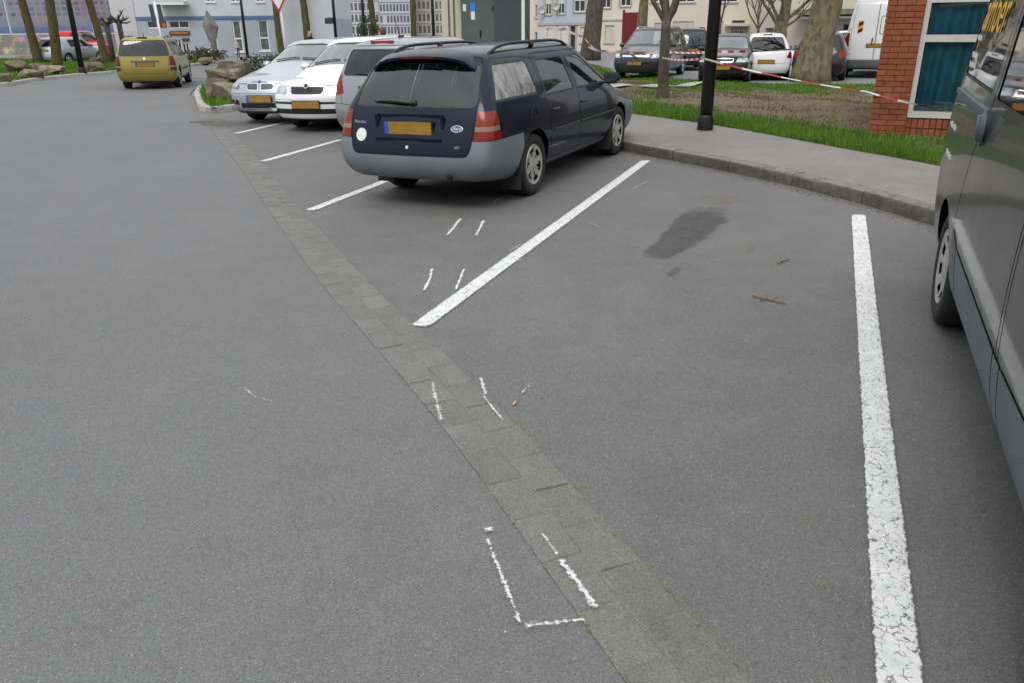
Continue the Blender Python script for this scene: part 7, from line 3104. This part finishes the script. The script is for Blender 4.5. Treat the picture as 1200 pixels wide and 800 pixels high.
# rubbish bag, twigs, cigarette end, drain slot
bp_ = px(924, 77, -.01)
bm = bmesh.new()
bmesh.ops.create_icosphere(bm, subdivisions=4, radius=1)
for v in bm.verts:
    p = v.co.copy()
    k = 1 + .10 * math.sin(p.x * 7 + p.z * 5) * math.sin(p.y * 8) + .06 * math.sin(p.z * 16 + p.x * 13)
    z = p.z * .42 * k
    f = 1 - .55 * max(0, p.z) ** 2
    v.co = Vector((p.x * .55 * k * f, p.y * .40 * k * f, max(z, -.28) + .28 + (.10 if p.z > .93 else 0)))
me = bpy.data.meshes.new('rubbish_bag')
bm.to_mesh(me)
bm.free()
mat_simple('bag_plastic', (.60, .64, .68), .35, var=.12, scale=5, bump=.5, bscale=12)
o = link('rubbish_bag', me, 'bag_plastic', None, True, label='pale blue-white rubbish bag left on the ground by the wall', category='bag')
o.location = (bp_.x, bp_.y + .4, -.03)


def twig(pts, r, lab, side=()):
    mb = MB()
    P = [Vector((*bp(*q), 0)) for q in pts]
    for p in P:
        p.z = bay_z(p.x, p.y) + r + .002
    mb.tube(P, [r, r * .9, r * .6][:len(P)] if len(P) == 3 else r, 6)
    for a, b_ in side:
        A_, B2 = Vector((*bp(*a), 0)), Vector((*bp(*b_), 0))
        A_.z = bay_z(A_.x, A_.y) + r
        B2.z = bay_z(B2.x, B2.y) + r * 2.5
        mb.tube([A_, B2], r * .5, 5)
    mb.build('twig', 'soil_twig', None, label=lab, category='twig')


twig([(882, 348), (900, 352), (921, 357)], .006, 'dry forked twig lying in the empty parking bay', [((900, 352), (897, 347)), ((903, 353), (911, 350)), ((898, 351), (890, 355))])
twig([(911, 310), (917, 307), (925, 305)], .006, 'short dark twig near the stain in the empty bay')
cb = Vector((*bp(603, 474), 0))
cz = bay_z(cb.x, cb.y)
mat_simple('filter_tan', (.55, .40, .20), .8, var=.15, scale=40)
MB().tube([(cb.x - .004, cb.y - .012, cz + .008), (cb.x + .004, cb.y + .014, cz + .008)], .006, 8).build('cigarette_end', 'filter_tan', None, True, label='small tan cigarette end on the asphalt beside the chalk', category='litter')
dp = px(235, 143.5, .002)
sl = MB()
for k in range(4):
    sl.box((dp.x - .16 + k * .12, dp.y + .01 * k, .004), (.10, .05, .012))
sl.build('drain_grate', 'metal_black', None, label='narrow dark drain grate in the road beside the island corner', category='drain')

# ------------------------------------------------------------------ people
mat_simple('skin', (.42, .24, .17), .6, var=.08)
mat_simple('hair_dark', (.025, .018, .014), .7, var=.3, scale=30)
mat_simple('hair_grey', (.22, .20, .18), .7, var=.3, scale=30)
mat_simple('hair_red', (.14, .040, .016), .7, var=.3, scale=30)
mat_simple('cloth_black', (.012, .013, .016), .9, var=.3, scale=10)
mat_simple('cloth_blue', (.03, .07, .17), .9, var=.2, scale=10)
mat_simple('cloth_jeans', (.05, .09, .17), .9, var=.2, scale=10)
mat_simple('cloth_pale', (.48, .50, .48), .9, var=.12, scale=10)
mat_simple('cloth_rust', (.20, .07, .04), .9, var=.2, scale=10)
mat_simple('shoe', (.02, .018, .016), .7, var=.2)


def person(loc, face, height, top, legs, hair, label, pose='stand', long_hair=False):
    s = height / 1.75
    J = {}
    if pose == 'crouch':
        J = dict(pelvis=(0, 0, .42), waist=(.05, 0, .55), chest=(.16, 0, .78), neck=(.24, 0, .98), head=(.30, 0, 1.06), crown=(.31, 0, 1.20))
        hip, knee, ank, toe = (.0, .10, .40), (.42, .14, .50), (.12, .13, .09), (.28, .14, .04)
        sh, el, wr, hn = (.19, .19, .90), (.34, .25, .66), (.52, .18, .56), (.60, .16, .54)
    else:
        J = dict(pelvis=(0, 0, .93), waist=(0, 0, 1.08), chest=(.0, 0, 1.30), neck=(.0, 0, 1.49), head=(.02, 0, 1.56), crown=(.015, 0, 1.69))
        hip, knee, ank, toe = (0, .10, .90), (.03, .11, .49), (-.02, .12, .09), (.14, .13, .04)
        sh, el, wr, hn = (0, .20, 1.42), (-.03, .26, 1.14), (.06, .27, .90), (.09, .26, .82)
    V, E, Rr = [], [], []

    def add(p, r, par=None):
        V.append(Vector(p) * s)
        Rr.append((r * s, r * s) if not isinstance(r, tuple) else (r[0] * s, r[1] * s))
        if par is not None:
            E.append((par, len(V) - 1))
        return len(V) - 1
    pel = add(J['pelvis'], (.13, .16))
    wa = add(J['waist'], (.11, .14), pel)
    ch = add(J['chest'], (.12, .17), wa)
    nk = add(J['neck'], .055, ch)
    hd_ = add(J['head'], .085, nk)
    cr = add(J['crown'], .085, hd_)
    nose = add(Vector(J['head']) + Vector((.095, 0, .02)), .018, hd_)
    for sy in (-1, 1):
        f = lambda p: (p[0], p[1] * sy, p[2])
        a = add(f(hip), .09, pel)
        b_ = add(f(knee), .062, a)
        c_ = add(f(ank), .042, b_)
        add(f(toe), .035, c_)
        a = add(f(sh), .065, ch)
        b_ = add(f(el), .047, a)
        c_ = add(f(wr), .034, b_)
        h_ = add(f(hn), .032, c_)
        for k in range(4):
            add((hn[0] + .05 + .01 * (k in (1, 2)), sy * (hn[1] - .028 + .018 * k), hn[2] - .075), .0095, h_)
        add((hn[0] + .055, sy * (hn[1] - .055), hn[2] - .02), .010, h_)
    me = bpy.data.meshes.new('person')
    me.from_pydata(V, E, [])
    o = bpy.data.objects.new('person', me)
    md = o.modifiers.new('skin', 'SKIN')
    md.use_smooth_shade = True
    for k, d in enumerate(me.skin_vertices[0].data if me.skin_vertices else []):
        d.radius = Rr[k]
    if not me.skin_vertices:
        bm = bmesh.new()
        bm.from_mesh(me)
        bm.verts.layers.skin.verify()
        bm.to_mesh(me)
        bm.free()
        for k, d in enumerate(me.skin_vertices[0].data):
            d.radius = Rr[k]
    me.skin_vertices[0].data[0].use_root = True
    sd_ = o.modifiers.new('sub', 'SUBSURF')
    sd_.levels = sd_.render_levels = 2
    em = evaluated_mesh(o)
    bpy.data.objects.remove(o)
    for nm in ('skin', top, legs, hair, 'shoe'):
        em.materials.append(MATS[nm])
    zn, zh, zp, za = J['neck'][2] * s, J['head'][2] * s, J['pelvis'][2] * s, .10 * s
    hx = J['head'][0] * s
    for p in em.polygons:
        c = p.center
        hand = abs(c.y) > (.12 * s if pose == 'crouch' else .18 * s) and ((pose == 'stand' and c.z < .91 * s and c.x > .03 * s and abs(c.y) > .19 * s) or (pose == 'crouch' and c.x > .50 * s and c.z < .62 * s))
        if hand:
            p.material_index = 0
        elif c.z > zn + .01 * s and abs(c.y) < .13 * s:
            p.material_index = 3 if (c.z > zh + .10 * s or c.x < hx - .02 * s) else 0
        elif c.z < za:
            p.material_index = 4
        elif c.z < zp + (.02 if pose == 'stand' else -.02) * s and not (abs(c.y) > .19 * s and pose == 'stand'):
            p.material_index = 2
        else:
            p.material_index = 1
    em.polygons.foreach_set('use_smooth', [True] * len(em.polygons))
    ob = link('person', em, None, None, label=label, category='person')
    ob.location = loc
    ob.rotation_euler = (0, 0, face)
    if long_hair:
        bm = bmesh.new()
        bmesh.ops.create_icosphere(bm, subdivisions=3, radius=1)
        for v in bm.verts:
            q = v.co
            v.co = Vector((q.x * .115 - .045, q.y * .125, q.z * .17 - .02 + (.02 if q.z > 0 else 0))) * s
            if q.x > .35:
                v.co.x -= .10 * s * (q.x - .35)
        hm = bpy.data.meshes.new('hair')
        bm.to_mesh(hm)
        bm.free()
        h_ = link('hair', hm, hair, ob, True)
        h_.location = Vector(J['crown']) * s - Vector((0, 0, .03 * s))
    return ob


person((px_at(363.5, 50, 31).x, 31, -.02), R(-20), 1.74, 'cloth_black', 'cloth_jeans', 'hair_grey', 'man in a dark jacket walking behind the silver hatchback')
person((px_at(448, 50, 30).x, 30, -.02), R(200), 1.72, 'cloth_rust', 'cloth_black', 'hair_red', 'person with long red hair standing behind the grey hatchback', long_hair=True)
person((px_at(279.5, 66, 57).x, 57, -.02), R(-30), 1.18, 'cloth_pale', 'cloth_jeans', 'hair_dark', 'child in a pale top and jeans standing by the slim windows')
person((px_at(100, 72, 50).x, 50, .08), R(160), 1.70, 'cloth_black', 'cloth_blue', 'hair_dark', 'person in dark and blue clothes crouching near the red van', pose='crouch')


# ------------------------------------------------------------------ unseen building and trees, added behind the camera to darken the cars' reflections
mat_simple('wall_brown', (.14, .10, .075), .9, var=.15, scale=1.5, bump=.2, bscale=25)
F = Facade('apartment_building', 'long brown apartment building, unseen, added behind the camera to darken the car reflections', (26, -24), (-22, -20), 11, 10, 'wall_brown')
for k in range(12):
    for j in range(3):
        u = 1.6 + k * 3.95
        F.window((u, u + 1.5, 1.0 + j * 3.2, 2.7 + j * 3.2), 'trim_white', 'pane_dark', 1, 0, 'trim_stone')
F.finish()
for k, (x, y) in enumerate(((14, -13), (6, -12), (-3, -12.5), (-12, -11.5))):
    branch_tree('street_tree', (x, y, -.02), ('first', 'second', 'third', 'fourth')[k] + ' unseen bare tree added behind the camera for the car reflections, counted from the van', .22, 2.6, 10, 'bark_grey', (0, 0), 5, 3, .5, 6, 'unseen trees added for the car reflections', 60 + k)
